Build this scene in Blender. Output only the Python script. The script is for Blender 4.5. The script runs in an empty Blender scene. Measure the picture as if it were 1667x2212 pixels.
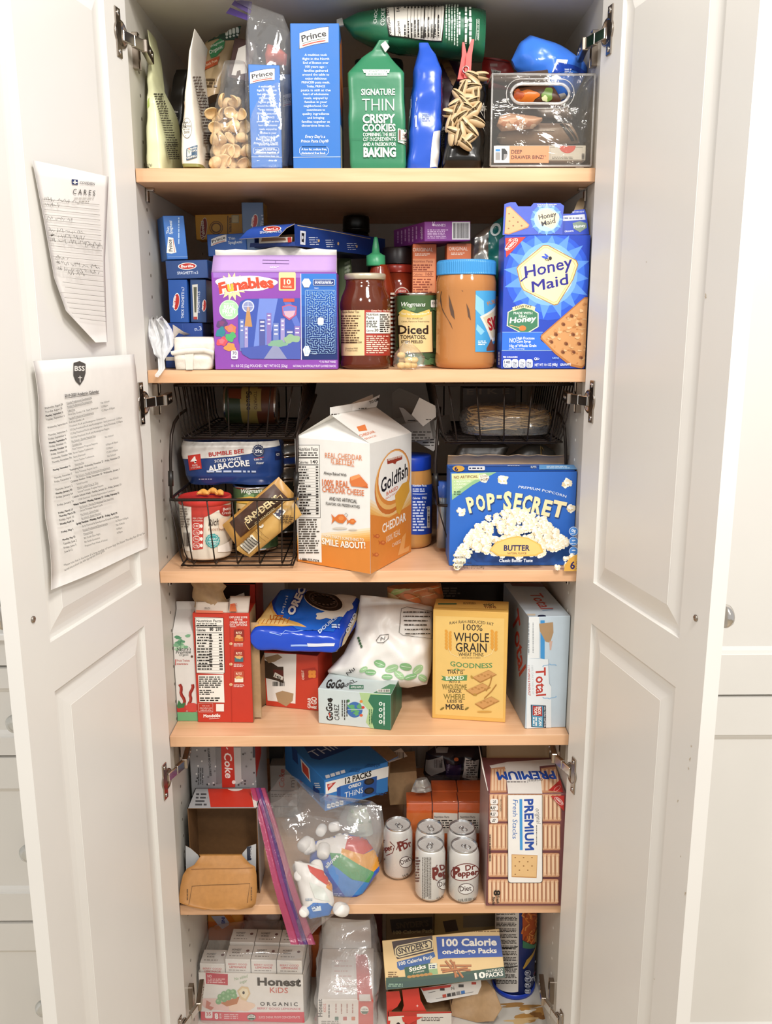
import bpy,bmesh,math,random
from mathutils import Vector as V3,Matrix,noise
from mathutils.geometry import tessellate_polygon
from mathutils.bvhtree import BVHTree
rnd=random.Random(7)
SC=bpy.context.scene
COL=SC.collection

# ------------------------------------------------------------------ camera, world, lamps, exposure
FPX,PITCH,YAW,ROLL=1847.7,.2138,.0056,-.0020
CAM=V3((.0208,-1.3097,1.387))
_cy,_sy=math.cos(YAW),math.sin(YAW)
_right=V3((_cy,-_sy,0));_fwd0=V3((_sy,_cy,0));_up0=V3((0,0,1))
_fwd=_fwd0*math.cos(PITCH)-_up0*math.sin(PITCH)
_up1=_up0*math.cos(PITCH)+_fwd0*math.sin(PITCH)
_r2=_right*math.cos(ROLL)+_up1*math.sin(ROLL)
_u2=_up1*math.cos(ROLL)-_right*math.sin(ROLL)
cd=bpy.data.cameras.new('camera');cam=bpy.data.objects.new('camera',cd);COL.objects.link(cam)
cd.sensor_fit='HORIZONTAL';cd.sensor_width=36;cd.lens=FPX*36/1667;cd.clip_start=.02
cam.matrix_world=Matrix(((_r2.x,_u2.x,-_fwd.x,CAM.x),(_r2.y,_u2.y,-_fwd.y,CAM.y),
      (_r2.z,_u2.z,-_fwd.z,CAM.z),(0,0,0,1)))
SC.camera=cam
w=bpy.data.worlds.new('kitchen_ambient');SC.world=w;w.use_nodes=True
w.node_tree.nodes['Background'].inputs[0].default_value=(1.0,.992,.975,1)
w.node_tree.nodes['Background'].inputs[1].default_value=.60
def area(name,loc,target,size,power,col=(1,.965,.92)):
 l=bpy.data.lights.new(name,'AREA');l.shape='DISK';l.size=size;l.energy=power;l.color=col
 o=bpy.data.objects.new(name,l);COL.objects.link(o);o.location=loc
 o.rotation_euler=(V3(target)-V3(loc)).to_track_quat('-Z','Y').to_euler()
 return o
area('ceiling_lamp',(.35,-1.25,2.55),(.1,.1,.9),.35,20)
area('ceiling_lamp',(-.75,-1.9,2.55),(-.1,0,1.),.35,12)
area('ceiling_lamp',(.9,-2.2,2.55),(.1,0,.8),.35,16)
SC.view_settings.view_transform='Standard';SC.view_settings.look='None'
SC.view_settings.gamma=1;SC.view_settings.use_curve_mapping=False
SC.view_settings.exposure=.25
SC.cycles.transparent_max_bounces=24;SC.cycles.max_bounces=8

# ------------------------------------------------------------------ reading a place off the picture
def ray(px):
 a=(px[0]-833.5)/FPX;b=(px[1]-1106)/FPX
 return _fwd+_r2*a-_u2*b
def atY(px,y):d=ray(px);return CAM+d*((y-CAM.y)/d.y)
def atZ(px,z):d=ray(px);return CAM+d*((z-CAM.z)/d.z)
def atX(px,x):d=ray(px);return CAM+d*((x-CAM.x)/d.x)
def atP(px,p,n):d=ray(px);return CAM+d*((p-CAM).dot(n)/d.dot(n))

S1,S2,S3,S4,S5,S6=1.6105,1.3232,1.0075,.7232,.4046,.085  # shelf tops
XW=.3325;YB=.526
# ------------------------------------------------------------------ materials
def lin(h):
 h=h.lstrip('#');c=[int(h[i:i+2],16)/255 for i in(0,2,4)]
 return tuple(x/12.92 if x<=.04045 else((x+.055)/1.055)**2.4 for x in c)+(1,)
_MC={}
def M(h,rough=.42,metal=0.,kind='print',spec=.5):
 k=(h,rough,metal,kind,spec)
 if k in _MC:return _MC[k]
 m=bpy.data.materials.new('%s_%s'%(kind,h.strip('#')));m.use_nodes=True
 nt=m.node_tree;b=nt.nodes['Principled BSDF']
 b.inputs['Metallic'].default_value=metal;b.inputs['Specular IOR Level'].default_value=spec
 tc=nt.nodes.new('ShaderNodeTexCoord');nz=nt.nodes.new('ShaderNodeTexNoise')
 nt.links.new(tc.outputs['Object'],nz.inputs['Vector'])
 sc,amt,bump={'print':(60,.05,.0),'paint':(9,.03,.03),'board':(120,.16,.15),'foil':(30,.08,.25),'cloth':(200,.1,.2),
     'paper':(50,.05,.1),'food':(160,.3,.4),'metal':(40,.06,0.),'solid':(20,.04,0.)}[kind]
 nz.inputs['Scale'].default_value=sc;nz.inputs['Detail'].default_value=3
 c=lin(h)
 mx=nt.nodes.new('ShaderNodeMix');mx.data_type='RGBA'
 mx.inputs[6].default_value=tuple(min(1,x*(1+amt))for x in c[:3])+(1,)
 mx.inputs[7].default_value=tuple(x*(1-amt)for x in c[:3])+(1,)
 nt.links.new(nz.outputs['Fac'],mx.inputs[0]);nt.links.new(mx.outputs[2],b.inputs['Base Color'])
 mr=nt.nodes.new('ShaderNodeMapRange');mr.inputs['To Min'].default_value=max(.02,rough-.05);mr.inputs['To Max'].default_value=rough+.05
 nt.links.new(nz.outputs['Fac'],mr.inputs['Value']);nt.links.new(mr.outputs[0],b.inputs['Roughness'])
 if bump:
  bp=nt.nodes.new('ShaderNodeBump');bp.inputs['Strength'].default_value=bump;bp.inputs['Distance'].default_value=.002
  nt.links.new(nz.outputs['Fac'],bp.inputs['Height']);nt.links.new(bp.outputs[0],b.inputs['Normal'])
 _MC[k]=m;return m
def film(name,tint='#ffffff',haze=.12,rough=.12,gloss=.9,dyed=0):
 """thin clear plastic: mostly see-through, shiny, a little milky"""
 k=('film',name)
 if k in _MC:return _MC[k]
 m=bpy.data.materials.new(name);m.use_nodes=True;nt=m.node_tree
 for n in list(nt.nodes):nt.nodes.remove(n)
 out=nt.nodes.new('ShaderNodeOutputMaterial')
 tr=nt.nodes.new('ShaderNodeBsdfTransparent');tr.inputs[0].default_value=lin(tint)
 gl=nt.nodes.new('ShaderNodeBsdfGlossy');gl.inputs['Roughness'].default_value=rough
 df=nt.nodes.new('ShaderNodeBsdfDiffuse');df.inputs[0].default_value=lin(tint)if dyed else tuple(.5+.5*x for x in lin(tint)[:3])+(1,)
 nz=nt.nodes.new('ShaderNodeTexNoise');nz.inputs['Scale'].default_value=22;nz.inputs['Detail'].default_value=4;nz.inputs['Distortion'].default_value=1.2
 tc=nt.nodes.new('ShaderNodeTexCoord');nt.links.new(tc.outputs['Object'],nz.inputs['Vector'])
 bp=nt.nodes.new('ShaderNodeBump');bp.inputs['Strength'].default_value=.55;bp.inputs['Distance'].default_value=.006
 nt.links.new(nz.outputs['Fac'],bp.inputs['Height'])
 nt.links.new(bp.outputs[0],gl.inputs['Normal']);nt.links.new(bp.outputs[0],df.inputs['Normal'])
 lw=nt.nodes.new('ShaderNodeLayerWeight');lw.inputs[0].default_value=.5;nt.links.new(bp.outputs[0],lw.inputs['Normal'])
 pw=nt.nodes.new('ShaderNodeMath');pw.operation='POWER';pw.inputs[1].default_value=4;nt.links.new(lw.outputs['Facing'],pw.inputs[0])
 mu=nt.nodes.new('ShaderNodeMath');mu.operation='MULTIPLY_ADD';mu.inputs[1].default_value=.6*gloss;mu.inputs[2].default_value=.07*gloss;mu.use_clamp=True
 nt.links.new(pw.outputs[0],mu.inputs[0])
 m1=nt.nodes.new('ShaderNodeMixShader');m1.inputs[0].default_value=haze
 nt.links.new(tr.outputs[0],m1.inputs[1]);nt.links.new(df.outputs[0],m1.inputs[2])
 m2=nt.nodes.new('ShaderNodeMixShader');nt.links.new(mu.outputs[0],m2.inputs[0])
 nt.links.new(m1.outputs[0],m2.inputs[1]);nt.links.new(gl.outputs[0],m2.inputs[2])
 nt.links.new(m2.outputs[0],out.inputs[0]);_MC[k]=m;return m
def glassy(name,col,rough=.05,trans=.9):
 k=('glassy',name)
 if k in _MC:return _MC[k]
 m=bpy.data.materials.new(name);m.use_nodes=True;b=m.node_tree.nodes['Principled BSDF']
 b.inputs['Base Color'].default_value=lin(col);b.inputs['Roughness'].default_value=rough
 b.inputs['Transmission Weight'].default_value=trans;b.inputs['IOR'].default_value=1.4
 _MC[k]=m;return m
def maple(name,scale=(2.2,26,26),a='#e9bb93',b_='#d9a87e'):
 if name in _MC:return _MC[name]
 m=bpy.data.materials.new(name);m.use_nodes=True;nt=m.node_tree;b=nt.nodes['Principled BSDF']
 tc=nt.nodes.new('ShaderNodeTexCoord');mp=nt.nodes.new('ShaderNodeMapping');mp.inputs['Scale'].default_value=scale
 nt.links.new(tc.outputs['Object'],mp.inputs[0])
 nz=nt.nodes.new('ShaderNodeTexNoise');nz.inputs['Scale'].default_value=3;nz.inputs['Detail'].default_value=6;nz.inputs['Distortion'].default_value=.7
 nt.links.new(mp.outputs[0],nz.inputs['Vector'])
 n2=nt.nodes.new('ShaderNodeTexNoise');n2.inputs['Scale'].default_value=5;nt.links.new(tc.outputs['Object'],n2.inputs['Vector'])
 ad=nt.nodes.new('ShaderNodeMath');ad.operation='MULTIPLY_ADD';ad.inputs[1].default_value=.5
 nt.links.new(n2.outputs['Fac'],ad.inputs[0]);nt.links.new(nz.outputs['Fac'],ad.inputs[2])
 rp=nt.nodes.new('ShaderNodeValToRGB');nt.links.new(ad.outputs[0],rp.inputs[0])
 rp.color_ramp.elements[0].position=.5;rp.color_ramp.elements[0].color=lin(b_)
 rp.color_ramp.elements[1].position=.95;rp.color_ramp.elements[1].color=lin(a)
 nt.links.new(rp.outputs[0],b.inputs['Base Color']);b.inputs['Roughness'].default_value=.38
 _MC[name]=m;return m
CHROME=M('#cfcac4',.16,1.,'metal');NICKEL=M('#a89c90',.22,1.,'metal')
WHITE='#f4f2ec';BLACK='#17130f';KRAFT='#a98a62'
PAINT=M('#e5e2dc',.34,0,'paint');MELA=M('#cfcac0',.4,0,'paint')

# ------------------------------------------------------------------ mesh gathering
class G:
 def __init__(s):s.v=[];s.f=[];s.m=[];s.ms=[];s.sm=[]
 def mi(s,mat):
  if isinstance(mat,str):mat=M(mat)
  for i,x in enumerate(s.ms):
   if x==mat:return i
  s.ms.append(mat);return len(s.ms)-1
 def add(s,vs,fs,mat,smooth=False):
  b=len(s.v);i=s.mi(mat)
  s.v.extend(vs)
  for f in fs:s.f.append([b+k for k in f]);s.m.append(i);s.sm.append(smooth)
 def quad(s,a,b,c,d,mat):s.add([a,b,c,d],[(0,1,2,3)],mat)
 def hexa(s,c8,mat):
  """8 corners: bottom 0123 (ccw from above), top 4567"""
  s.add(c8,[(0,3,2,1),(4,5,6,7),(0,1,5,4),(1,2,6,5),(2,3,7,6),(3,0,4,7)],mat)
 def abox(s,x0,y0,z0,x1,y1,z1,mat):
  s.hexa([V3(p)for p in((x0,y0,z0),(x1,y0,z0),(x1,y1,z0),(x0,y1,z0),(x0,y0,z1),(x1,y0,z1),(x1,y1,z1),(x0,y1,z1))],mat)
 def obox(s,O,U,W,N,w,h,d,mat,c=.0):
  """box with front-bottom-left corner O, right U, up W, outward N, chamfer c"""
  def P(a,b,e):return O+U*a+W*b-N*e
  if c<=0:
   s.hexa([P(0,0,0),P(w,0,0),P(w,0,d),P(0,0,d),P(0,h,0),P(w,h,0),P(w,h,d),P(0,h,d)],mat);return
  vs=[];idx={}
  for ia in(0,1):
   for ib in(0,1):
    for ie in(0,1):
     for ax in range(3):
      a=(c if ia==0 else w-c)if ax!=0 else(0 if ia==0 else w)
      b=(c if ib==0 else h-c)if ax!=1 else(0 if ib==0 else h)
      e=(c if ie==0 else d-c)if ax!=2 else(0 if ie==0 else d)
      idx[ia,ib,ie,ax]=len(vs);vs.append(P(a,b,e))
  I=lambda*k:idx[k]
  fs=[]
  for k in(0,1):
   q=[I(k,0,0,0),I(k,1,0,0),I(k,1,1,0),I(k,0,1,0)];fs.append(q if k else q[::-1])
   q=[I(0,k,0,1),I(0,k,1,1),I(1,k,1,1),I(1,k,0,1)];fs.append(q[::-1]if not k else q)
   q=[I(0,0,k,2),I(1,0,k,2),I(1,1,k,2),I(0,1,k,2)];fs.append(q if not k else q[::-1])
  for i in(0,1):
   for j in(0,1):
    fs.append([I(i,j,0,0),I(i,j,1,0),I(i,j,1,1),I(i,j,0,1)])
    fs.append([I(i,0,j,0),I(i,1,j,0),I(i,1,j,2),I(i,0,j,2)])
    fs.append([I(0,i,j,1),I(1,i,j,1),I(1,i,j,2),I(0,i,j,2)])
    for k in(0,1):fs.append([I(i,j,k,0),I(i,j,k,1),I(i,j,k,2)])
  s.add(vs,fs,mat)
 def lathe(s,c,prof,mat,seg=40,smooth=True,axis=None,cap=True):
  """prof: (r, h) up the axis; mat may be a list, one per band"""
  ax=(axis or V3((0,0,1))).normalized()
  e1=ax.orthogonal().normalized()if axis else V3((1,0,0));e2=ax.cross(e1)
  rings=[]
  b=len(s.v)
  for r,h in prof:
   for k in range(seg):
    t=2*math.pi*k/seg
    s.v.append(c+ax*h+e1*(r*math.cos(t))+e2*(r*math.sin(t)))
  for i in range(len(prof)-1):
   mm=s.mi(mat[i]if isinstance(mat,list)else mat)
   for k in range(seg):
    k2=(k+1)%seg
    s.f.append([b+i*seg+k,b+i*seg+k2,b+(i+1)*seg+k2,b+(i+1)*seg+k]);s.m.append(mm);s.sm.append(smooth)
  if cap:
   mm=s.mi(mat[0]if isinstance(mat,list)else mat)
   s.f.append([b+k for k in range(seg)][::-1]);s.m.append(mm);s.sm.append(False)
   mm=s.mi(mat[-1]if isinstance(mat,list)else mat)
   s.f.append([b+(len(prof)-1)*seg+k for k in range(seg)]);s.m.append(mm);s.sm.append(False)
 def tube(s,pts,r,mat,seg=8,closed=False):
  pts=[V3(p)for p in pts];n=len(pts);b=len(s.v);mi=s.mi(mat)
  up=None
  for i,p in enumerate(pts):
   a=pts[(i-1)%n]if(closed or i)else p;c=pts[(i+1)%n]if(closed or i<n-1)else p
   t=(c-a).normalized()
   if up is None:up=t.orthogonal().normalized()
   up=(up-t*up.dot(t)).normalized();e=t.cross(up)
   rr=r[i]if isinstance(r,(list,tuple))else r
   for k in range(seg):
    q=2*math.pi*k/seg;s.v.append(p+up*(rr*math.cos(q))+e*(rr*math.sin(q)))
  for i in range(n if closed else n-1):
   j=(i+1)%n
   for k in range(seg):
    k2=(k+1)%seg
    s.f.append([b+i*seg+k,b+i*seg+k2,b+j*seg+k2,b+j*seg+k]);s.m.append(mi);s.sm.append(True)
  if not closed:
   s.f.append([b+k for k in range(seg)][::-1]);s.m.append(mi);s.sm.append(False)
   s.f.append([b+(n-1)*seg+k for k in range(seg)]);s.m.append(mi);s.sm.append(False)
 def grid(s,rows,mat,smooth=True,closed=False):
  b=len(s.v);n=len(rows[0]);mf=mat if callable(mat)and not hasattr(mat,'node_tree')else None
  for r in rows:s.v.extend(r)
  for i in range(len(rows)-1):
   for k in range(n if closed else n-1):
    k2=(k+1)%n
    s.f.append([b+i*n+k,b+i*n+k2,b+(i+1)*n+k2,b+(i+1)*n+k]);s.m.append(s.mi(mf(i,k)if mf else mat));s.sm.append(smooth)
 def ball(s,c,r,mat,seg=12,rings=8,sq=(1,1,1)):
  rows=[]
  for i in range(rows_n:=rings+1):
   ph=math.pi*i/rings
   rows.append([c+V3((sq[0]*r*math.sin(ph)*math.cos(2*math.pi*k/seg),sq[1]*r*math.sin(ph)*math.sin(2*math.pi*k/seg),sq[2]*r*math.cos(ph)))for k in range(seg)])
  s.grid(rows,mat,True,True)
 def sheet(s,rows,mat,th=.0005):
  """a thin card or film with its own thickness, from a grid of points"""
  n=len(rows[0]);m=len(rows)
  nr=[]
  for i in range(m):
   q=[]
   for k in range(n):
    a=rows[min(i+1,m-1)][k]-rows[max(i-1,0)][k];c=rows[i][min(k+1,n-1)]-rows[i][max(k-1,0)]
    nn=a.cross(c);q.append(rows[i][k]+(nn.normalized()*th if nn.length>1e-12 else V3((0,0,0))))
   nr.append(q)
  b=len(s.v);mats=mat if isinstance(mat,(list,tuple))else(mat,mat)
  s.grid(rows,mats[0]);s.grid(nr,mats[1])
  o=m*n;mi=s.mi(mats[0])
  ed=[(i*n,(i+1)*n)for i in range(m-1)]+[((i+1)*n-1,(i+2)*n-1)for i in range(m-1)]+[(k,k+1)for k in range(n-1)]+[((m-1)*n+k,(m-1)*n+k+1)for k in range(n-1)]
  for x,y in ed:s.f.append([b+x,b+y,b+y+o,b+x+o]);s.m.append(mi);s.sm.append(False)
 def fit(s):
  """keep a soft thing inside its compartment"""
  zm=sum(v.z for v in s.v)/len(s.v);lv=[S6,S5,S4,S3,S2,S1]
  lo=max([l for l in lv if l<zm]or[S6]);up=min([l-.0205 for l in lv if l>zm]or[1.8492])
  for i,v in enumerate(s.v):
   z=v.z
   if v.y>-.0005:z=min(max(z,lo+.0004),up)
   s.v[i]=V3((min(max(v.x,-XW+.001),XW-.001),min(v.y,YB-.001),z))
  return s
 def bvh(s):return BVHTree.FromPolygons([tuple(v)for v in s.v],s.f)
 def build(s,name,parent=None):
  me=bpy.data.meshes.new(name)
  if parent is not None:org=V3(parent['_o'])
  else:
   xs=[v[0]for v in s.v];ys=[v[1]for v in s.v];zs=[v[2]for v in s.v]
   org=V3(((min(xs)+max(xs))/2,(min(ys)+max(ys))/2,min(zs)))
  me.from_pydata([(v[0]-org.x,v[1]-org.y,v[2]-org.z)for v in s.v],[],s.f)
  for x in s.ms:me.materials.append(x)
  me.polygons.foreach_set('material_index',s.m);me.polygons.foreach_set('use_smooth',s.sm)
  me.update()
  o=bpy.data.objects.new(name,me);COL.objects.link(o)
  if parent is not None:o.parent=parent
  else:o.location=org
  o['_o']=tuple(org)
  return o
def tag(o,label,cat,group=None,kind=None):
 if label:o['label']=label
 if cat:o['category']=cat
 if group:o['group']=group
 if kind:o['kind']=kind
 return o
def empty(name,loc,label,cat,group=None):
 o=bpy.data.objects.new(name,None);COL.objects.link(o);o.location=loc;o['_o']=tuple(loc);o.empty_display_size=.02
 return tag(o,label,cat,group)
def copy_tree(o,loc,label=None,parent=None):
 c=o.copy();COL.objects.link(c)
 if parent is None:
  if loc is not None:c.location=loc
 else:c.parent=parent
 if label:c['label']=label
 for ch in o.children:copy_tree(ch,None,None,c)
 return c

# ------------------------------------------------------------------ printing on surfaces
class Plane:
 def __init__(s,O,U,W,N=None):
  s.O=V3(O);s.U=V3(U).normalized();s.N=(V3(N)if N is not None else s.U.cross(V3(W))).normalized();s.W=s.N.cross(s.U).normalized();s.maxlen=None
  if s.W.dot(V3(W))<0:s.W=-s.W
  if s.N.dot(CAM-s.O)<0:s.N=-s.N
  s.lim=None
 def st(s,px):p=atP(px,s.O,s.N)-s.O;return(p.dot(s.U),p.dot(s.W))
 def at(s,a,b,off):return s.O+s.U*a+s.W*b+s.N*off
class Cyl:
 """upright round surface: s = arc length from the side facing the viewer, t = height"""
 def __init__(s,c,R,maxlen=.003,rz=None):s.c=V3(c);s.R=R;s.maxlen=maxlen;s.rz=rz
 def st(s,px):
  d=ray(px);o=CAM-s.c;a=d.x*d.x+d.y*d.y;b=o.x*d.x+o.y*d.y;c=o.x*o.x+o.y*o.y-s.R*s.R
  q=b*b-a*c
  t=(-b-math.sqrt(max(q,0)))/a
  p=o+d*t
  return(math.atan2(p.x,-p.y)*s.R,p.z)
 def at(s,a,b,off):
  th=a/s.R;r=(s.rz(b)if s.rz else s.R)+off
  return s.c+V3((math.sin(th)*r,-math.cos(th)*r,b))
class Drape:
 """printing that follows a mesh: laid out on a plane, dropped along its normal onto the mesh"""
 def __init__(s,plane,bvh,maxlen=.004):s.p=plane;s.b=bvh;s.maxlen=maxlen;s.memo={}
 def st(s,px):
  h=s.b.ray_cast(CAM,ray(px).normalized())
  if h[0]is None:return s.p.st(px)
  q=h[0]-s.p.O;return(q.dot(s.p.U),q.dot(s.p.W))
 def at(s,a,b,off):
  P=s.p.at(a,b,.25);h=s.b.ray_cast(P,-s.p.N)
  if h[0]is None:
   h=s.b.find_nearest(s.p.at(a,b,0))
   n=h[1]if h[1].dot(s.p.N)>0 else-h[1]
   return h[0]+n*off
  n=h[1]if h[1].dot(s.p.N)>0 else-h[1]
  return h[0]+s.p.N*(off*1.0)+n*off
_TS=bpy.data.scenes.new('lettering');_TC={}
def glyphs(txt,bold):
 k=(txt,bold)
 if k in _TC:return _TC[k]
 cu=bpy.data.curves.new('lettering','FONT');cu.body=txt;cu.size=1;cu.offset=bold;cu.resolution_u=2;cu.fill_mode='FRONT'
 o=bpy.data.objects.new('lettering',cu);_TS.collection.objects.link(o)
 _TS.view_layers[0].update();dg=_TS.view_layers[0].depsgraph
 e=o.evaluated_get(dg);me=e.to_mesh()
 vs=[(v.co.x,v.co.y)for v in me.vertices];fs=[tuple(p.vertices)for p in me.polygons]
 e.to_mesh_clear();bpy.data.objects.remove(o);bpy.data.curves.remove(cu)
 if vs:
  x0=min(v[0]for v in vs);x1=max(v[0]for v in vs);vs=[((x-x0),y)for x,y in vs];wd=max(x1-x0,.05)
 else:wd=1
 _TC[k]=(vs,fs,wd);return _TC[k]
CAPH=.729
class Art:
 """draws flat colour shapes and lettering on a surface; points are read in the photograph's pixels"""
 def __init__(s,g,fr,rough=.42,base=.00022,step=.000014,mode='px'):s.g=g;s.fr=fr;s.k=base if not isinstance(fr,Drape)else max(base,.0006);s.step=step if not fr.maxlen else.00004;s.rough=rough;s.mode=mode
 def st(s,p):return s.fr.st(p)if s.mode=='px' else p
 def mat(s,c):return M(c,s.rough)if isinstance(c,str)else c
 def emit(s,pts,tris,c):
  off=s.k;s.k+=s.step
  ml=s.fr.maxlen;lim=getattr(s.fr,'lim',None)
  if lim:pts=[(min(max(x,.0002),lim[0]),min(max(y,.0002),lim[1]))for x,y in pts]
  if ml:
   pts=list(pts);out=[];work=[tuple(t)for t in tris];mid={}
   def midp(i,j):
    key=(min(i,j),max(i,j))
    if key not in mid:pts.append(((pts[i][0]+pts[j][0])/2,(pts[i][1]+pts[j][1])/2));mid[key]=len(pts)-1
    return mid[key]
   L=lambda i,j:abs(pts[i][0]-pts[j][0])>ml or abs(pts[i][1]-pts[j][1])>ml
   n=0
   while work and n<60000:
    n+=1;t=work.pop()
    if len(t)>3:
     for q in range(1,len(t)-1):work.append((t[0],t[q],t[q+1]))
     continue
    a,b,d=t
    e=[L(a,b),L(b,d),L(d,a)]
    if not any(e):out.append(t);continue
    if all(e):x,y,z=midp(a,b),midp(b,d),midp(d,a);work+=[(a,x,z),(x,b,y),(z,y,d),(x,y,z)]
    elif e[0]and e[1]:x,y=midp(a,b),midp(b,d);work+=[(a,x,d),(x,y,d),(x,b,y)]
    elif e[1]and e[2]:y,z=midp(b,d),midp(d,a);work+=[(b,y,a),(y,z,a),(y,d,z)]
    elif e[0]and e[2]:x,z=midp(a,b),midp(d,a);work+=[(d,z,b),(z,x,b),(z,a,x)]
    elif e[0]:x=midp(a,b);work+=[(a,x,d),(x,b,d)]
    elif e[1]:y=midp(b,d);work+=[(a,b,y),(a,y,d)]
    else:z=midp(d,a);work+=[(a,b,z),(z,b,d)]
   tris=out
  s.g.add([s.fr.at(x,y,off)for x,y in pts],tris,s.mat(c),bool(ml))
 def poly(s,pts,c):
  q=[s.st(p)for p in pts]
  t=tessellate_polygon([[V3((x,y,0))for x,y in q]])
  s.emit(q,t,c)
 def rect(s,x0,y0,x1,y1,c):s.poly([(x0,y0),(x1,y0),(x1,y1),(x0,y1)],c)
 def rrect(s,x0,y0,x1,y1,r,c):
  p=[]
  for cx,cy,a in((x1-r,y0+r,-90),(x1-r,y1-r,0),(x0+r,y1-r,90),(x0+r,y0+r,180)):
   for k in range(5):t=math.radians(a+k*22.5);p.append((cx+r*math.cos(t),cy+r*math.sin(t)))
  s.poly(p,c)
 def ell(s,cx,cy,rx,ry,c,rot=0,n=28,a0=0,a1=360):
  p=[]
  cr,sr=math.cos(math.radians(rot)),math.sin(math.radians(rot))
  for k in range(n):
   t=math.radians(a0+(a1-a0)*k/(n if a1-a0==360 else n-1));x,y=rx*math.cos(t),ry*math.sin(t);p.append((cx+x*cr-y*sr,cy+x*sr+y*cr))
  s.poly(p,c)
 def star(s,cx,cy,r0,r1,n,c,rot=0):
  s.poly([(cx+(r0 if k%2 else r1)*math.cos(math.pi*k/n+rot),cy+(r0 if k%2 else r1)*math.sin(math.pi*k/n+rot))for k in range(2*n)],c)
 def blob(s,cx,cy,rx,ry,c,seed=0,amp=.2,n=26):
  q=random.Random(seed);ph=[q.uniform(0,6.28)for _ in range(4)]
  s.poly([(cx+rx*math.cos(t)*(1+amp*(.5*math.sin(2*t+ph[0])+.5*math.sin(3*t+ph[1])+.5*math.sin(5*t+ph[2]))),cy+ry*math.sin(t)*(1+amp*(.5*math.sin(2*t+ph[0])+.5*math.sin(3*t+ph[1])+.5*math.sin(5*t+ph[2]))))for t in[2*math.pi*k/n for k in range(n)]],c)
 def line(s,pts,wd,c):
  l,r=[],[]
  for i,p in enumerate(pts):
   a=pts[max(i-1,0)];b=pts[min(i+1,len(pts)-1)];dx,dy=b[0]-a[0],b[1]-a[1];d=math.hypot(dx,dy)or 1
   nx,ny=-dy/d*wd/2,dx/d*wd/2;l.append((p[0]+nx,p[1]+ny));r.append((p[0]-nx,p[1]-ny))
  q=[s.st(p)for p in l+r];n=len(pts)
  s.emit(q,[(i,i+1,n+i+1,n+i)for i in range(n-1)],c)
 def outline(s,pts,wd,c):s.line(list(pts)+[pts[0],pts[1]],wd,c)
 def text(s,t,x0,y0,x1,y1,h,c,bold=.0,shear=0.,arc=0.,halo=None,hw=.03):
  """baseline from (x0,y0) to (x1,y1), capitals h pixels tall"""
  if halo:s.text(t,x0,y0,x1,y1,h,halo,bold+hw,shear,arc)
  if bold>.008 and 'M' in t:  # thicken by overprinting: offsetting folds the points of an M
   e=bold*h/CAPH
   for dx,dy in((-1,-.7),(1,-.7),(-1,.7),(1,.7)):s.text(t,x0+dx*e,y0+dy*e,x1+dx*e,y1+dy*e,h,c,0.,shear,arc)
   return
  vs,fs,wd=glyphs(t,bold)
  if not fs:return
  dx,dy=x1-x0,y1-y0;d=math.hypot(dx,dy);ux,uy=dx/d,dy/d
  if s.mode=='px':px,py=uy,-ux
  else:px,py=-uy,ux
  if s.mode=='px' and not s.fr.maxlen:
   # flat surface: fix the frame at the ends, lay the line out in the surface's own measure
   p0,p1=s.st((x0,y0)),s.st((x1,y1));pt=s.st(((x0+x1)/2+px*h,(y0+y1)/2+py*h));pm=((p0[0]+p1[0])/2,(p0[1]+p1[1])/2)
   bx,by=p1[0]-p0[0],p1[1]-p0[1];L=math.hypot(bx,by);ex,ey=bx/L,by/L
   hx,hy=pt[0]-pm[0],pt[1]-pm[1];sg=1 if(ex*hy-ey*hx)>0 else-1
   hh=abs(ex*hy-ey*hx);nx,ny=-ey*sg,ex*sg
   k=L/wd;kh=hh/CAPH;ar=arc*hh/h
   q=[]
   for x,y in vs:
    X=x*k+shear*y*kh;Y=y*kh+ar*(1-(2*x/wd-1)**2)
    q.append((p0[0]+ex*X+nx*Y,p0[1]+ey*X+ny*Y))
  else:
   k=d/wd;kh=h/CAPH;q=[]
   for x,y in vs:
    X=x*k+shear*y*kh;Y=y*kh+arc*(1-(2*x/wd-1)**2)
    q.append(s.st((x0+ux*X+px*Y,y0+uy*X+py*Y)))
  s.emit(q,fs,c)
 def rows(s,x0,y0,x1,y1,n,c,seed=1,fill=.55,ragged=.25,dx=0.,vert=False):
  """small print: n lines of words too fine to read"""
  q=random.Random(seed);pts=[];fs=[]
  for i in range(n):
   f=(i+.5)/n;hh=(y1-y0 if not vert else x1-x0)/n*fill/2;wl=(x1-x0 if not vert else y1-y0)
   pos=0;end=wl*(1-ragged*q.random())
   while pos<end:
    l=min(abs(y1-y0 if not vert else x1-x0)/n*q.uniform(.6,3.2),end-pos)
    if not vert:
     yy=y0+(y1-y0)*f;ox=dx*f;b=[(x0+pos+ox,yy-hh),(x0+pos+l+ox,yy-hh),(x0+pos+l+ox,yy+hh),(x0+pos+ox,yy+hh)]
    else:
     xx=x0+(x1-x0)*f;b=[(xx-hh,y0+pos),(xx-hh,y0+pos+l),(xx+hh,y0+pos+l),(xx+hh,y0+pos)]
    k=len(pts);pts+=[s.st(p)for p in b];fs.append((k,k+1,k+2,k+3));pos+=l+abs(y1-y0 if not vert else x1-x0)/n*.45
  if fs:s.emit(pts,fs,c)
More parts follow.
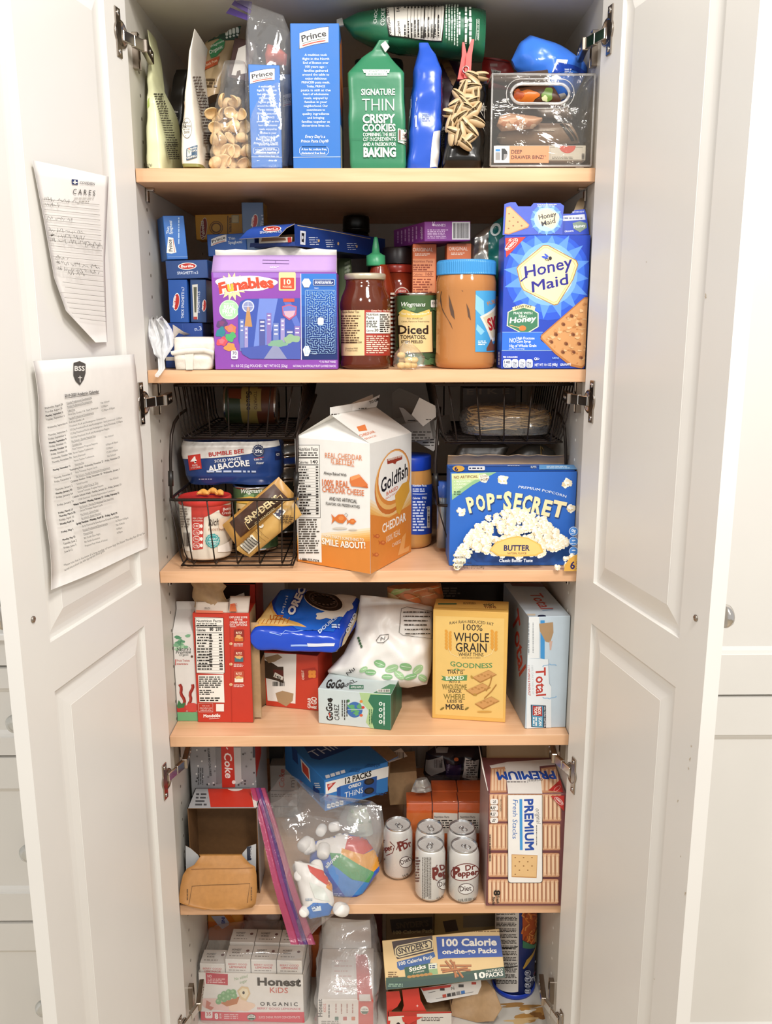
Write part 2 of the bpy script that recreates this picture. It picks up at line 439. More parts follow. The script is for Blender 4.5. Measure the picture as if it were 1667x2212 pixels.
 def bars(s,x0,y0,x1,y1,n,c,seed=3,horiz=False):
  q=random.Random(seed);pts=[];fs=[];a,b=(y0,y1)if horiz else(x0,x1);p=a;st=(b-a)/n
  while p<b:
   wd=st*q.uniform(.25,.9)
   r=[(p,y0),(p+wd,y0),(p+wd,y1),(p,y1)]if not horiz else[(x0,p),(x1,p),(x1,p+wd),(x0,p+wd)]
   k=len(pts);pts+=[s.st(z)for z in r];fs.append((k,k+1,k+2,k+3));p+=st
  s.emit(pts,fs,c)
 def nutrition(s,x0,y0,x1,y1,fg=BLACK,bg='#efeae0',cal=None,seed=5,n=14,title=True,sk=0.):
  """panel; sk = how far the lower edge is shifted sideways"""
  X=lambda f,y:x0+(x1-x0)*f+sk*(y-y0)/(y1-y0)
  R=lambda a,ya,b,yb,c:s.poly([(X(a,ya),ya),(X(b,ya),ya),(X(b,yb),yb),(X(a,yb),yb)],c)
  R(-.03,y0-1,1.03,y1+1,fg);R(-.01,y0,1.01,y1,bg)
  H=y1-y0;y=y0+H*.075
  if title:s.text('Nutrition Facts',X(.03,y),y,X(.95,y),y,H*.05,fg,.02)
  s.rows(X(.03,y),y0+H*.09,X(.95,y),y0+H*.15,2,fg,seed)
  R(.03,y0+H*.165,.97,y0+H*.18,fg)
  if cal:
   s.text('Calories',X(.03,y),y0+H*.25,X(.5,y),y0+H*.25,H*.035,fg,.02);s.text(cal,X(.62,y),y0+H*.25,X(.95,y),y0+H*.25,H*.05,fg,.02)
  R(.03,y0+H*.265,.97,y0+H*.275,fg)
  q=random.Random(seed)
  for i in range(n):
   ya=y0+H*(.29+.68*i/n);yb=ya+H*.68/n*.5
   s.rows(X(.03+.04*(i%3==1),ya),ya,X(.3+.35*q.random(),ya),yb,1,fg,seed+i,.9,0);s.rows(X(.84,ya),ya,X(.96,ya),yb,1,fg,seed+i,.9,0)
   if i in(int(n*.6),n-3):R(.03,yb+H*.006,.97,yb+H*.014,fg)
   else:R(.03,yb+H*.008,.97,yb+H*.010,fg)

# ------------------------------------------------------------------ cartons standing on a shelf, read off the picture
class Carton:
 """front face from its lower corners bl, br (pixels) on height z (or on plane Y) and the pixel height of its upper edge"""
 def __init__(s,bl,br,top,depth,z=None,Y=None,mat='#888888',c=.0008,topR=None,rough=.42,tilt=0.,E=None,free=False):
  if z is not None:A,B=atZ(bl,z),atZ(br,z)
  elif isinstance(Y,tuple):A,B=atY(bl,Y[0]),atY(br,Y[1])
  else:A,B=atY(bl,Y),atY(br,Y)
  for l in(S6,S5,S4,S3,S2,S1):
   if z is None and not free and-.09<A.z-l<.012 and abs(A.z-B.z)<.01:A.z=B.z=l+.0003
  s.O=A;s.U=(B-A).normalized();s.w=(B-A).length
  hor=V3((s.U.x,s.U.y,0)).normalized();n0=V3((hor.y,-hor.x,0))
  s.N=n0 if n0.dot(CAM-A)>0 else-n0
  s.W=s.N.cross(s.U).normalized()
  if s.W.z<0:s.W=-s.W
  if tilt:m=Matrix.Rotation(math.radians(tilt),3,s.U);s.W=m@s.W;s.N=m@s.N
  x=(bl[0]+br[0])/2 if topR is None else topR
  T=atP((x,top),s.O,s.N);s.h=(T-s.O).dot(s.W);s.d=depth
  dirE=V3(E).normalized()if E is not None else-s.N
  xs=[(s.O+s.U*i*s.w+dirE*j*depth).x for i in(0,1)for j in(0,1)];q=max(0,max(xs)-(XW-.0012))+min(0,min(xs)-(-XW+.0012))
  s.O=s.O-V3((q,0,0))
  s.g=G();s.mat=M(mat,rough)if isinstance(mat,str)else mat;s.rough=rough
  s.E=V3(E).normalized()if E is not None else-s.N
  s.g.obox(s.O,s.U,s.W,-s.E,s.w,s.h,s.d,s.mat,c)
 def P(s,a,b,e=0):return s.O+s.U*a+s.W*b+s.E*e
 def art(s,pl,w,h):pl.lim=(w-.0002,h-.0002);return Art(s.g,pl,s.rough)
 def front(s):return s.art(Plane(s.O,s.U,s.W,s.N),s.w,s.h)
 def top(s):return s.art(Plane(s.P(0,s.h),s.U,s.E,s.W),s.w,s.d)
 def right(s):return s.art(Plane(s.P(s.w,0),s.E,s.W),s.d,s.h)
 def left(s):return s.art(Plane(s.O,s.E,s.W),s.d,s.h)
 def done(s,name,label,cat,group=None):return tag(s.g.build(name),label,cat,group)
 def card(s,a0,b0,a1,b1,e0,e1,mat,mat2=None,th=.0006,bow=0.,n=6,rag=0.,seed=1):
  """a flap: from the edge (a0..a1 at height b0, depth e0) to its free edge at height b1, depth e1"""
  q=random.Random(seed);g=G();rows=[]
  for i in range(n+1):
   f=i/n;r=[]
   for k in range(13):
    u=k/12;a=a0+(a1-a0)*u
    jag=rag*(q.random()-.5)if(i==n and rag)else 0
    r.append(s.P(a,b0+(b1-b0)*f+jag,e0+(e1-e0)*f+bow*math.sin(math.pi*f)*math.sin(math.pi*u)))
   rows.append(r)
  g.sheet(rows,(M(mat,.55)if isinstance(mat,str)else mat,M(mat2 or mat,.6)if isinstance(mat2 or mat,str)else(mat2 or mat)),th)
  return g

def card_poly(g,fr,pts,mat,mat2=None,th=.0006,bend=None):
 """a cut card on a plane: outline in picture pixels"""
 q=[fr.st(p)for p in pts];n=len(q);t=tessellate_polygon([[V3((x,y,0))for x,y in q]])
 f=[fr.at(x,y,th)for x,y in q];b=[fr.at(x,y,0)for x,y in q]
 if bend:f=[bend(p)for p in f];b=[bend(p)for p in b]
 g.add(f,t,mat if not isinstance(mat,str)else M(mat,.5));m2=mat2 or mat;m2=m2 if not isinstance(m2,str)else M(m2,.6)
 g.add(b,t,m2);g.add(f+b,[(i,(i+1)%n,n+(i+1)%n,n+i)for i in range(n)],m2)
# ------------------------------------------------------------------ soft bags
def lerp_poly(pl,t):
 """point along a polyline of (x, y) sorted from t=0 to 1, by equal parameter"""
 n=len(pl)-1;i=min(int(t*n),n-1);f=t*n-i
 return(pl[i][0]+(pl[i+1][0]-pl[i][0])*f,pl[i][1]+(pl[i+1][1]-pl[i][1])*f)
def pouch(plane,L,R,T,mat,nu=26,nv=34,wr=.004,ws=28,seed=0,back=.6,pw=.55,px=True,bottom=True,aniso=(1,1,1),gmat=None):
 """bag between two side outlines L and R (pixels on the plane, bottom to top), T(v) its half depth; returns the gathered mesh"""
 g=G();sd=V3((seed*3.1,seed*1.7,seed*.9))
 L2=[plane.st(p)if px else p for p in L];R2=[plane.st(p)if px else p for p in R]
 def surf(sign,frac):
  rows=[]
  for j in range(nv+1):
   v=j/nv;a=lerp_poly(L2,v);b=lerp_poly(R2,v);r=[]
   for i in range(nu+1):
    u=i/nu;x=a[0]+(b[0]-a[0])*u;y=a[1]+(b[1]-a[1])*u
    e=max(0,1-abs(2*u-1)**2.2)**pw
    p=V3((x*ws*aniso[0],y*ws*aniso[1],sign*5))+sd
    nz=noise.noise(p)+.5*noise.noise(p*2.1)+.6*(.5-abs(noise.noise(p*.9+V3((9,9,9)))))
    d=T(v)*e*frac+wr*nz*(e**.6)*(1 if 0<j<nv else.3)
    r.append(plane.at(x,y,sign*d))
   rows.append(r)
  return rows
 F=surf(1,1);B=surf(-1,back)
 gm=gmat or mat
 g.grid(F,gm if callable(gm)and not hasattr(gm,'node_tree')else mat);g.grid([r[::-1]for r in B],mat)
 for row in(0,nv):
  g.grid([F[row],B[row]],mat,False)
 return g.fit(),F
def crumple_film(path_rows,mat,wr=.006,ws=35,seed=0):
 out=[]
 for r in path_rows:
  q=[]
  for p in r:
   z=V3(p)*ws+V3((seed*2.3,seed,0));q.append(V3(p)+V3((noise.noise(z),noise.noise(z+V3((7,0,0))),noise.noise(z+V3((0,7,0)))))*wr)
  out.append(q)
 g=G();g.grid(out,mat);return g

# ------------------------------------------------------------------ setting: room and pantry cabinet
TOPZ=1.85
g=G();g.abox(-3,-4,-.02,3,.6,0,maple('oak_floor',(8,1.2,8),'#cdbfa8','#bba98e'));o=g.build('floor');o['kind']='structure';o['label']='light wooden kitchen floor'
g=G();g.abox(-3,.565,0,3,.62,2.6,M('#d8d4cc',.7,0,'paint'));o=g.build('wall_back');o['kind']='structure';o['label']='pale kitchen wall behind the cabinets'
cab=empty('pantry_cabinet',(0,.26,0),'tall white open pantry cabinet with five maple shelves between its doors','cabinet')
def side(sx):
 g=G();x0,x1=sorted((sx*XW,sx*(XW+.018)))
 g.abox(x0,-.002,0,x1,YB+.012,2.03,MELA)
 hole=M('#6d655b',.6);pin=M('#f2f0ea',.3)
 for y in(.055,.46):
  for k in range(52):
   z=.12+k*.032
   P=V3((sx*(XW-.0002),y,z))
   g.lathe(P,[(.0026,-.0004),(.0026,.0002)],hole if sx<0 else pin,8,False,V3((-sx,0,0)))
 return g
side(-1).build('side_panel',cab);side(1).build('side_panel',cab)
g=G();g.abox(-XW,YB,S6,XW,YB+.012,TOPZ,MELA);g.build('back_panel',cab)
g=G();g.abox(-XW,-.002,TOPZ,XW,YB,2.03,MELA);g.build('top_panel',cab)
g=G();g.abox(-XW,.0,S6-.018,XW,YB,S6,MELA)
a=Art(g,Plane(V3((0,0,S6)),V3((1,0,0)),V3((0,1,0)),V3((0,0,1))),.5)
for i,(x,y,rx,ry,c)in enumerate([(1150,2190,36,14,'#b98a4a'),(1120,2172,40,5,'#a77d45'),(1165,2195,18,8,'#8d6130'),(1125,2205,30,6,'#d5b583'),(1140,2185,14,4,'#efe6d4')]):a.blob(x,y,rx,ry,c,30+i,.5)
g.build('bottom_panel',cab)
g=G();g.abox(-XW,.05,0,XW,.065,S6-.018,PAINT);g.build('toe_kick',cab)
for zz in(S1,S2,S3,S4,S5):
 g=G();g.obox(V3((-XW+.001,0,zz-.0196)),V3((1,0,0)),V3((0,0,1)),V3((0,-1,0)),2*XW-.002,.019,YB-.01,maple('maple_shelf'),.0006)
 sh=g.build('shelf',cab)
 for sx in(-1,1):
  for y in(.055,.46):
   g=G();g.obox(V3((sx*(XW-.001)-(.012 if sx>0 else 0),y-.006,zz-.024)),V3((1,0,0)),V3((0,0,1)),V3((0,-1,0)),.012,.004,.012,CHROME,.0008)
   g.obox(V3((sx*(XW-.001)-(.003 if sx>0 else 0),y-.006,zz-.040)),V3((1,0,0)),V3((0,0,1)),V3((0,-1,0)),.003,.016,.012,CHROME,.0008)
   g.build('shelf_pin',sh)
# --- doors
DOOR_H0,DOOR_H1=.09,2.02
def door(sx,wdt,label):
 DA=math.radians(11.1 if sx<0 else 11.7)
 hx=sx*.3255;H=V3((hx,-.025,0));D=V3((sx*math.sin(DA),-math.cos(DA),0));N=V3((-sx*math.cos(DA),-math.sin(DA),0))
 pl=Plane(H,D,V3((0,0,1)),N);P=lambda a,z,o:H+D*a+V3((0,0,z))+N*o
 g=G();TH=.020
 aL,aR=.0595,wdt-.0585
 pans=[(DOOR_H0+.06,0,0)]
 def z_of(px):q=atP(px,H,N);return q.z
 zb=z_of((108.8,1388)if sx<0 else(1467,1380));zt2=z_of((119,1493)if sx<0 else(1460,1485));zt1=z_of((205,22)if sx<0 else(1366,16))+.03
 panels=[(zb,zt1),(DOOR_H0+.055,zt2)]
 # frame pieces around the two raised panels (one solid skin)
 def slab(a0,z0,a1,z1):
  g.add([P(a0,z0,0),P(a1,z0,0),P(a1,z1,0),P(a0,z1,0)],[(0,1,2,3)],PAINT)
 slab(0,DOOR_H0,aL,DOOR_H1);slab(aR,DOOR_H0,wdt,DOOR_H1)
 zs=[DOOR_H0,panels[1][0],panels[1][1],panels[0][0],panels[0][1],DOOR_H1]
 for i in(0,2,4):slab(aL,zs[i],aR,zs[i+1])
 for z0,z1 in panels:
  rings=[]
  for inset,dep in((0,0),(.0012,-.0055),(.006,-.0058),(.012,-.0052),(.020,-.0036),(.027,-.0018),(.031,-.0008),(.0325,-.0005),(.033,-.0001)):
   rings.append([P(aL+inset,z0+inset,dep),P(aR-inset,z0+inset,dep),P(aR-inset,z1-inset,dep),P(aL+inset,z1-inset,dep)])
  g.grid(rings,PAINT,False,True);g.add(rings[-1],[(0,1,2,3)],PAINT)
 b=[P(0,DOOR_H0,0),P(wdt,DOOR_H0,0),P(wdt,DOOR_H0,-TH),P(0,DOOR_H0,-TH),P(0,DOOR_H1,0),P(wdt,DOOR_H1,0),P(wdt,DOOR_H1,-TH),P(0,DOOR_H1,-TH)]
 g.add(b,[(0,3,2,1),(4,5,6,7),(1,2,6,5),(2,3,7,6),(3,0,4,7)],PAINT)
 dm=Art(g,pl,.5)
 if sx>0:
  for i,(x,y,r)in enumerate([(1493,1612,3),(1490,1640,4),(1487,1660,3),(1480,1930,4),(1470,1850,2),(1464,1730,3),(1413,2115,2),(1396,566,2),(1524,640,5)]):dm.blob(x,y,r*.35,r*.8,'#c4b6a2',60+i,.6)
 d=g.build('door',cab);d['label']=label
 # knob and its screw
 ks=(71,1338)if sx<0 else(1503,1335)
 q=atP(ks,H,N);a0=(q-H).dot(D)
 g=G();g.lathe(q+N*.0002,[(.0001,.0),(.0042,0),(.0040,.0012),(.0026,.0020),(.0001,.0022)],NICKEL,18,True,N);g.obox(q+N*.0016-D*.003-V3((0,0,.0005)),D,V3((0,0,1)),N,.006,.001,.0005,M('#2a2521',.5));g.build('knob_screw',d)
 g=G();g.lathe(q-N*TH,[(.007,0),(.006,.007),(.009,.011),(.0142,.014),(.0150,.0175),(.0130,.0225),(.007,.0252),(.0005,.026)],CHROME,30,True,-N);g.build('knob',d)
 # cup hinges
 for i,(cx,cy)in enumerate(((254,70),(313,870),(360,1682),(410,2190))if sx<0 else((1317,66),(1279,868),(1240,1676),(1196,2185))):
  q=atP((cx,cy),H,N);q=H+D*.0145+V3((0,0,q.z));g=G()
  g.obox(q+D*.0045+V3((0,0,-.031))+N*.0022,D,V3((0,0,1)),N,.014,.062,.0022,NICKEL,.0008)
  g.lathe(q+D*.004,[(.0175,0),(.0175,.002),(.0150,.0024),(.0146,.0006),(.0005,.0004)],NICKEL,30,True,N)
  for dz in(-.024,.024):
   g.lathe(q+D*.0115+V3((0,0,dz))+N*.0022,[(.0036,0),(.0034,.0010),(.0005,.0013)],CHROME,14,True,N)
   g.obox(q+D*.0092+V3((0,0,dz-.0004))+N*.0035,D,V3((0,0,1)),N,.0046,.0008,.0003,M('#2a2521',.5))
  # knuckle from the cup across to the arm, then the arm along the cabinet side
  e1=V3((-sx,0,0));K=q+N*.003
  A2=V3((hx-sx*.016,.004,q.z));dirk=(A2-K);Lk=dirk.length;dirk.normalize();nn=V3((dirk.y,-dirk.x,0));nn=nn if nn.y<0 else-nn
  g.obox(K-V3((0,0,.007)),dirk,V3((0,0,1)),nn,Lk*.5,.014,.004,CHROME,.0008)
  g.obox(K+dirk*(Lk*.53)-V3((0,0,.0075)),dirk,V3((0,0,1)),nn,Lk*.5,.015,.007,CHROME,.0008)
  B2=V3((hx-sx*.010,.064,q.z));dk=B2-A2;Ld=dk.length;dk.normalize();n3=V3((dk.y,-dk.x,0));n3=n3 if n3.x*sx<0 else-n3
  g.obox(A2-V3((0,0,.0085))+n3*.004,dk,V3((0,0,1)),n3,Ld,.017,.009,NICKEL,.001)
  for t in(.45,.75):g.lathe(A2+dk*(Ld*t)+n3*.004,[(.0032,0),(.003,.0008),(.0004,.0010)],CHROME,12,True,n3)
  mp=V3((sx*(XW-.0005),.030,q.z));g.obox(mp+V3((-sx*.0,-.006,-.024)),V3((0,1,0)),V3((0,0,1)),V3((-sx,0,0)),.013,.048,-.007,NICKEL,.001)
  h=g.build('hinge',d);h['label']='chrome cup hinge'
 return pl,H,D,N
LD=door(-1,.360,'white raised panel door carrying the two papers')
RD=door(1,.3575,'white raised panel door with a few scuffs')

# --- neighbouring cabinets
def shaker(g,x0,x1,z0,z1,y,bt=.035,bb=.033,bs=.057,th=.02,bead=.010):
 """framed front; recess edges by bt (top), bb (bottom), bs (stiles)"""
 m=PAINT
 a0,a1,c0,c1=x0+bs,x1-bs,z0+bb,z1-bt
 F=lambda x,z,d:V3((x,y+d,z))
 o=[F(x0,z0,0),F(x1,z0,0),F(x1,z1,0),F(x0,z1,0)];i=[F(a0,c0,0),F(a1,c0,0),F(a1,c1,0),F(a0,c1,0)]
 r=[o,i]
 for ins,d in((.001,.003),(bead*.5,.0045),(bead,.008)):r.append([F(a0+ins,c0+ins,d),F(a1-ins,c0+ins,d),F(a1-ins,c1-ins,d),F(a0+ins,c1-ins,d)])
 g.grid(r,m,False,True);g.add(r[-1],[(0,1,2,3)],m)
 bk=[F(x0,z0,th),F(x1,z0,th),F(x1,z1,th),F(x0,z1,th)]
 g.grid([bk,o],m,False,True);g.add(bk[::-1],[(0,1,2,3)],m)
def round_knob(g,p):
 g.lathe(p,[(.0075,0),(.0065,.008),(.009,.015),(.0155,.020),(.0165,.025),(.013,.031),(.0005,.034)],glassy('glass_knob','#f2f2ee',.04,.75),24,True,V3((0,-1,0)))
lc=empty('drawer_cabinet',(-.68,.2,0),'white base cabinet with three framed drawers left of the pantry','cabinet')
g=G();g.abox(-1.2,0,.09,-.40,.55,.874,PAINT);g.abox(-1.2,.05,0,-.40,.55,.09,PAINT);g.build('carcass',lc)
g=G();g.obox(V3((-1.2,-.02,.857)),V3((1,0,0)),V3((0,0,1)),V3((0,-1,0)),.80,.045,.02,PAINT,.001);g.build('apron',lc)
for z0,z1,bt,bb in((.702,.853,.034,.031),(.393,.697,.055,.052),(.10,.387,.053,.05)):
 g=G();shaker(g,-.80,-.405,z0,z1,-.022,bt,bb);d=g.build('drawer',lc)
 g=G();round_knob(g,V3((-.566,-.022+.008,(z0+z1)/2-.012)));k=g.build('knob',d);k['label']='clear faceted glass knob'
 g=G();shaker(g,-1.198,-.804,z0,z1,-.022,bt,bb);d=g.build('drawer',lc)
g=G();g.obox(V3((-1.2,-.035,.904)),V3((1,0,0)),V3((0,0,1)),V3((0,-1,0)),.80,.012,.59,M('#f0eeea',.2,0,'solid'),.002)
tag(g.build('countertop'),'white stone countertop over the drawers beyond the opened door with papers','countertop')
g=G();c0=V3((-.572,.04,.916));g.lathe(c0,[(.001,0),(.034,0),(.036,.01),(.036,.13),(.028,.15),(.022,.155),(.024,.17)],M('#77796f',.12,0,'solid'),30)
tag(g.build('storage_jar'),'dark grey green glass jar standing on the white countertop','jar')
rc=empty('tall_cabinet',(.75,.2,0),'tall white cabinet with framed doors to the right of the pantry','cabinet')
g=G();g.abox(.36,0,.09,1.2,.55,2.1,PAINT);g.abox(.36,.05,0,1.2,.55,.09,PAINT);g.build('carcass',rc)
g=G();shaker(g,.48,1.06,.803,2.09,-.022,.07,.068,.07,.02,.012);g.build('door',rc)
g=G();shaker(g,.48,1.06,.10,.798,-.022,.066,.06,.07,.02,.012);g.build('door',rc)
# --- papers taped inside the left door
def paper(name,corners,label,curl=None,nn=16):
 pl,H,D,N=LD;fr=Plane(H+N*.003,D,V3((0,0,1)),N)
 L,R=corners
 rows=[]
 for j in range(nn+1):
  v=j/nn;a=fr.st(lerp_poly(L,v));b=fr.st(lerp_poly(R,v));r=[]
  for i in range(nn+1):
   u=i/nn;x=a[0]+(b[0]-a[0])*u;y=a[1]+(b[1]-a[1])*u
   r.append(fr.at(x,y,curl(u,v)))
  rows.append(r)
 g=G();g.sheet(rows,M('#ece8e2',.6,0,'paper'),.0003)
 return g,Drape(fr,g.bvh(),.012)
# lined note with handwriting (top to bottom along v)
g,dr=paper('note',([(66,346),(88,480),(106,600),(130,672),(193,740)],[(224,382),(222,480),(222,560),(226,640),(230,739)]),'',lambda u,v:.002+.006*v*v*(1-u)+.003*math.sin(3*v+u*2)+.002*u)
a=Art(g,dr,.7,.0006,.00001)
ink='#4a463f'
a.poly([(153,387),(166,388.5),(166.5,399),(154,398)],'#1d2f66');a.rect(158,389.5,161.5,397.5,'#ece8e2');a.poly([(155,392.5),(165,393.5),(165,395.5),(155,394.5)],'#ece8e2')
a.text('COVIDIEN',170,397,202,400,6,'#3a3640');a.text('C A R E S',155,419,203,423,12,'#3f3b36')
a.rows(158,426,202,430,1,'#a29c92',3,.4,0);a.rows(168,433,190,437,1,'#a29c92',4,.5,0)
def slope(x,y,x0,x1):return(x,y+(x-x0)*.115)
for i in range(24):
 y=428+i*11.2;xl=88+i*1.9+max(0,i-16)*3.2;xr=212+i*.5
 a.line([(xl,y+2),((xl+xr)/2,y+2+.05*(xr-xl)),(xr,y+2+.10*(xr-xl))],.9,'#8d877f')
q=random.Random(5)
for i,(y,x0,x1)in enumerate([(433,90,164),(444,90,122),(474,94,150),(499,97,172),(510,98,175),(521,99,214),(533,176,214),(559,104,140),(570,106,206),(582,107,206),(592,136,174)]):
 x=x0
 while x<x1:  # joined-up strokes that do not spell anything
  wl=min(q.uniform(12,30),x1-x);pts=[];k=0
  while k<wl:pts.append((x+k+q.uniform(-.6,.6),y+.10*(x+k-x0)-q.choice((-1,3,5,8,1))*.95));k+=1.5
  if len(pts)>2:a.line(pts,.8,ink)
  x+=wl+4
tag(g.build('handwritten_note'),'lined white note sheet with handwriting curling off the left door, above the calendar','paper')
g,dr=paper('cal',([(66,780),(83,1020),(105,1274)],[(285,765),(303,975),(320,1182)]),'',lambda u,v:.003+.003*math.sin(5*u)*v+.0025*(1 if.32<v<.36 else 0)+.0035*abs(math.sin(9.4*v))*(1-.5*u))
a=Art(g,dr,.7,.0006,.00001)
a.poly([(157,784),(170,780),(183,786),(183,806),(179,820),(171,832),(162,823),(157,810)],'#4a4642');a.text('BSS',159,801,181,801,11,'#e9e5df',.02);a.line([(170.5,812),(171,826)],1.6,'#e9e5df');a.line([(166.5,816),(175,816)],1.6,'#e9e5df')
a.text('2019-2020 Academic Calendar',138,858,212,848,6.4,'#2d2a28',.015);a.line([(138,860),(212,850)],.9,'#2d2a28')
CALR=[('Wednesday, August 28','Faculty Professional Development','',1),('Thursday, August 29','Faculty Professional Development','',1),('Monday, September 2','Labor Day','No School',1),('Tuesday, September 3','First Day Grades 1-8 - Early Dismissal','12:00pm',0),('','Faculty Professional Development','12:30pm-3:00pm',1),('Wednesday, September 4','Full Day Grades 1-8','',0),('','Preschool, Pre-K and Kindergarten Orientations','',0),('Thursday, September 5','1/2 Day Preschool Pre-K and Kindergarten - Early Dismissal, 12:00pm','',0),('Friday, September 6','1/2 Day Preschool Pre-K and Kindergarten - Early Dismissal, 12:00pm','',0),('Monday, September 9','Full Day Preschool, Pre-K and Kindergarten Begins','',0),('Friday, October 11','No School - Faculty Retreat Day','',1),('Monday, October 14','Columbus Day','No School',1),('Friday, October 18','First Trimester Progress Reports','',0),('Wednesday, October 30th','Parent Teacher Conferences','6:00pm-8:30pm',0),('Thursday, November 7th','Early Dismissal','12:00pm',0),('','Parent-Teacher Conferences','12:30-3:00pm',0),('Monday, November 11','Veterans Day','No School',1),('','Thanksgiving Break - Wednesday, November 27 - Friday, November 29','',2),('Thursday, December 5','First Trimester Report Cards','',0),('Friday, December 6','No School - Faculty Professional Development','',1),('','Christmas Vacation - Friday, December 20 - Wednesday, January 1','',2),('Thursday, January 2','School Resumes','',0),('Monday, January 20','Martin Luther King, Jr. Day','No School',1),('Friday, January 24','Second Trimester Progress Reports','',0),('','Catholic Schools Week - Sunday, January 26 - Friday, January 31','',2),('Friday, January 31','12:00 Dismissal - Faculty Appreciation Luncheon','',0),('','Winter Vacation - Monday, February 17 - Friday, February 21','',2),('Friday, March 13','No School - Faculty Professional Development','',1),('Thursday, March 20','Second Trimester Report Cards','',0),('Friday, April 10','No School - Good Friday','',1),('Monday April 13','No School - Easter Monday*','',1),('','Spring Vacation - Monday, April 20 - Friday, April 24','',2),('Friday, May 1','Early Dismissal & Grandparents/Grandfriends Day','12pm',0),('','Faculty Professional Development','12:30pm-3:00pm',1),('Monday, May 25','Memorial Day','No School',1),('Tuesday, June 2','8th Grade Class Night','6:00pm',0),('Friday, June 5','8th Grade Graduation','6:00pm',0),('June 8-12','Proposed Final Week of School','',0)]
for i,(d1,d2,d3,md)in enumerate(CALR):
 y=884+i*8.35;xl=94+i*.7;x2=142+i*.62;sl=-.235-.0012*i
 Ls=lambda x:y+(x-xl)*sl
 if d1:w1=min(len(d1)*1.95,44);a.text(d1,xl,Ls(xl),xl+w1,Ls(xl+w1),4.3,'#2f2c2a',.012)
 w2=len(d2)*1.68;xx=x2 if md!=2 else x2-12
 a.text(d2,xx,Ls(xx),xx+w2,Ls(xx+w2),4.3,'#2f2c2a',.02 if md==2 else 0)
 if md==1:a.line([(xx,Ls(xx)+1),(xx+w2,Ls(xx+w2)+1)],.6,'#4a4744')
 if d3:x3=213+i*.62;w3=len(d3)*2.0;a.text(d3,x3,Ls(x3),x3+w3,Ls(x3+w3),4.3,'#2f2c2a')
a.text('*Please note that in the event of a large number of snow days the Easter Monday day off can be',119,1222,296,1152,5,'#3a3734');a.text('turned into a school day with appropriate notice given.',120,1232,208,1190,5,'#3a3734')
tag(g.build('calendar_sheet'),'white school calendar printout with a dark shield, taped low on the left door','paper')
# ------------------------------------------------------------------ soft standing bags from their outline
def loft(secs,mat,seg=44,rows=36,wr=.003,ws=30,seed=0,ex=5,rot=0.,capmat=None):
 """secs: (cx, cy, z, half x, half y[, exponent]) from the base up"""
 g=G();R=[];n=len(secs)-1;sd=V3((seed*2.7,seed*1.3,seed))
 cr,sr=math.cos(math.radians(rot)),math.sin(math.radians(rot))
 for j in range(rows+1):
  f=j/rows*n;i=min(int(f),n-1);t=f-i
  A,B=secs[i],secs[i+1]
  c=[A[k]+(B[k]-A[k])*t for k in range(5)]
  ea=A[5]if len(A)>5 else ex;eb=B[5]if len(B)>5 else ex;e=ea+(eb-ea)*t
  r=[]
  for k in range(seg):
   q=2*math.pi*k/seg+math.pi/seg;cx,sx=math.cos(q),math.sin(q)
   x=c[3]*math.copysign(abs(cx)**(2/e),cx);y=c[4]*math.copysign(abs(sx)**(2/e),sx)
   p=V3((c[0]+x*cr-y*sr,c[1]+x*sr+y*cr,c[2]));nn=V3((x/(c[3]+.004),y/(c[4]+.004),0))
   z=p*ws+sd;w=wr*(noise.noise(z)+.5*noise.noise(z*2.2)+.7*(.4-abs(noise.noise(z*.8+V3((5,5,5))))))
   fall=min(1,j/2.5)*min(1,(rows-j)/2+.25)*min(1,min(c[3],c[4])/.006)
   r.append(p+nn.normalized()*w*fall if nn.length else p)
  R.append(r)
 g.grid(R,mat,True,True)
 b=len(g.v);g.add(R[0],[tuple(range(seg))[::-1]],capmat or(mat if not callable(mat)or hasattr(mat,'node_tree')else mat(0,0)));g.add(R[-1],[tuple(range(seg))],capmat or(mat if not callable(mat)or hasattr(mat,'node_tree')else mat(0,0)))
 return g
def bagpx(secs,mat,**kw):
 """secs: (y px, left px, right px, front plane Y, depth[, exponent])"""
 o=[]
 for s in secs:
  a,b=atY((s[1],s[0]),s[3]),atY((s[2],s[0]),s[3])
  o.append(((a.x+b.x)/2,s[3]+s[4]/2,(a.z+b.z)/2,abs(b.x-a.x)/2,s[4]/2)+tuple(s[5:6]))
 return loft(o,mat,**kw).fit()
def front_drape(g,y=0,ml=.004):return Drape(Plane(V3((0,y,0)),V3((1,0,0)),V3((0,0,1)),V3((0,-1,0))),g.bvh(),ml)
def right_drape(g,x=0,ml=.004):return Drape(Plane(V3((x,0,0)),V3((0,1,0)),V3((0,0,1)),V3((1,0,0))),g.bvh(),ml)
def vplane(Y):return Plane(V3((0,Y,0)),V3((1,0,0)),V3((0,0,1)),V3((0,-1,0)))
FILM=film('clear_film','#ffffff',.05,.09,1.3);FILM2=film('milky_film','#ffffff',.16,.14,1.2)
def text_block(a,lines,cx,y0,dy,wid,h,c,bold=.0,sk=0.):
 for i,t in enumerate(lines):
  if not t:continue
  wd=wid*len(t);a.text(t,cx-wd/2+sk*i,y0+dy*i,cx+wd/2+sk*i,y0+dy*i,h,c,bold)
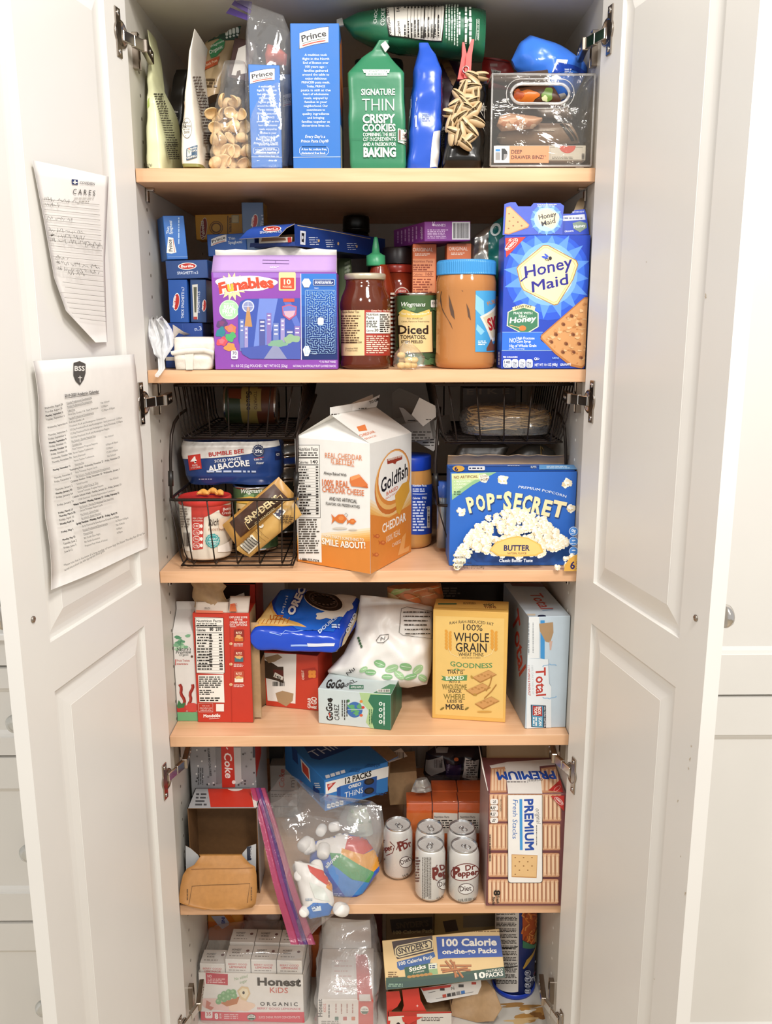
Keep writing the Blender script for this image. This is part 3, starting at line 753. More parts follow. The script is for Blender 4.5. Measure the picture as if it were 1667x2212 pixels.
# ------------------------------------------------------------------ top shelf
PR_TXT=['A tradition took','flight in the North','End of Boston over','100 years ago -','families gathered','around the table to','enjoy delicious','PRINCE\u00ae pasta meals.','Today, PRINCE','pasta is still at the','heart of wholesome','meals, enjoyed by','families in your','neighborhood. Our','commitment to','quality ingredients','and bringing','families together at','dinnertime lives on.']
PBLUE='#3370bd'
def prince_logo(a,x0,y0,x1,y1,rise,h):
 """white banner with a red rule, lower edge from (x0,y0) to (x1,y1)"""
 n=10;lo,hi=[],[]
 for i in range(n+1):
  f=i/n;x=x0+(x1-x0)*f;y=y0+(y1-y0)*f-rise*math.sin(f*math.pi*.9)*.5
  lo.append((x,y));hi.append((x,y-h))
 a.poly([(x-1.2,y+1.2)for x,y in lo]+[(x+1.2,y-1.2)for x,y in hi[::-1]],'#1d2c55');a.poly(lo+hi[::-1],'#f4f1ea')
 a.line([(x,y-h*.12)for x,y in lo[1:-1]],h*.09,'#c0492f');a.line([(x,y-h*.26)for x,y in lo[1:-1]],h*.04,'#3a4a2c')
 a.text('Prince',x0+(x1-x0)*.08,y0-h*.40-rise*.2,x1-(x1-x0)*.06,y1-h*.40-rise*.2,h*.42,'#15131a',.025,.08,rise*.25)
def prince_front(cx,y0,dy,wid,h,c,logo,foot,sk=0.):
 a=c.front()
 prince_logo(a,*logo)
 text_block(a,PR_TXT,cx,y0,dy,wid,h,'#dfe8f4',.012,sk)
 return a
c=Carton((633.5,361),(736,360),50,.105,Y=(.012,.012),mat=PBLUE,topR=680)
c.g.ms[0]=M(PBLUE,.3)
a=prince_front(682,121,8.48,3.05,5.0,c,(647,105,709,92,5,33),None)
a.text('Every Day\u2019s a',659,298,702,298,6.5,'#e8eef8',.01,.2);a.text('Prince Pasta Day!\u00ae',650,308,709,308,6.5,'#e8eef8',.01,.2)
a.outline([(651,317),(705,317),(709,322),(709,330),(705,335),(651,335),(647,330),(647,322)],.8,'#dfe8f4')
a.text('A low fat, sodium free,',651,325,706,325,5,'#eef3fa',.01);a.text('cholesterol free food.',651,333,703,333,5,'#eef3fa',.01);a.line([(633,340),(736,339)],1.2,'#cfdcf0')
r=c.right();r.mode='st'
r.poly([(.0,0),(.1,0),(.1,.07),(0,.06)],'#d9d2c4');r.blob(.05,.13,.045,.06,'#c9742e',3,.3);r.blob(.05,.1,.03,.03,'#a8442a',4,.3)
c.done('pasta_box','tall blue pasta box with Prince banner and long story text, standing free of any bag','box')
zb=empty('zipper_bag',atY((583,364),.035),'clear zipper bag with purple zip around the smaller blue pasta box','bag')
c=Carton((543,354),(609.5,356),140,.05,Y=(.014,.02),mat=PBLUE,topR=576)
a=prince_front(576,189,8.35,2.25,4.4,c,(540,181,593,173,4,24),None,.25)
a.text('Every Day\u2019s a',553,303,592,303,5.5,'#e8eef8',.01,.2);a.text('Prince Pasta Day!\u00ae',548,312,600,312,5.5,'#e8eef8',.01,.2)
a.outline([(550,319),(600,319),(602,322),(602,330),(600,333),(550,333),(547,330),(547,322)],.8,'#dfe8f4')
a.text('A low fat, sodium free,',551,325.5,599,325.5,4,'#eef3fa',.01);a.text('cholesterol free food.',551,331.5,597,331.5,4,'#eef3fa',.01);a.line([(543,339),(609,340)],1.2,'#cfdcf0')
c.done('pasta_box','small blue pasta box with Prince banner inside the clear zipper bag','box')
c=Carton((592,358),(632,358),160,.05,Y=.09,mat='#3d5f8f');a=c.front()  # duller than the other Prince boxes: shade put into the blue
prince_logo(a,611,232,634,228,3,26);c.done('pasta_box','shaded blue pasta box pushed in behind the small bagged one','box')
def zg():
 pl=vplane(.042)
 g,F=pouch(pl,[(582,393),(541,365),(533,330),(531,250),(529,150),(531,70),(536,6)],[(585,393),(622,365),(626,330),(628,250),(628,150),(634,90),(612,34)],
    lambda v:.002+.033*min(1,v*5)*min(1,max(0,(1-v))*1.6),FILM,30,40,.004,34,3,.9,.22)
 for i,v in enumerate(g.v):
  if v.z<S1+.010:
   f=min(1,(S1+.010-v.z)/.010);g.v[i]=V3((v.x,v.y*(1-f)+f*(-.003+(v.y-.042)*.12),v.z))
 return g
zg().build('film',zb)
g=G()
for k,(p,col)in enumerate(((((488,28),(534,44),(541,35),(497,16)),'#5d4a8c'),(((500,10),(540,30),(543,22),(507,0)),'#7c6aa8'),(((507,2),(542,20),(544,4),(522,0)),'#8f86b0'))):
 b=[atY(q,.046-.002*k)for q in p];g.sheet([[b[0],b[1]],[b[3],b[2]]],M(col,.3),.0008)
s=g.build('zip_seal',zb);s['label']='purple zip strip'
g,F=pouch(vplane(.10),[(575,138),(572,118),(578,95)],[(618,142),(620,118),(606,105)],lambda v:.010*math.sin(math.pi*v)+.002,M('#d2604c',.3,0,'foil'),10,12,.003,60,5)
tag(g.build('snack_packet'),'small coral red packet behind the clear zipper bag, above the small pasta box','packet')
# --- green cookie bags
GRN='#2f7a55'
g=bagpx([(363,757,876,.014,.075,14),(340,756,876,.014,.075,14),(250,753,875,.013,.075,14),(156,750,873,.016,.072,12),(150,752,871,.018,.066,7),(122,780,845,.026,.024,4),(108,803,834,.028,.012,4),(95,812,838,.028,.008,4),(86,818,840,.028,.004,4)],M(GRN,.3,0,'foil'),wr=.0016,ws=22,seed=4,rows=48)
dr=front_drape(g);a=Art(g,dr,.4)
bn='#e4ebe2'
a.poly([(783,151),(842,151),(840,158),(786,158)],bn);a.poly([(790,157),(836,157),(836,164),(790,164)],bn);a.text('NORTHAMPTON, MA',789,157,836,157,4,'#245c41');a.rows(794,159,832,162,1,'#5a8a70',3)
for t,x0,x1,y,h,b in(('SIGNATURE',780,853,206,14,.02),('THIN',782,851,240,28,-.012),('CRISPY',783,853,266,19,.03),('COOKIES',783,854,284,16,.03),('COMBINING THE BEST',784,855,295,8,.01),('OF INGREDIENTS',784,855,305.5,8.5,.01),('AND A PASSION FOR',784,855,316,8,.015),('BAKING',785,855,339,20,.045)):a.text(t,x0,y,x1,y-.3,h,'#eef2ea',b)
a.rrect(859,278,878,308,2,'#e9e0d2');a.rrect(861,280,877,306,2,'#2f7a55');a.rrect(862,281,877,305,2,'#e9e0d2');a.text('CRISPY',868,294,878,294,5,'#6b4038',.01);a.text('BAKED',868,302,878,302,5,'#6b4038',.01);a.rect(861,282,865,303,'#7a4a40')
a.line([(758,300),(876,301)],.7,'#25684a')
bag=empty('cookie_bag',atY((816,363),.05),'green paper cookie bag standing upright with big white lettering','bag')
g.build('bag_body',bag)
g=G();b=[atY(p,.024)for p in((822,96),(832,88),(841,101),(832,113))];g.sheet([[b[0],b[3]],[b[1],b[2]]],M('#d9d4cc',.5),.003);s=g.build('tin_tie',bag);s['label']='folded white tin tie end'
bag=empty('cookie_bag',atY((900,130),.09),'green cookie bag lying sideways on top, its nutrition panel turned on end','bag')
pl=vplane(.088)
g,F=pouch(pl,[(741,52),(764,82),(800,100),(860,116),(930,120),(985,128),(1042,134)],[(741,44),(775,30),(815,24),(880,22),(940,22),(1000,23),(1046,26)],lambda v:.006+.036*math.sin(min(1,v*1.25)*math.pi*.5)*(1 if v<.9 else 1-(v-.9)*4),M('#27694a',.28,0,'foil'),30,44,.004,22,9,.8,.35)
dr=Drape(pl,g.bvh(),.004);a=Art(g,dr,.35)
a.text('CHOC',813,52,816,20,7,'#dfe8e0',.01);a.text('COOKIES',830,56,832,14,9,'#dfe8e0',.01)
P4=[(833,10),(958,8),(952,88),(846,78)]
a.poly([(832,8),(960,6),(955,90),(900,86),(840,78),(834,45)],BLACK);a.poly([(834,10),(958,8),(953,88),(900,84),(842,76),(836,45)],'#e9e4da')
a.text('Nutrition Facts',846,76,838,14,7,BLACK,.02);a.text('Calories',866,80,862,46,6,BLACK,.02);a.text('140',863,26,862,12,7,BLACK,.02)
a.line([(853,78),(850,12)],2,BLACK)
q=random.Random(3)
for i in range(11):x=873+i*7.2;l=q.uniform(20,45);a.rows(x,80-l,x+3.4,82,1,BLACK,i+3,.9,0,0,True);a.rows(x,12,x+3.4,20,1,BLACK,i+3,.9,0,0,True);a.line([(x+5.4,83),(x+6.4,12)],.6 if i not in(5,8)else 2.4,BLACK)
for i in range(5):a.rows(962+i*6,14,965+i*6,86+i*4,1,'#cfe0d4',40+i,.9,.1,0,True)
a.rows(990,30,994,80,1,'#dfe8e0',50,.9,.1,0,True);a.rows(1003,20,1008,96,1,'#dfe8e0',51,.9,.1,0,True);a.rows(1012,20,1017,104,1,'#dfe8e0',52,.9,.1,0,True)
a.outline([(1026,44),(1032,44),(1031,88),(1025,88)],.8,'#dfe8e0');a.text('MADE IN THE USA',1031,86,1031,46,4,'#dfe8e0')
g.build('bag_body',bag)
g=G();b=[atY(p,.08)for p in((727,42),(739,38),(742,54),(727,57))];g.sheet([[b[0],b[3]],[b[1],b[2]]],M('#e4e0d8',.5),.006);s=g.build('tin_tie',bag);s['label']='white tin tie end'
g=bagpx([(364,775,870,.17,.10),(200,770,875,.17,.10),(125,765,870,.18,.09)],M('#1d3d30',.4,0,'foil'),seed=2,wr=.002)  # very dark green: shadow put into the bag colour
tag(g.build('cookie_bag'),'green bag with shadow painted into its colour, directly behind the upright green cookie bag','bag')
# --- blue narrow bag, plum bag, pistachio bag with its red clothes peg
g=bagpx([(363,877,946,.02,.07,5),(340,878,950,.018,.075,5),(270,884,955,.018,.06,4),(200,889,957,.02,.06,4),(150,896,957,.026,.055,4),(115,902,940,.038,.02,3),(92,905,925,.045,.004,3)],M('#2b56c0',.22,0,'foil'),wr=.003,ws=34,seed=12)
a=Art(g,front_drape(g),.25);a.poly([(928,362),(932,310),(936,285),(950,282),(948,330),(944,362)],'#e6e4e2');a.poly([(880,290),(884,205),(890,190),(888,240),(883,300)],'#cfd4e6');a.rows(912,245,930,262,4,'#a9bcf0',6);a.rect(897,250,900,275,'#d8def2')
a.poly([(952,160),(957,155),(957,240),(952,230)],'#8a3d66')
tag(g.build('cookie_pack'),'narrow bright blue foil pack standing between the green bag and the pistachios','packet')
g=bagpx([(364,945,1000,.13,.09),(250,945,1005,.13,.09),(150,940,1000,.13,.08),(108,945,985,.15,.03)],M('#3a1f33',.35,0,'foil'),seed=6)
a=Art(g,front_drape(g),.5)
for i in range(9):a.ell(950+i*4.2,112+i*8.5,11,8,'#7a5230' if i%2 else '#8c6238',40)
tag(g.build('cookie_sleeve'),'plum coloured bag with printed brown cookie edges behind the red peg','bag')
g=bagpx([(363,960,1040,.016,.085,4),(345,959,1046,.010,.09,4),(300,961,1050,.012,.09,3.4),(240,964,1052,.02,.085,3),(200,972,1058,.034,.06,3),(172,985,1052,.05,.025,3),(160,994,1048,.055,.006,3)],M('#15120f',.18,0,'foil'),wr=.005,ws=30,seed=21)
dr=front_drape(g);a=Art(g,dr,.3)
WIN=[(1001,180),(1012,172),(1030,164),(1048,164),(1052,182),(1038,186),(1026,200),(1030,215),(1033,230),(1028,262),(1022,290),(1012,312),(996,320),(976,312),(970,285),(968,250),(976,215),(986,198)]
a.poly(WIN,'#3a2c1e')
a.text('WONDERFUL',959,318,957,250,5,'#cfc8bc',.01);a.poly([(1035,240),(1044,222),(1052,246)],'#cfc8bc');a.poly([(1036,238),(1044,226),(1050,243)],'#15120f');a.rows(1036,229,1050,241,4,'#d9d2c4',8);a.rect(1040,258,1050,275,'#d9d2c4');a.bars(1041,260,1049,273,10,'#15120f',4)
pb=tag(g.build('pistachio_bag'),'black foil bag with a clear window showing pistachios, pinched by the red peg','bag')
# pistachios seen through the window
def pistachio_mesh():
 g=G();sh=M('#cdb189',.4,0,'solid');nut=M('#54401f',.5,0,'food')
 for sgn in(1,-1):
  rows=[]
  for i in range(9):
   ph=math.pi*i/8;r=[]
   for k in range(9):
    t=math.pi*k/8*.86+.06;x=.0098*math.cos(ph);rr=.0055*math.sin(ph)**.8
    r.append(V3((x,sgn*(.0004+.0011*(1-(x/.0098)))+sgn*rr*math.sin(t)*.8,rr*math.cos(t))))
   rows.append(r)
  g.grid(rows,sh)
 g.ball(V3((0,0,.001)),.0045,nut,10,6,(1.6,.8,1))
 return g
po=pistachio_mesh().build('pistachio');tag(po,'pale split pistachio behind the clear window of the black bag','nut','pistachios showing in the bag window')
q=random.Random(11);first=True;cells=[]
def inside(p,poly):
 r=False;j=len(poly)-1
 for i in range(len(poly)):
  if(poly[i][1]>p[1])!=(poly[j][1]>p[1])and p[0]<(poly[j][0]-poly[i][0])*(p[1]-poly[i][1])/(poly[j][1]-poly[i][1])+poly[i][0]:r=not r
  j=i
 return r
for j in range(11):
 for i in range(6):
  px=(966+i*17+(j%2)*8,172+j*14.3)
  if not inside(px,WIN):continue
  s_,t_=dr.st(px);p=dr.at(s_,t_,.003)
  o=po if first else copy_tree(po,None);first=False
  o.location=p;o.rotation_euler=(math.pi/2+q.uniform(-.4,.4),q.uniform(0,6.28),q.uniform(-.3,.3));o.scale=(1.3,1.1,1.25)
# peg
peg=empty('clothes_peg',atY((1003,172),.045),'red plastic clothes peg clipped on the pistachio bag','peg')
RED=M('#d8453f',.3,0,'solid')
def bar(g,p0,p1,w0,w1,Y,th,mat):
 A0,A1=atY((p0[0]-w0,p0[1]),Y),atY((p0[0]+w0,p0[1]),Y);B0,B1=atY((p1[0]-w1,p1[1]),Y),atY((p1[0]+w1,p1[1]),Y);d=V3((0,th,0))
 g.hexa([A0,A1,A1+d,A0+d,B0,B1,B1+d,B0+d],mat)
g=G();bar(g,(995,171),(1003,120),7,5.5,.04,.012,RED);bar(g,(1003,120),(1000.5,91),5.5,2,.04,.012,RED);g.build('jaw',peg)
g=G();bar(g,(1009,169),(1013,120),7,6,.034,.012,RED);bar(g,(1013,120),(1021,85),6,3,.034,.012,RED);g.build('jaw',peg)
g=G();p=atY((1006,150),.032)
for k in range(4):g.tube([p+V3((.0045*math.cos(t*.52),k*.0016,.0045*math.sin(t*.52)))for t in range(12)],.0007,CHROME,6,True)
g.build('spring',peg)
# --- pouches on the left
YG=M('#dfe0b4',.32,0,'foil')
g=bagpx([(363,313,352,.012,.16,7),(330,312,352,.012,.16,6),(270,309,349,.012,.155,5),(215,312,340,.016,.145,4),(170,315,330,.07,.08,4),(110,322,329,.085,.06,3),(64,317,320,.09,.05,3)],YG,wr=.003,ws=26,seed=31)
a=Art(g,right_drape(g,-.27),.4)
for i in range(22):y=202+i*5.2;a.rows(331+i*1.35,y,352+i*1.45,y+3.2,1,'#4c4a3c',60+i,.8,.2)
for i in range(9):a.rows(352+i*1.0,306+i*4.4,382+i*.4,309+i*4.4,1,'#4c4a3c',90+i,.8,.3)
a=Art(g,front_drape(g),.4);a.poly([(313,212),(324,211),(323,229),(312,229)],'#a9ba62');a.text('(227g)',313,360,329,358,5,'#3a382c')
tag(g.build('bean_pouch'),'pale yellow green standing pouch nearest the left door','pouch')
g=bagpx([(360,392,433,.012,.14,8),(340,390,434,.012,.14,7),(300,388,430,.012,.14,5),(220,392,420,.014,.135,5),(150,402,414,.02,.12,4),(110,407,414,.026,.10,4),(62,419,421,.03,.095,3)],lambda i,k:M('#8d8a4e',.35,0,'foil')if i<2 else M('#e2dacb',.35,0,'foil'),wr=.0028,ws=26,seed=37)
a=Art(g,front_drape(g),.4)
a.ell(404,277,10.5,22,'#5c5648');a.ell(404,277,9.8,21,'#e2dacb');a.text('SIMPLY',397,268,411,267,4,'#4a453a',.01);a.text('DELICIOUS',395.5,276,412.5,275,4.6,'#4a453a',.015);a.text('THOSE',398,282,410,281,3.4,'#4a453a');a.text('GOOD',398,289,410,288,5,'#4a453a',.02)
a.poly([(403,322),(426,314),(426,340),(403,347)],'#2b4c66');a.poly([(404.5,323),(414,320),(414,336),(404.5,339)],'#d8d2c6');a.line([(406,324),(409,333),(412,322)],1.4,'#3a6a4a');a.ell(409,322,1.6,2.6,'#c87a5a');a.text('NON',415.5,324,425,321,4,'#e8e2d6',.01);a.text('GMO',415.5,330,425,327,4,'#e8e2d6',.01);a.text('VERIFIED',404,345,425,339,4.4,'#e8e2d6',.02)
a.poly([(396,226),(400,218),(400,240),(394,262)],'#a58a6c')
a=Art(g,right_drape(g,-.25),.4)
for i in range(17):y=165+i*6.6;a.rows(415+i*1.3,y,433+i*1.7,y+3.6,1,'#5a4a42',160+i,.8,.15)
a.rows(436,285,458,312,5,'#5a4a42',170);a.rows(440,330,462,348,3,'#4a3c36',171)
tag(g.build('bean_pouch'),'white standing pouch with an oval seal and a square blue badge','pouch')
g=bagpx([(364,350,398,.19,.08),(270,350,395,.19,.08),(210,365,400,.20,.05),(150,380,405,.21,.01)],M('#2c2620',.3,0,'foil'),seed=8)
a=Art(g,front_drape(g),.4);a.poly([(362,236),(386,236),(376,262)],'#1a1613');a.text('Nutrition',363,244,385,244,5,'#d6d0c6',.02);a.rows(364,247,384,256,3,'#c8c2b8',5)
tag(g.build('snack_pouch'),'small dark pouch with a nutrition panel in the gap between the two pale pouches','pouch')
g,F=pouch(vplane(.16),[(440,225),(440,170),(443,92)],[(480,205),(500,140),(522,54)],lambda v:.020*(1-v)+.002,M('#b49a76',.35,0,'foil'),18,22,.003,34,14)
a=Art(g,Drape(vplane(.16),g.bvh(),.004),.35)
a.poly([(441,80),(521,54),(515,88),(484,88),(470,84),(448,92),(438,96)],'#2f4a3c');a.poly([(452,112),(458,98),(476,84),(486,90),(484,104),(468,122),(456,126)],'#3f8a5a');a.text('Wegmans',455,104,484,90,5,'#dfe8dc',.01,.2);a.text('Organic',453,118,482,104,8,'#e8efe4',.015,.2)
a.poly([(440,138),(475,122),(470,140),(437,156)],'#b4532f');a.text('Chick Peas',442,146,470,133,6,'#e8c9a8',.01,.2)
for k in range(4):a.rrect(487+k*7.5,66-k*2,493+k*7.5,78-k*2,2,'#dfe4dc');a.ell(490+k*7.5,82-k*2,2.4,2.4,'#dfe4dc')
a.rows(444,170,470,190,3,'#5a4630',8)
tag(g.build('organic_pouch'),'kraft and dark green pouch leaning at the back behind the pasta bag','pouch')
c=Carton((491,166),(536,176),82,.03,Y=(.125,.115),mat='#43231f',topR=512);a=c.front();a.poly([(515,104),(531,97),(533,158),(520,160),(519,151),(512,154),(510,163),(500,162)],'#e8e2da')
c.done('snack_box','dark maroon box with a big white letter leaning by the zipper bag','box')
# orecchiette in their clear bag
def ear():
 g=G();m=M('#e0bf8c',.5,0,'food');rows=[];n=14
 prof=[(.0002,.0042),(.0035,.0038),(.0065,.0026),(.0088,.0006),(.0098,-.0012),(.0090,-.0016),(.0070,-.0002),(.004,.0014),(.0002,.0020)]
 for r,h in prof:rows.append([V3((r*1.1*math.cos(2*math.pi*k/n),r*.92*math.sin(2*math.pi*k/n),h+.0016*math.cos(4*math.pi*k/n)*(r/.0098)**2))for k in range(n)])
 g.grid(rows,m,True,True);return g
eo=ear().build('ear_pasta');tag(eo,'cream ear shaped pasta piece in the clear bag','pasta','pasta pieces in the clear bag')
q=random.Random(3);first=True;zt=S1
for layer in range(3):
 for j in range(6):
  for i in range(4):
   y=.032+layer*.018;xx=atY((468,300),.03).x+i*.0135+(j%2)*.004-.004;z=S1+.012+j*.0168
   if j==5 and i in(0,3):continue
   o=eo if first else copy_tree(eo,None);first=False
   sc_=q.uniform(.9,1.15);o.scale=(sc_,)*3
   o.location=(xx+q.uniform(-.002,.002),y+q.uniform(-.003,.003),z+q.uniform(-.002,.002));o.rotation_euler=(math.pi/2+q.uniform(-.7,.7),q.uniform(-.7,.7),q.uniform(0,6.28))
g=bagpx([(363,456,529,.010,.085,4),(330,452,528,.006,.092,4),(260,454,527,.008,.088,3.5),(220,460,526,.018,.07,3),(180,470,526,.032,.05,3),(130,482,526,.045,.02,3)],FILM,wr=.004,ws=34,seed=41)
tag(g.build('pasta_bag'),'clear plastic bag holding ear shaped pasta','bag')
# --- clear bin and what it holds
BINM=film('bin_plastic','#f4f2ee',.02,.05,.8)
binn=empty('clear_bin',atY((1166,361),.15),'clear plastic storage bin with a cut-out handle and an orange brand label','bin')
YF=.012;A=atY((1059,358),YF);B=atY((1276,357),YF);zt=atY((1166,161),YF).z;z0=S1+.004
def rr(x0,z0_,x1,z1,r,n=6):
 p=[]
 for cx,cz,a0 in((x1-r,z0_+r,-90),(x1-r,z1-r,0),(x0+r,z1-r,90),(x0+r,z0_+r,180)):
  for k in range(n):t=math.radians(a0+k*90/(n-1));p.append((cx+r*math.cos(t),cz+r*math.sin(t)))
 return p
g=G();h0=atY((1104,222),YF);h1=atY((1229,183),YF)
outer=rr(A.x,z0,B.x,zt,.006);hole=rr(h0.x,h0.z,h1.x,h1.z,.014)
loops=[[V3((x,z,0))for x,z in outer],[V3((x,z,0))for x,z in hole]]
tri=tessellate_polygon(loops);al=outer+hole
g.add([V3((x,YF,z))for x,z in al],tri,BINM);g.add([V3((x,YF+.0025,z))for x,z in al],tri,BINM)
RIM=film('bin_rim','#f2f0ee',.30,.05,1.3)
g.build('front_panel',binn)
g=G();g.tube([V3((x,YF,z))for x,z in rr(h0.x-.001,h0.z-.001,h1.x+.001,h1.z+.001,.015)],.0022,RIM,8,True)
g.tube([V3((x,YF-.0005,z))for x,z in rr(h0.x-.0075,h0.z-.0075,h1.x+.0075,h1.z+.0075,.019)],.0007,RIM,6,True);g.build('handle_rim',binn)
g=G();D_=.30
g.abox(A.x,YF+.0025,z0,A.x+.0025,D_,zt,BINM);g.abox(B.x-.0025,YF+.0025,z0,B.x,D_,zt,BINM);g.abox(A.x+.0025,D_-.0025,z0,B.x-.0025,D_,zt,BINM);g.abox(A.x+.0025,YF+.003,z0,B.x-.0025,D_-.003,z0+.0025,BINM)
g.tube([V3((A.x,YF,zt)),V3((B.x,YF,zt)),V3((B.x,D_,zt)),V3((A.x,D_,zt))],.0018,RIM,8,True)
for x in(A.x,B.x):g.tube([V3((x,YF,z0)),V3((x,YF,zt))],.0014,RIM,8)
g.tube([V3((A.x,YF,z0)),V3((B.x,YF,z0))],.0016,RIM,8)
for x in(A.x+.012,B.x-.02):
 for y in(YF+.01,D_-.02):g.abox(x,y,S1,x+.012,y+.01,z0,RIM)
g.build('bin_body',binn)
g=G();pA,pB=atY((1066.5,352),YF-.0006),atY((1186,315),YF-.0006);g.obox(V3((pA.x,YF-.0002,pA.z)),V3((1,0,0)),V3((0,0,1)),V3((0,-1,0)),pB.x-pA.x,pB.z-pA.z,.0003,M('#dd8a5e',.4))
a=Art(g,vplane(YF-.0002));a.rect(1066.5,315,1100,352,'#efece6');a.rect(1070,322,1080,327,'#2f7fc0');a.rect(1070,329,1080,346,'#8d8a88');a.poly([(1083,321),(1090,321),(1095,327),(1096,334),(1094,341),(1089,346),(1083,346)],'#2a2826');a.poly([(1088,333),(1096,333),(1094,341),(1089,346),(1087,346)],'#8d8a88');a.text('DEEP',1104,332,1127,332,8.5,'#3a2a20',.01);a.text('DRAWER BINZ!',1104,343.5,1174,343,8,'#3a2a20',.01);a.text('\u2122',1175,339,1179,339,3,'#3a2a20')
s=g.build('label_sticker',binn);s['label']='orange and white brand sticker'
# contents
c=Carton((1070,347),(1264,347),314,.16,free=True,Y=.022,mat='#e6e3da');a=c.front();a.outline([(1188,318),(1258,318),(1258,345),(1188,345)],.7,'#a8a49a');a.rows(1192,338,1240,344,2,'#8d897f',4);a.bars(1256,332,1262,348,9,'#55504a',5,True);a.ell(1225,315,18,16,'#e0604e',0,20,0,180)
c.done('cracker_box','flat white box with a red tab lying at the bottom of the clear bin','box')
def flatpack(name,label,pts_l,pts_r,Y,T,mat,art=None,cat='packet',seed=1,wr=.003):
 g,F=pouch(vplane(Y),pts_l,pts_r,T,mat,18,18,wr,40,seed)
 if art:art(Art(g,Drape(vplane(Y),g.bvh(),.004),.35))
 return tag(g.build(name),label,cat)
def aw(a):a.poly([(1208,269),(1214,268),(1240,304),(1233,305)],'#2c2622');a.poly([(1219,269),(1224,270),(1247,302),(1243,304)],'#3a332e');a.rows(1154,281,1200,284,1,'#d8cfc2',4);a.rows(1074,296,1095,299,1,'#d8cfc2',5)
flatpack('snack_packet','flat brown packet with dark end stripes lying on the white box in the clear bin',[(1072,300),(1080,312),(1180,316),(1250,310)],[(1078,286),(1090,262),(1180,266),(1228,266)],.056,lambda v:.012,M('#8d7460',.3,0,'foil'),aw,seed=51)
flatpack('snack_packet','black packet under the brown one in the clear bin',[(1072,314),(1120,318),(1244,313)],[(1074,304),(1120,308),(1246,303)],.088,lambda v:.01,M('#231e1b',.3,0,'foil'),seed=52)
flatpack('snack_packet','sheer packet of peach coloured crumbs in the clear bin',[(1072,272),(1082,284),(1150,278),(1170,262)],[(1078,252),(1098,244),(1150,250),(1166,255)],.034,lambda v:.010,M('#d8a888',.3,0,'foil'),lambda a:[a.blob(1080+i*9,263+(i%3)*5,7,6,('#e8b898','#c98a68','#f0d2ba')[i%3],i)for i in range(9)],seed=53)
flatpack('snack_packet','grey brown crinkled packet near the middle of the clear bin',[(1082,252),(1150,262),(1238,264)],[(1090,236),(1160,226),(1216,226)],.10,lambda v:.012,M('#7c6a5e',.3,0,'foil'),seed=54)
flatpack('produce_pouch','pouch printed with orange fruit and green leaves behind the bin handle',[(1106,226),(1150,232),(1216,236)],[(1108,192),(1150,186),(1192,186)],.036,lambda v:.010,M('#4a2a18',.35,0,'foil'),lambda a:[a.blob(1135,208,26,15,'#c86a1e',3),a.blob(1118,205,12,12,'#a8481a',4),a.blob(1182,205,12,14,'#6a8a3a',5),a.blob(1176,213,7,6,'#cfd0a0',6)],'pouch',55)
flatpack('wrapper','dark brown wrapper curling over the top edge of the clear bin',[(1062,178),(1110,192),(1186,192)],[(1066,160),(1120,157),(1182,150)],.042,lambda v:.012*math.sin(math.pi*v)+.004,M('#4a3a30',.3,0,'foil'),seed=56)
flatpack('seasoning_packet','red packet standing behind the clear bin, left of the big blue bag',[(1040,190),(1040,160),(1042,124)],[(1118,195),(1112,160),(1100,132)],.20,lambda v:.006,M('#b8302a',.3,0,'foil'),lambda a:(a.line([(1042,128),(1100,137)],2,'#7c1c1a'),a.rect(1058,138,1074,144,'#d8a8a0'),a.poly([(1060,150),(1082,154),(1080,164),(1062,162)],'#e8e2da'),a.text('HH',1065,160,1077,162,7,'#2a1a18',.02)),seed=57)
def bb(a):a.poly([(1192,156),(1202,128),(1226,130),(1222,140),(1206,136),(1200,158)],'#e4e8f2');a.poly([(1190,165),(1205,135),(1240,142),(1268,160),(1262,170),(1236,150)],'#1f44a8');a.rows(1218,148,1236,160,3,'#c8d4f2',5);a.poly([(1206,203),(1218,200),(1224,210),(1210,216)],'#e8e8ea')
flatpack('snack_bag','big shiny blue bag slumped in the back of the clear bin',[(1112,150),(1150,190),(1205,226),(1240,210),(1262,168)],[(1104,130),(1122,92),(1144,76),(1215,100),(1272,144)],.09,lambda v:.006+.03*math.sin(math.pi*v),M('#3f7ae0',.2,0,'foil'),bb,'bag',58,.006)
# ------------------------------------------------------------------ second shelf
NAVY='#1d3f86'
def barilla(a,cx,cy,w,h,rot=0):
 a.ell(cx,cy,w/2,h/2,'#e9e6e0',rot);a.ell(cx,cy,w/2*.9,h/2*.84,'#b3261e',rot)
 r=math.radians(rot);dx,dy=math.cos(r),math.sin(r)
 a.text('Barilla',cx-dx*w*.34-dy*(-h*.16),cy-dy*w*.34+dx*h*.16,cx+dx*w*.34+dy*h*.16,cy+dy*w*.34+dx*h*.16,h*.36,'#f2efe9',.02,.15)
c=Carton((358,791),(441,791),698,.072,Y=.06,mat=NAVY);a=c.front();a.poly([(358,771),(441,771),(441,779),(358,779)],'#d8d2c4');a.text('n.3',421,715,436,713,9,'#c9d2e6',.01);a.line([(394,699),(396,720)],.8,'#3a5aa0')
c.done('pasta_box','dark blue pasta box under the left stack, mostly hidden by the white wrapped block','box')
c=Carton((367,697),(408,697),604,.072,Y=.06,mat='#20509c',topR=388);a=c.front();barilla(a,381,652,38,14,-84);a.text('THICK SPAGHETTI n.7',397,688,398,620,6,'#d5deee',.008)
c.done('pasta_box','blue box of thick spaghetti standing on edge in the left stack','box')
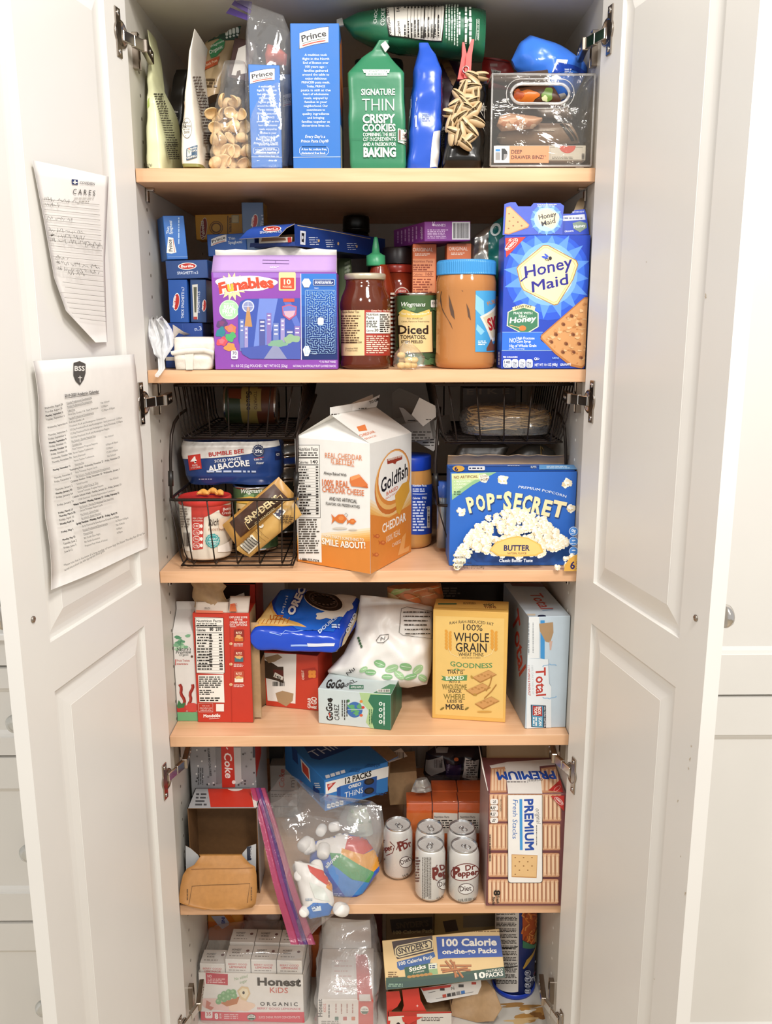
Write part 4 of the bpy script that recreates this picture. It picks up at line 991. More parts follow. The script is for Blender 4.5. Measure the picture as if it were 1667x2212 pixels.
c=Carton((412,696),(446,697),603,.072,Y=.062,mat='#22406f',topR=429);a=c.front();a.poly([(415,615),(427,614),(427,690),(418,690)],'#c9c6ba');a.poly([(418,620),(425,620),(424,675),(420,675)],'#4d4f3d');a.poly([(418,684),(426,684),(426,690),(418,690)],'#a8332a');a.text('SPAGHETTI n.5',431,676,432,630,5,'#d5deee');barilla(a,441,660,26,9,-86)
c.done('pasta_box','blue spaghetti box with a narrow window, standing on edge by the red sauce jar','box')
c=Carton((360,603),(450,600.5),562,.072,Y=.058,mat='#27457c',topR=405);a=c.front();barilla(a,404.5,575,40,15,-2);a.text('SPAGHETTI n.5',383,593,428,591.5,6.5,'#d5deee',.008)
c.done('pasta_box','blue spaghetti box lying flat under the upright thin spaghetti box','box')
c=Carton((361,561),(406,560),466,.05,Y=(.062,.075),mat='#2d68b4',topR=380);a=c.front();a.text('Thin',365,506,365.5,490,6,'#dfe8ea',.01);a.text('Spaghetti',372,506,371,477,6.5,'#dfe8ea',.01)
a.poly([(359,546),(363,512),(374,514),(381,545),(370,548)],'#e9e6dc');a.text('Prince',373,543,370,517,8.5,'#17151a',.02);a.line([(377,545),(373.5,516)],1.2,'#b5482f');a.rows(384,470,388,530,1,'#a9c3e0',4,.6,.1,0,True);a.line([(362,555),(405,554)],.8,'#8fb0da')
c.done('pasta_box','light blue thin spaghetti box standing upright on top of the left stack','box')
# sauce jar mostly behind the purple box
jc=atY((489,700),.172);jc.z=S2
GLASSR=M('#7c2413',.12,0,'solid')
g=G();zt=atY((487,557),.16).z-S2
g.lathe(jc,[(.001,0),(.033,0),(.036,.004),(.036,zt-.062),(.034,zt-.05),(.028,zt-.034),(.022,zt-.022),(.022,zt-.014)],GLASSR)
cy=Cyl(V3((jc.x,jc.y,0)),.0362);a=Art(g,cy,.5,.0002)
a.poly([(444,622),(500,622),(500,720),(444,720)],'#e6dcc4');a.ell(462,650,15,22,'#6a3428');a.ell(462,650,12,18,'#c07a58');a.rect(456,640,470,665,'#8a4a34');a.text('RAO\u2019S',446,702,480,702,14,'#7c3022',.01);a.text('HOMEMADE',449,713,490,713,5.5,'#7c3022')
jar=empty('sauce_jar',jc,'red sauce jar with cream label peeking out left of the purple box','jar');g.build('glass_body',jar)
g=G();g.lathe(jc+V3((0,0,zt-.016)),[(.001,0),(.0245,0),(.025,.002),(.025,.013),(.0235,.0155),(.001,.016)],M('#26211e',.3,0,'solid'));g.build('lid',jar)
c=Carton((450,554),(534,551),505,.05,Y=.145,mat='#2a5fae',topR=492);a=c.front();prince_logo(a,456,532,489,522,3,15);a.text('Thin',493,518,508,517,6,'#dfe8ea',.01);a.text('Spaghetti',493,527,523,525,6.5,'#dfe8ea',.01)
c.done('pasta_box','blue thin spaghetti box lying across the sauce jar lid','box');ZP=c.P(0,c.h).z
c=Carton((424,518),(537,516),463,.045,free=True,Y=.20,mat='#dd9f2f',topR=480);a=c.front();a.ell(440,494,24,7.5,'#e8dcc0',-84);a.ell(440,494,22.5,6.5,'#8f2a20',-84);a.text('Velveeta',443,514,439,476,8,'#f0e6d2',.02)
a.ell(467,492,14.5,14.5,'#5a3a1c');a.ell(467,492,13,13,'#dd9f2f');a.ell(467,492,11.5,11.5,'#7a4e20');a.ell(467,492,8.5,8.5,'#e0ab4a');a.rect(491,466,493,510,'#5a3a1c');a.rows(495,470,500,505,2,'#5a3a1c',6,.7,.1,0,True);a.rect(500,464,516,482,'#e6d2a0');a.outline([(501,465),(515,465),(515,481),(501,481)],.8,'#3a2a16')
c.done('cheese_box','yellow cheese box lying behind the blue pasta boxes','box')
c=Carton((534,793),(579,793),437,.05,Y=.148,mat='#5f789c',topR=559,rough=.22);a=c.front();barilla(a,550,478,31,14,-82);a.text('SPAGHETTI n.5',566,530,570,464,6,'#d5deee',.008);a.line([(576,440),(575,500)],2.5,'#8fa2b8')  # blue card greyed: glare put into the base colour
r=c.right();r.mode='st';r.poly([(0,0),(.05,0),(.05,c.h),(0,c.h)],'#b98a3e')
c.done('pasta_box','shiny blue spaghetti box with painted grey glare, standing upright in the middle of the pasta boxes','box')
# opened spaghetti box
zb0=atY((638,531),.022).z;P0=atZ((638,531),zb0);d=V3((math.sin(math.radians(31)),math.cos(math.radians(31)),0));e=V3((d.y,-d.x,0))
wb=.078;hb=atP((638,484),P0,d).z-zb0
root=empty('pasta_box',P0,'opened dark blue spaghetti box lying slantwise with its end flap raised','box')
g=G();O=P0-e*wb;NV='#1c3a80';L=.262;up=V3((0,0,1))
t=.0012
g.obox(O,e,up,-d,wb,t,L,M(NV,.35),0);g.obox(O+up*(hb-t),e,up,-d,wb,t,L,M(NV,.35),0)
g.obox(O+up*t,e,up,-d,t,hb-2*t,L,M(NV,.35),0);g.obox(O+e*(wb-t)+up*t,e,up,-d,t,hb-2*t,L,M(NV,.35),0);g.obox(O+d*(L-t)+e*t+up*t,e,up,-d,wb-2*t,hb-2*t,t,M(NV,.35),0)
g.obox(O+e*.004+up*t+d*.012,e,up,-d,wb-.012,hb*.55,L-.03,M('#8a6d48',.5,0,'board'),0)
a=Art(g,Plane(P0,d,up,e),.35)
a.line([(642,487),(720,500),(800,516)],1.2,'#c9b27a');a.poly([(648,498),(660,500),(659,529),(648,528)],'#d5d9e2');a.poly([(651,503),(657,504),(656,524),(651,522)],'#1a1c22');a.ell(653.5,513,1.5,4,'#d5d9e2')
for x in(666,702,748):a.rows(x,508+(x-648)*.16,x+22,528+(x-648)*.13,4,'#b9c2da',x,.4,.3,3)
for x in(688,730,770):a.ell(x,514+(x-648)*.15,2,3.4,'#c9a878')
g.build('carton',root)
g=G();fp=Plane(O,e,up,-d);a=Art(g,fp,.35)
card_poly(g,Plane(O-d*.001,e,up,-d),[(540,534),(638,531),(637,522),(541,525)],NV,NV,.0008)
card_poly(g,Plane(O-d*.002,e,up,-d),[(560,526),(630,523),(631,512),(560,513)],'#cfc8ba','#cfc8ba',.0008)
a=Art(g,Plane(O-d*.0032,e,up,-d),.35,.0002);a.poly([(564,522),(618,519),(616,514),(566,514)],'#7c5c40');a.poly([(622,524),(630,523),(629,512),(621,513)],'#b03028')
g.build('end_panel',root)
f0=atP((546,487),O+up*hb,up*0+(-d));
pA,pB=O+up*hb,O+e*wb+up*hb;lf=(-d*.030-up*.020)
g=G();g.sheet([[pA,pB],[pA+lf*.5+up*.003-e*.001,pB+lf*.5+up*.003-e*.004],[pA+lf-e*.004,pB+lf-e*.008]],(M('#b8a88c',.6,0,'board'),M('#24489a',.35)),.0007)
nf=Plane(pA+V3((0,0,.0)),e,-lf.normalized());a=Art(g,Drape(nf,g.bvh(),.008),.35,.0003);barilla(a,588,496,40,13,-3);a.text('SPAGHETTI n.5',562,506.5,609,504,5,'#d5deee',.008)
s=g.build('end_flap',root);s['label']='raised blue end flap with a red oval'
# --- purple fruit snack box
PUR='#8744a6'
c=Carton((465,797),(729.5,797),588,.066,Y=.004,mat=PUR,topR=595);a=c.front()
a.poly([(460,588),(729,591),(729,600),(461,600)],'#9a6cc0')
for i in range(8):y0=591+i*23.2;a.poly([(649,y0),(729.5,y0),(729.5,y0+23.4),(650,y0+23.4)],('#2f74c6','#2b69bd','#265eb3','#2152a6','#1d4696','#193b85','#163174','#142a66')[i])
a.line([(649.5,591),(651,777)],1.6,'#dcd3e8')
a.star(501,619,31,19,14,'#f4e3a0',.2);a.blob(532,612,64,17,'#f2ece4',3,.08);a.text('Funables',474,634,592,621,23,'#d8482c',.05,.0,4,'#f2ece4',.06)
a.text('u',492,629,505,628,22,'#f0b83a',.05)
a.rrect(602,588,638.5,628,3,'#f0d79a');a.rrect(605.5,600,635.5,625,2,'#cf4a2e');a.text('10',613,614,628,614,11,'#f4e6c2',.03);a.text('POUCHES',611,621.5,630,621.5,4.2,'#f4e6c2',.01)
a.ell(495,669,21.5,21.5,'#cfe6cc');a.ell(495,669,20,20,'#a6d0a6');a.text('MADE WITH',484,658,506,658,3.6,'#f2f6ee');a.text('REAL',484,667,507,667,8,'#f2f6ee',.03);a.text('FRUIT',481,677,510,677,9,'#f2f6ee',.03);a.text('PUREE*',488,683,503,683,4,'#f2f6ee',.01)
for x,y,cc in((480,699,'#5a4070'),(499,710,'#cf7a50'),(477,718,'#2f7f8c'),(498,728,'#4fa868'),(480,738,'#d0505c'),(497,750,'#d8914a')):a.blob(x,y,11,10,cc,x,.25);a.blob(x-1,y-1,6,5,cc.replace('5','7'),x+1,.2)
a.poly([(530,646),(648,644),(649,776),(540,775),(522,762),(515,735),(514,668),(519,652)],'#3b53a8');a.poly([(560,645),(600,645),(575,775),(545,775)],'#6f86cf');a.poly([(610,645),(625,645),(648,700),(648,730)],'#5a6fc0')
a.ell(536,662,13,13,'#c9cfe8');a.ell(536,662,10.5,10.5,'#8890b8');a.poly([(534,662),(538,662),(545,706),(528,706)],'#b98a58');a.line([(526,662),(546,662)],1,'#c9cfe8');a.line([(536,652),(536,672)],1,'#c9cfe8')
for i,(x,w_,y)in enumerate(((518,9,690),(528,8,705),(560,13,690),(576,10,676),(590,12,698),(606,9,688),(618,16,712),(636,12,704))):a.rect(x,y,x+w_,758,('#6f7fb8','#9a8fc0','#50589a','#8470b0')[i%4]);[a.rect(x+2,y+4+k*9,x+w_-2,y+7+k*9,'#d8d4ea')for k in range(3)]
a.poly([(520,752),(648,736),(649,776),(541,775),(524,765)],'#4858a8');a.poly([(570,775),(590,746),(600,746),(620,775)],'#8b8fb0');a.blob(630,732,16,10,'#8fae8a',7,.25);a.blob(600,742,18,8,'#7da58c',8,.25)
a.rect(612,645,636,652,'#d0503c');a.poly([(609,662),(624,657),(641,662),(640,680),(625,692),(611,681)],'#c05a78');a.poly([(611,664),(624,660),(639,664),(637,679),(625,688),(613,679)],'#6f78c0');a.poly([(613,672),(638,671),(634,682),(625,687),(616,682)],'#d8a8b8')
a.rrect(499.5,757,514,776,3,'#f0ecf4');a.text('70',502.5,766,511.5,766,7,'#3a2a50',.02);a.rows(502,768,512,774,2,'#6a5a80',5)
a.poly([(652,610),(657,602),(667,602),(672,611),(667,621),(657,621)],'#e9e8f0');a.poly([(654,755),(659,747),(667,748),(671,758),(666,769),(658,769)],'#e9e8f0');a.rrect(676,603,723,617,3,'#c9d6ea');a.rrect(677,604,722,616,2.5,'#233a78');a.rows(680,606,720,614,3,'#dfe6f2',9);a.text('Start',679,624,688,624,3.6,'#dfe6f2');a.text('Finish',674,765,684,765,3.6,'#dfe6f2')
q=random.Random(9);mp,mf=[],[]  # the printed maze
NX,NY=16,34;X0,Y0,CW,CH=659.5,627,4.0,4.0
seen={(0,0)};stk=[(0,0)];opened=set()
while stk:
 x,y=stk[-1];nb=[(x+a_,y+b_)for a_,b_ in((1,0),(-1,0),(0,1),(0,-1))if 0<=x+a_<NX and 0<=y+b_<NY and(x+a_,y+b_)not in seen]
 if not nb:stk.pop();continue
 n_=q.choice(nb);opened.add(frozenset(((x,y),n_)));seen.add(n_);stk.append(n_)
def seg(x0,y0,x1,y1):
 k=len(mp);w_=.5
 mp.extend([a.st(p)for p in((x0-w_,y0-w_),(x1+w_,y0-w_)if y0==y1 else(x0+w_,y0-w_),(x1+w_,y1+w_),(x0-w_,y1+w_)if y0==y1 else(x0-w_,y1+w_))]);mf.append((k,k+1,k+2,k+3))
for y in range(NY):
 for x in range(NX):
  if 7<=x<=9 and 15<=y<=17:continue
  if x==NX-1 or frozenset(((x,y),(x+1,y)))not in opened:seg(X0+(x+1)*CW,Y0+y*CH,X0+(x+1)*CW,Y0+(y+1)*CH)
  if y==NY-1 or frozenset(((x,y),(x,y+1)))not in opened:seg(X0+x*CW,Y0+(y+1)*CH,X0+(x+1)*CW,Y0+(y+1)*CH)
seg(X0,Y0,X0+NX*CW,Y0);seg(X0,Y0,X0,Y0+NY*CH);a.emit(mp,mf,'#9fc4e8')
a.rrect(686,686,699,702,4,'#e9eef4')
a.text('10 - 0.8 OZ (22g) POUCHES / NET WT 8 OZ (226g)',500,793,621,793,6,'#e6daf0',.008);a.text('*7.1% FRUIT PUREE',690,784,725,784,5,'#e6daf0',.008);a.text('NATURALLY & ARTIFICIALLY FRUIT FLAVORED SNACKS',633,793,725,793,5,'#e6daf0',.008)
root=empty('snack_box',c.P(c.w/2,0,.03),'purple fruit snack box with a maze panel and torn open top','box');c.g.build('carton',root)
g=c.card(.0005,c.h,c.w-.0005,c.h+.026,0,.022,'#b695cc','#cfc6ba',.0008);a=Art(g,Plane(c.P(0,c.h,-.0004),c.U,(c.P(0,c.h+.026,.022)-c.P(0,c.h,0)).normalized()),.42,.0004)
a.outline([(567,562),(624,563),(624,570),(567,569)],.8,'#6f5088');a.line([(595,562),(595,570)],.8,'#6f5088');a.rows(583,575,603,580,2,'#efe6f4',4)
s=g.build('front_flap',root)
g=c.card(.001,c.h,c.w-.001,c.h+.0365,c.d*.55,.034,'#e4e0d8','#e4e0d8',.0008,.003,6,.006,4);s=g.build('torn_flap',root);s['label']='torn white inner flap'
# --- white wrapped block with its loose paper end
WP=M('#e6ddd0',.5,0,'cloth')
g=bagpx([(801,377,452,.0,.052,7),(775,373,460,-.004,.056,6),(750,373,460,-.003,.056,7),(731,375,459,0,.052,7),(728,378,455,.006,.045,5)],WP,wr=.003,ws=45,seed=61)
root=empty('wrapped_block',atY((415,802),.05),'white paper wrapped block at the left end of the second shelf','package');g.build('wrapper',root)
A=lambda p,y:atY(p,y)
g=crumple_film([[A((368,758),-.006),A((400,752),-.007),A((440,752),-.007),A((461,757),-.005)],[A((369,764),-.008),A((400,759),-.010),A((440,757),-.010),A((462,762),-.006)],[A((372,768),-.004),A((400,764),-.006),A((440,762),-.006),A((460,767),-.003)]],WP,.001,60,2);g.build('fold',root)
g=crumple_film([[A((398,762),-.006),A((418,761),-.006)],[A((400,780),-.0055),A((417,780),-.0055)],[A((402,799),-.003),A((416,799),-.003)]],WP,.0008,60,3);g.build('fold',root)
g=crumple_film([[A((372,730),.03),A((385,720),.05),A((396,726),.06),A((420,727),.07)],[A((373,700),.03),A((380,705),.04),A((395,718),.05),A((412,724),.06)]],WP,.003,50,5);g.build('loose_end',root)
rows=[]
for(y,xl,xr,yy)in((688,330,352,.02),(694,318,366,.02),(710,316,372,.015),(728,322,372,.01),(745,328,368,.006),(760,332,362,.0),(778,338,356,-.004),(792,334,350,-.008),(802,330,342,-.010),(810,332,337,-.010)):
 rows.append([A((xl+(xr-xl)*k/10,y),yy+.012*math.sin(k*1.9)*((812-y)/120))for k in range(11)])
g=crumple_film(rows,film('white_wrap','#ffffff',.62,.35,.5),.009,55,8);g.v=[V3((max(v.x,-.331),v.y,v.z))for v in g.v];tag(g.build('plastic_scrap'),'thin crumpled white plastic wrap hanging over the shelf edge beside the wrapped block','wrap')
# --- apple butter jar
def jar_at(px,R,cy,z,top):
 c0=atY((px,700),cy);c0.z=z;return c0,atY((px,top),cy).z-z
jc,H=jar_at(789,.0385,.046,S2,592)
BR=M('#5a2612',.1,0,'solid');root=empty('apple_butter_jar',jc,'brown apple butter jar with cream and red label and pale metal lid','jar')
g=G();g.lathe(jc,[(.001,0),(.035,0),(.0385,.004),(.0392,.010),(.0375,.014),(.0375,H-.056),(.0392,H-.050),(.039,H-.044),(.0365,H-.034),(.031,H-.022),(.0295,H-.016),(.0295,H-.004)],BR,56)
a=Art(g,Cyl(V3((jc.x,jc.y,0)),.0377),.45,.0002)
a.poly([(731,664),(787,664),(787,768),(731,768)],'#e0c593');a.poly([(787,664),(847,664),(847,768),(787,768)],'#a83226');a.poly([(730,664),(737,664),(737,768),(730,768)],'#a83226')
a.text('Apple Butter Tips:',739,676,776,676,5,'#4a3018',.015)
for i in range(12):a.rows(737,681+i*5.2,781-(i%3)*5,684.4+i*5.2,1,'#5a4024',i+3,.8,.2)
a.text('Go to MUSSELMANS.COM',739,741,781,741,3.6,'#4a3018',.01);a.text('Download FREE',747,754,773,754,3.4,'#4a3018');a.text('5 recipe books.',747,758.5,773,758.5,3.4,'#4a3018')
a.text('Gluten Free \u00b7 Fat Free',801,673,842,673,4,'#f0dcc8',.01);a.poly([(790,675),(843,675),(843,720),(790,720)],'#f0ebe0');a.text('Nutrition',791,682,816,682,6,BLACK,.02);a.text('Facts',791,689,807,689,6,BLACK,.02);a.rows(791,692,815,708,4,BLACK,4);a.text('Calories',791,716,806,716,4,BLACK,.02);a.text('30',808,716,816,716,6,BLACK,.02);a.rows(819,678,841,718,9,BLACK,6)
a.rows(791,724,840,764,9,'#efc8b4',8)
g.build('glass_body',root);g=G();g.lathe(jc+V3((0,0,H-.009)),[(.0300,0),(.0316,.001),(.0318,.0075),(.0305,.0092),(.0275,.0094),(.026,.0086),(.001,.0086)],M('#c9bea6',.3,.4,'metal'),48);g.build('lid',root)
# --- sriracha style bottle with green cap
jc,H=jar_at(820,.03,.13,S2,512);root=empty('hot_sauce_bottle',jc,'red hot sauce bottle with a green nozzle cap','bottle')
zc=atY((813,572),.125).z-S2
g=G();g.lathe(jc,[(.001,0),(.028,0),(.030,.004),(.030,zc-.075),(.026,zc-.045),(.019,zc-.018),(.014,zc-.004),(.0135,zc)],M('#7a2a14',.14,0,'solid'),40)
a=Art(g,Cyl(V3((jc.x,jc.y,0)),.0302),.45,.0002)
for i in range(16):a.rows(843,632+i*9,853,637+i*9,1,'#d8cfc0',i,.9,.1)
g.build('bottle_body',root)
GC=M('#3f9a6a',.35,0,'solid');g=G();z1=atY((813,549),.125).z-S2;g.lathe(jc+V3((-.006,0,0)),[(.0150,zc-.002),(.0155,zc),(.0152,z1-.002),(.011,z1),(.0065,z1+.003),(.0055,z1+.012),(.0035,H-.003),(.0022,H)],GC,24);g.build('nozzle_cap',root)
# --- jar with red lid
jc,H=jar_at(858,.031,.20,S2,572);root=empty('pasta_sauce_jar',jc,'red lidded sauce jar in shadow left of the tall orange carton','jar')
g=G();g.lathe(jc,[(.001,0),(.030,0),(.033,.004),(.033,H-.035),(.029,H-.02),(.0245,H-.014),(.0245,H-.01)],M('#7c2c18',.12,0,'solid'),40);a=Art(g,Cyl(V3((jc.x,jc.y,0)),.0332),.45,.0002)
a.ell(868,642,18,22,'#e0cfc0');a.ell(868,642,16.5,20,'#a8352a');a.text('SINCE',860,631,877,631,4.5,'#f0dcd0',.01);a.rows(858,636,879,650,3,'#f0dcd0',5)
g.build('glass_body',root);g=G();g.lathe(jc+V3((0,0,H-.014)),[(.0262,0),(.027,.001),(.027,.011),(.0255,.0135),(.001,.0138)],M('#a8372a',.3,0,'solid'),40);g.build('lid',root)
g=G();g.lathe(jc+V3((0,0,H+.0004)),[(.001,0),(.026,0),(.0262,.0012),(.0262,.025),(.025,.027),(.001,.0272)],M('#2a2426',.35,0,'solid'),30);tag(g.build('spice_tin'),'dark round tin standing on the red jar lid','tin')
# --- black capped bottle far back
jc,H=jar_at(771,.025,.36,S2,467);root=empty('condiment_bottle',jc,'dark bottle with a big black cap at the back of the second shelf','bottle')
zc=atY((771,503),.36).z-S2;g=G();g.lathe(jc,[(.001,0),(.028,0),(.030,.004),(.030,zc-.03),(.027,zc-.012),(.022,zc)],M('#251c22',.2,0,'solid'),40);a=Art(g,Cyl(V3((jc.x,jc.y,0)),.0302),.45,.0002);a.ell(786,541,7,8,'#8a3a2a');a.text('BBQ',781,544,791,544,4,'#e0c8b8',.01);a.rows(758,520,790,531,2,'#cfc6c0',5);a.rect(760,558,795,600,'#8d8d92')
g.build('bottle_body',root);g=G();g.lathe(jc,[(.0235,zc),(.025,zc+.001),(.025,H-.006),(.0235,H-.001),(.02,H),(.001,H)],M('#16130f',.3,0,'solid'),32);g.lathe(jc+V3((0,0,zc+.004)),[(.0254,0),(.0256,.001),(.0254,.002)],M('#16130f',.3,0,'solid'),32,cap=False);g.build('cap',root)
g=bagpx([(792,726,762,.20,.05,5),(600,728,760,.20,.04,4),(566,729,757,.205,.02,4),(558,730,756,.21,.006,4)],M('#6d7c58',.35,0,'foil'),seed=66,wr=.002);a=Art(g,front_drape(g),.4);[a.poly([(744,568+k*9),(756,563+k*9),(756,568+k*9),(744,573+k*9)],'#aab894')for k in range(4)]
tag(g.build('tea_pouch'),'muted green pouch behind the apple butter jar','pouch')
# --- orange cracker cartons, purple macaroni box
OR='#cc6a3c'
c=Carton((890,792),(940,792),527,.05,Y=.14,mat=OR,topR=913);a=c.front();a.text('ORIGINAL',891,543,935,543,8,'#f0d8c6',.005);a.rows(896,547,930,553,2,'#f0d8c6',4);a.poly([(888,559),(939,559),(939,634),(889,634)],'#d88a5e');a.text('Nutrition Facts',891,567,935,567,5.2,'#8a3a20',.015)
for i in range(3):a.rows(892,571+i*5,934-(i*5),574.5+i*5,1,'#8a3a20',i+3,.9,.1)
a.rect(891,586,936,587.5,'#8a3a20');a.text('Calories',892,595,912,595,5,'#8a3a20',.01);a.text('160',919,595,933,595,6.5,'#8a3a20',.02);a.rect(891,597,936,598,'#8a3a20');a.rows(892,601,934,634,6,'#8a3a20',7)
c.done('cracker_box','tall orange carton with a nutrition panel behind the can of tomatoes','box');ZO=c.P(0,c.h).z
c=Carton((962,792),(1013,792),526,.05,Y=.12,mat=OR,topR=990);a=c.front();a.text('ORIGINAL',969,541,1010,541,8,'#f0d8c6',.005);a.rows(974,545,1005,551,2,'#f0d8c6',4)
c.done('cracker_box','orange carton rising behind the blue lid of the big peanut butter jar','box')
c=Carton((917,521.5),(1016,520),478,.13,Y=.105,mat='#8a3a92',topR=966,E=(-.36,.93,0));a=c.front()
a.text('ANNIE\u2019S',939,489,962,489,5.5,'#ecd8ee',.01);a.ell(936,486,3,2.4,'#ecd8ee');a.line([(935,484),(934,479)],1.2,'#ecd8ee');a.line([(937,484),(938.5,479)],1.2,'#ecd8ee');a.rows(923,495,970,516,6,'#dcb8e0',4);a.rect(976,479.5,1015,517.5,'#ebe6e4');a.bars(979,482,1012,515,22,'#1a1618',6)
l=c.left();[l.rows(858+i*8,500-i*2.2,861+i*8,530-i*1.6,1,'#cfa0d6',i,.9,.2,0,True)for i in range(6)];l.text('cheddar',913,516,912,488,5,'#e8d0ec',.01)
c.done('macaroni_box','purple macaroni box lying across the two orange cartons','box')
# --- can of tomatoes
def ring_can(c0,R,H,mat,rim=None,seg=48):
 g=G();m2=rim or CHROME
 g.lathe(c0,[(.001,.002),(R-.003,.002),(R-.002,0),(R+.0006,0),(R+.0008,.0025),(R,.004),(R,H-.004),(R+.0008,H-.0025),(R+.0006,H),(R-.002,H),(R-.003,H-.004),(R*.7,H-.0035),(.001,H-.0035)],[m2]*5+[mat]+[m2]*6,seg);return g
jc,H=jar_at(901,.0365,.098,S2,634)
root=ring_can(jc,.0365,H,M('#4d6a44',.35));g=root;a=Art(g,Cyl(V3((jc.x,jc.y,0)),.0367),.4,.0002)
for i in range(26):q_=random.Random(i);a.blob(858+q_.random()*88,645+q_.random()*145,10,7,('#3a5436','#6a8a5a','#56744a')[i%3],i,.3)
a.poly([(859,683),(868,672),(900,679),(932,671),(935,762),(862,764)],'#2a1c10');a.poly([(861,684),(869,674),(900,681),(931,673),(933,760),(864,762)],'#e4c88e');a.poly([(862,676),(872,668),(900,677),(926,668),(930,678),(902,688),(866,684)],'#e0bf66')
a.text('Wegmans',865,662,917,662,10,'#eef0e6',.01,.25);a.text('Food You Feel Good About\u2122',868,679,925,678,4.5,'#f4ecd8',.01,.1,-2);a.text('No Artificial',880,690,912,690,4,'#4a3a20');a.text('Colors, Flavors or Preservatives',868,696,926,696,3.6,'#4a3a20');a.text('Diced',861,721,924,721,19,'#2a1a10',.025);a.text('TOMATOES,',866,732,919,732,8.5,'#2a1a10',.015);a.text('STEM PEELED',868,741,913,741,6,'#2a1a10',.015)
a.rrect(929,648,938,664,2,'#e6e4dc');a.text('25',930.5,657,937,657,5,BLACK,.02)
tag(g.build('tomato_can'),'tall green labelled can of diced tomatoes beside the peanut butter jar','can')
# --- baggie
g,F=pouch(vplane(.012),[(862,803),(848,788),(852,764),(868,744),(872,738)],[(898,803),(914,790),(918,772),(904,754),(882,735)],lambda v:.003+.019*math.sin(math.pi*min(1,v*1.2))**.7 if v<.83 else.003,FILM,18,22,.004,60,71)
root=empty('snack_baggie',atY((880,803),.012),'little knotted clear baggie of pale yellow pieces in front of the tomato can','bag');g.build('film',root)
q=random.Random(4)
for i in range(7):
 g=G();p=atY((868+(i%3)*13+q.uniform(-2,2),789-(i//3)*11),.012+q.uniform(-.006,.006));g.ball(p,.0058,M('#d9b876',.45,0,'food'),14,9,(1.15,.8,.85));n_=[noise.noise(v*120)for v in g.v];g.v=[p+(v-p)*(1+.25*k)for v,k in zip(g.v,n_)]
 tag(g.build('cheese_curd'),'pale yellow lump inside the little knotted baggie','snack','yellow lumps in the little baggie')
# --- peanut butter jar
jc,H=jar_at(1005,.0465,.054,S2,558);root=empty('peanut_butter_jar',jc,'large peanut butter jar with a pale blue screw lid','jar')
zl=atY((1009,590),.054).z-S2
g=G();g.lathe(jc,[(.001,0),(.041,0),(.0448,.003),(.0465,.009),(.0465,.018),(.0456,.022),(.0456,zl-.030),(.0465,zl-.026),(.0463,zl-.014),(.0442,zl-.006),(.043,zl-.001),(.043,zl)],M('#b57a45',.12,0,'solid'),64)
a=Art(g,Cyl(V3((jc.x,jc.y,0)),.0458),.3,.0002)
for pts in([(958,612),(952,640),(955,665),(962,680),(974,700),(978,712),(968,692),(956,672),(950,650),(953,625)],[(969,636),(974,652),(980,672),(982,690),(974,680),(970,660)],[(991,616),(999,618),(1000,630),(993,626)],[(1007,655),(1013,668),(1017,692),(1011,684)],[(1046,606),(1047,622),(1043,630)]):a.poly(pts,'#5b4334')
a.poly([(1027,628),(1080,628),(1080,760),(1026,760)],'#4a9fd2');a.poly([(1027,636),(1044,650),(1046,690),(1026,668)],'#8cc6e6');a.poly([(1030,700),(1046,716),(1038,724),(1028,712)],'#8cc6e6');a.text('FUEL',1053,660,1075,652,8,'#c9822e',.02)
a.poly([(1036,684),(1082,656),(1082,735),(1060,738)],'#e9e2d2');a.poly([(1042,686),(1082,662),(1082,728),(1062,730)],'#d8c8a4');a.text('SK',1056,714,1078,706,26,'#b5281e',.04,.1);a.rows(1032,735,1050,746,3,'#dcecf4',4)
a.poly([(1050,752),(1060,732),(1064,744),(1074,738),(1076,756),(1050,758)],'#7a4a2e')
g.build('jar_body',root);g=G();LB=M('#3f92cf',.4,0,'solid');hl=H-zl;rows=[]
for h,r in((.0,.0446),(.001,.0456),(.003,.0456),(hl-.004,.0456),(hl-.001,.0446),(hl,.043)):
 rows.append([jc+V3((math.cos(2*math.pi*k/180)*(r-(.0007 if(k%2 and.002<h<hl-.002)else 0)),math.sin(2*math.pi*k/180)*(r-(.0007 if(k%2 and.002<h<hl-.002)else 0)),zl-.004+h))for k in range(180)])
g.grid(rows,LB,False,True);g.add(rows[-1],[tuple(range(180))],LB);g.build('screw_lid',root)
# --- silver and teal bag
g,F=pouch(vplane(.13),[(1012,640),(1014,560),(1018,515),(1040,498)],[(1090,640),(1090,560),(1090,490),(1090,465)],lambda v:.016*(1-v)+.002,lambda i,k:M('#1f6a66',.25,0,'foil')if k>9+i*.0 else M('#9a9894',.18,.85,'metal'),20,24,.006,45,77)
a=Art(g,Drape(vplane(.13),g.bvh()),.4);a.ell(1070,496,11,14,'#dfe8e4',20);a.ell(1070,497,6,9,'#1f6a66',20)
tag(g.build('chip_bag'),'crumpled silver and teal bag between the purple macaroni box and the tall cracker box','bag')
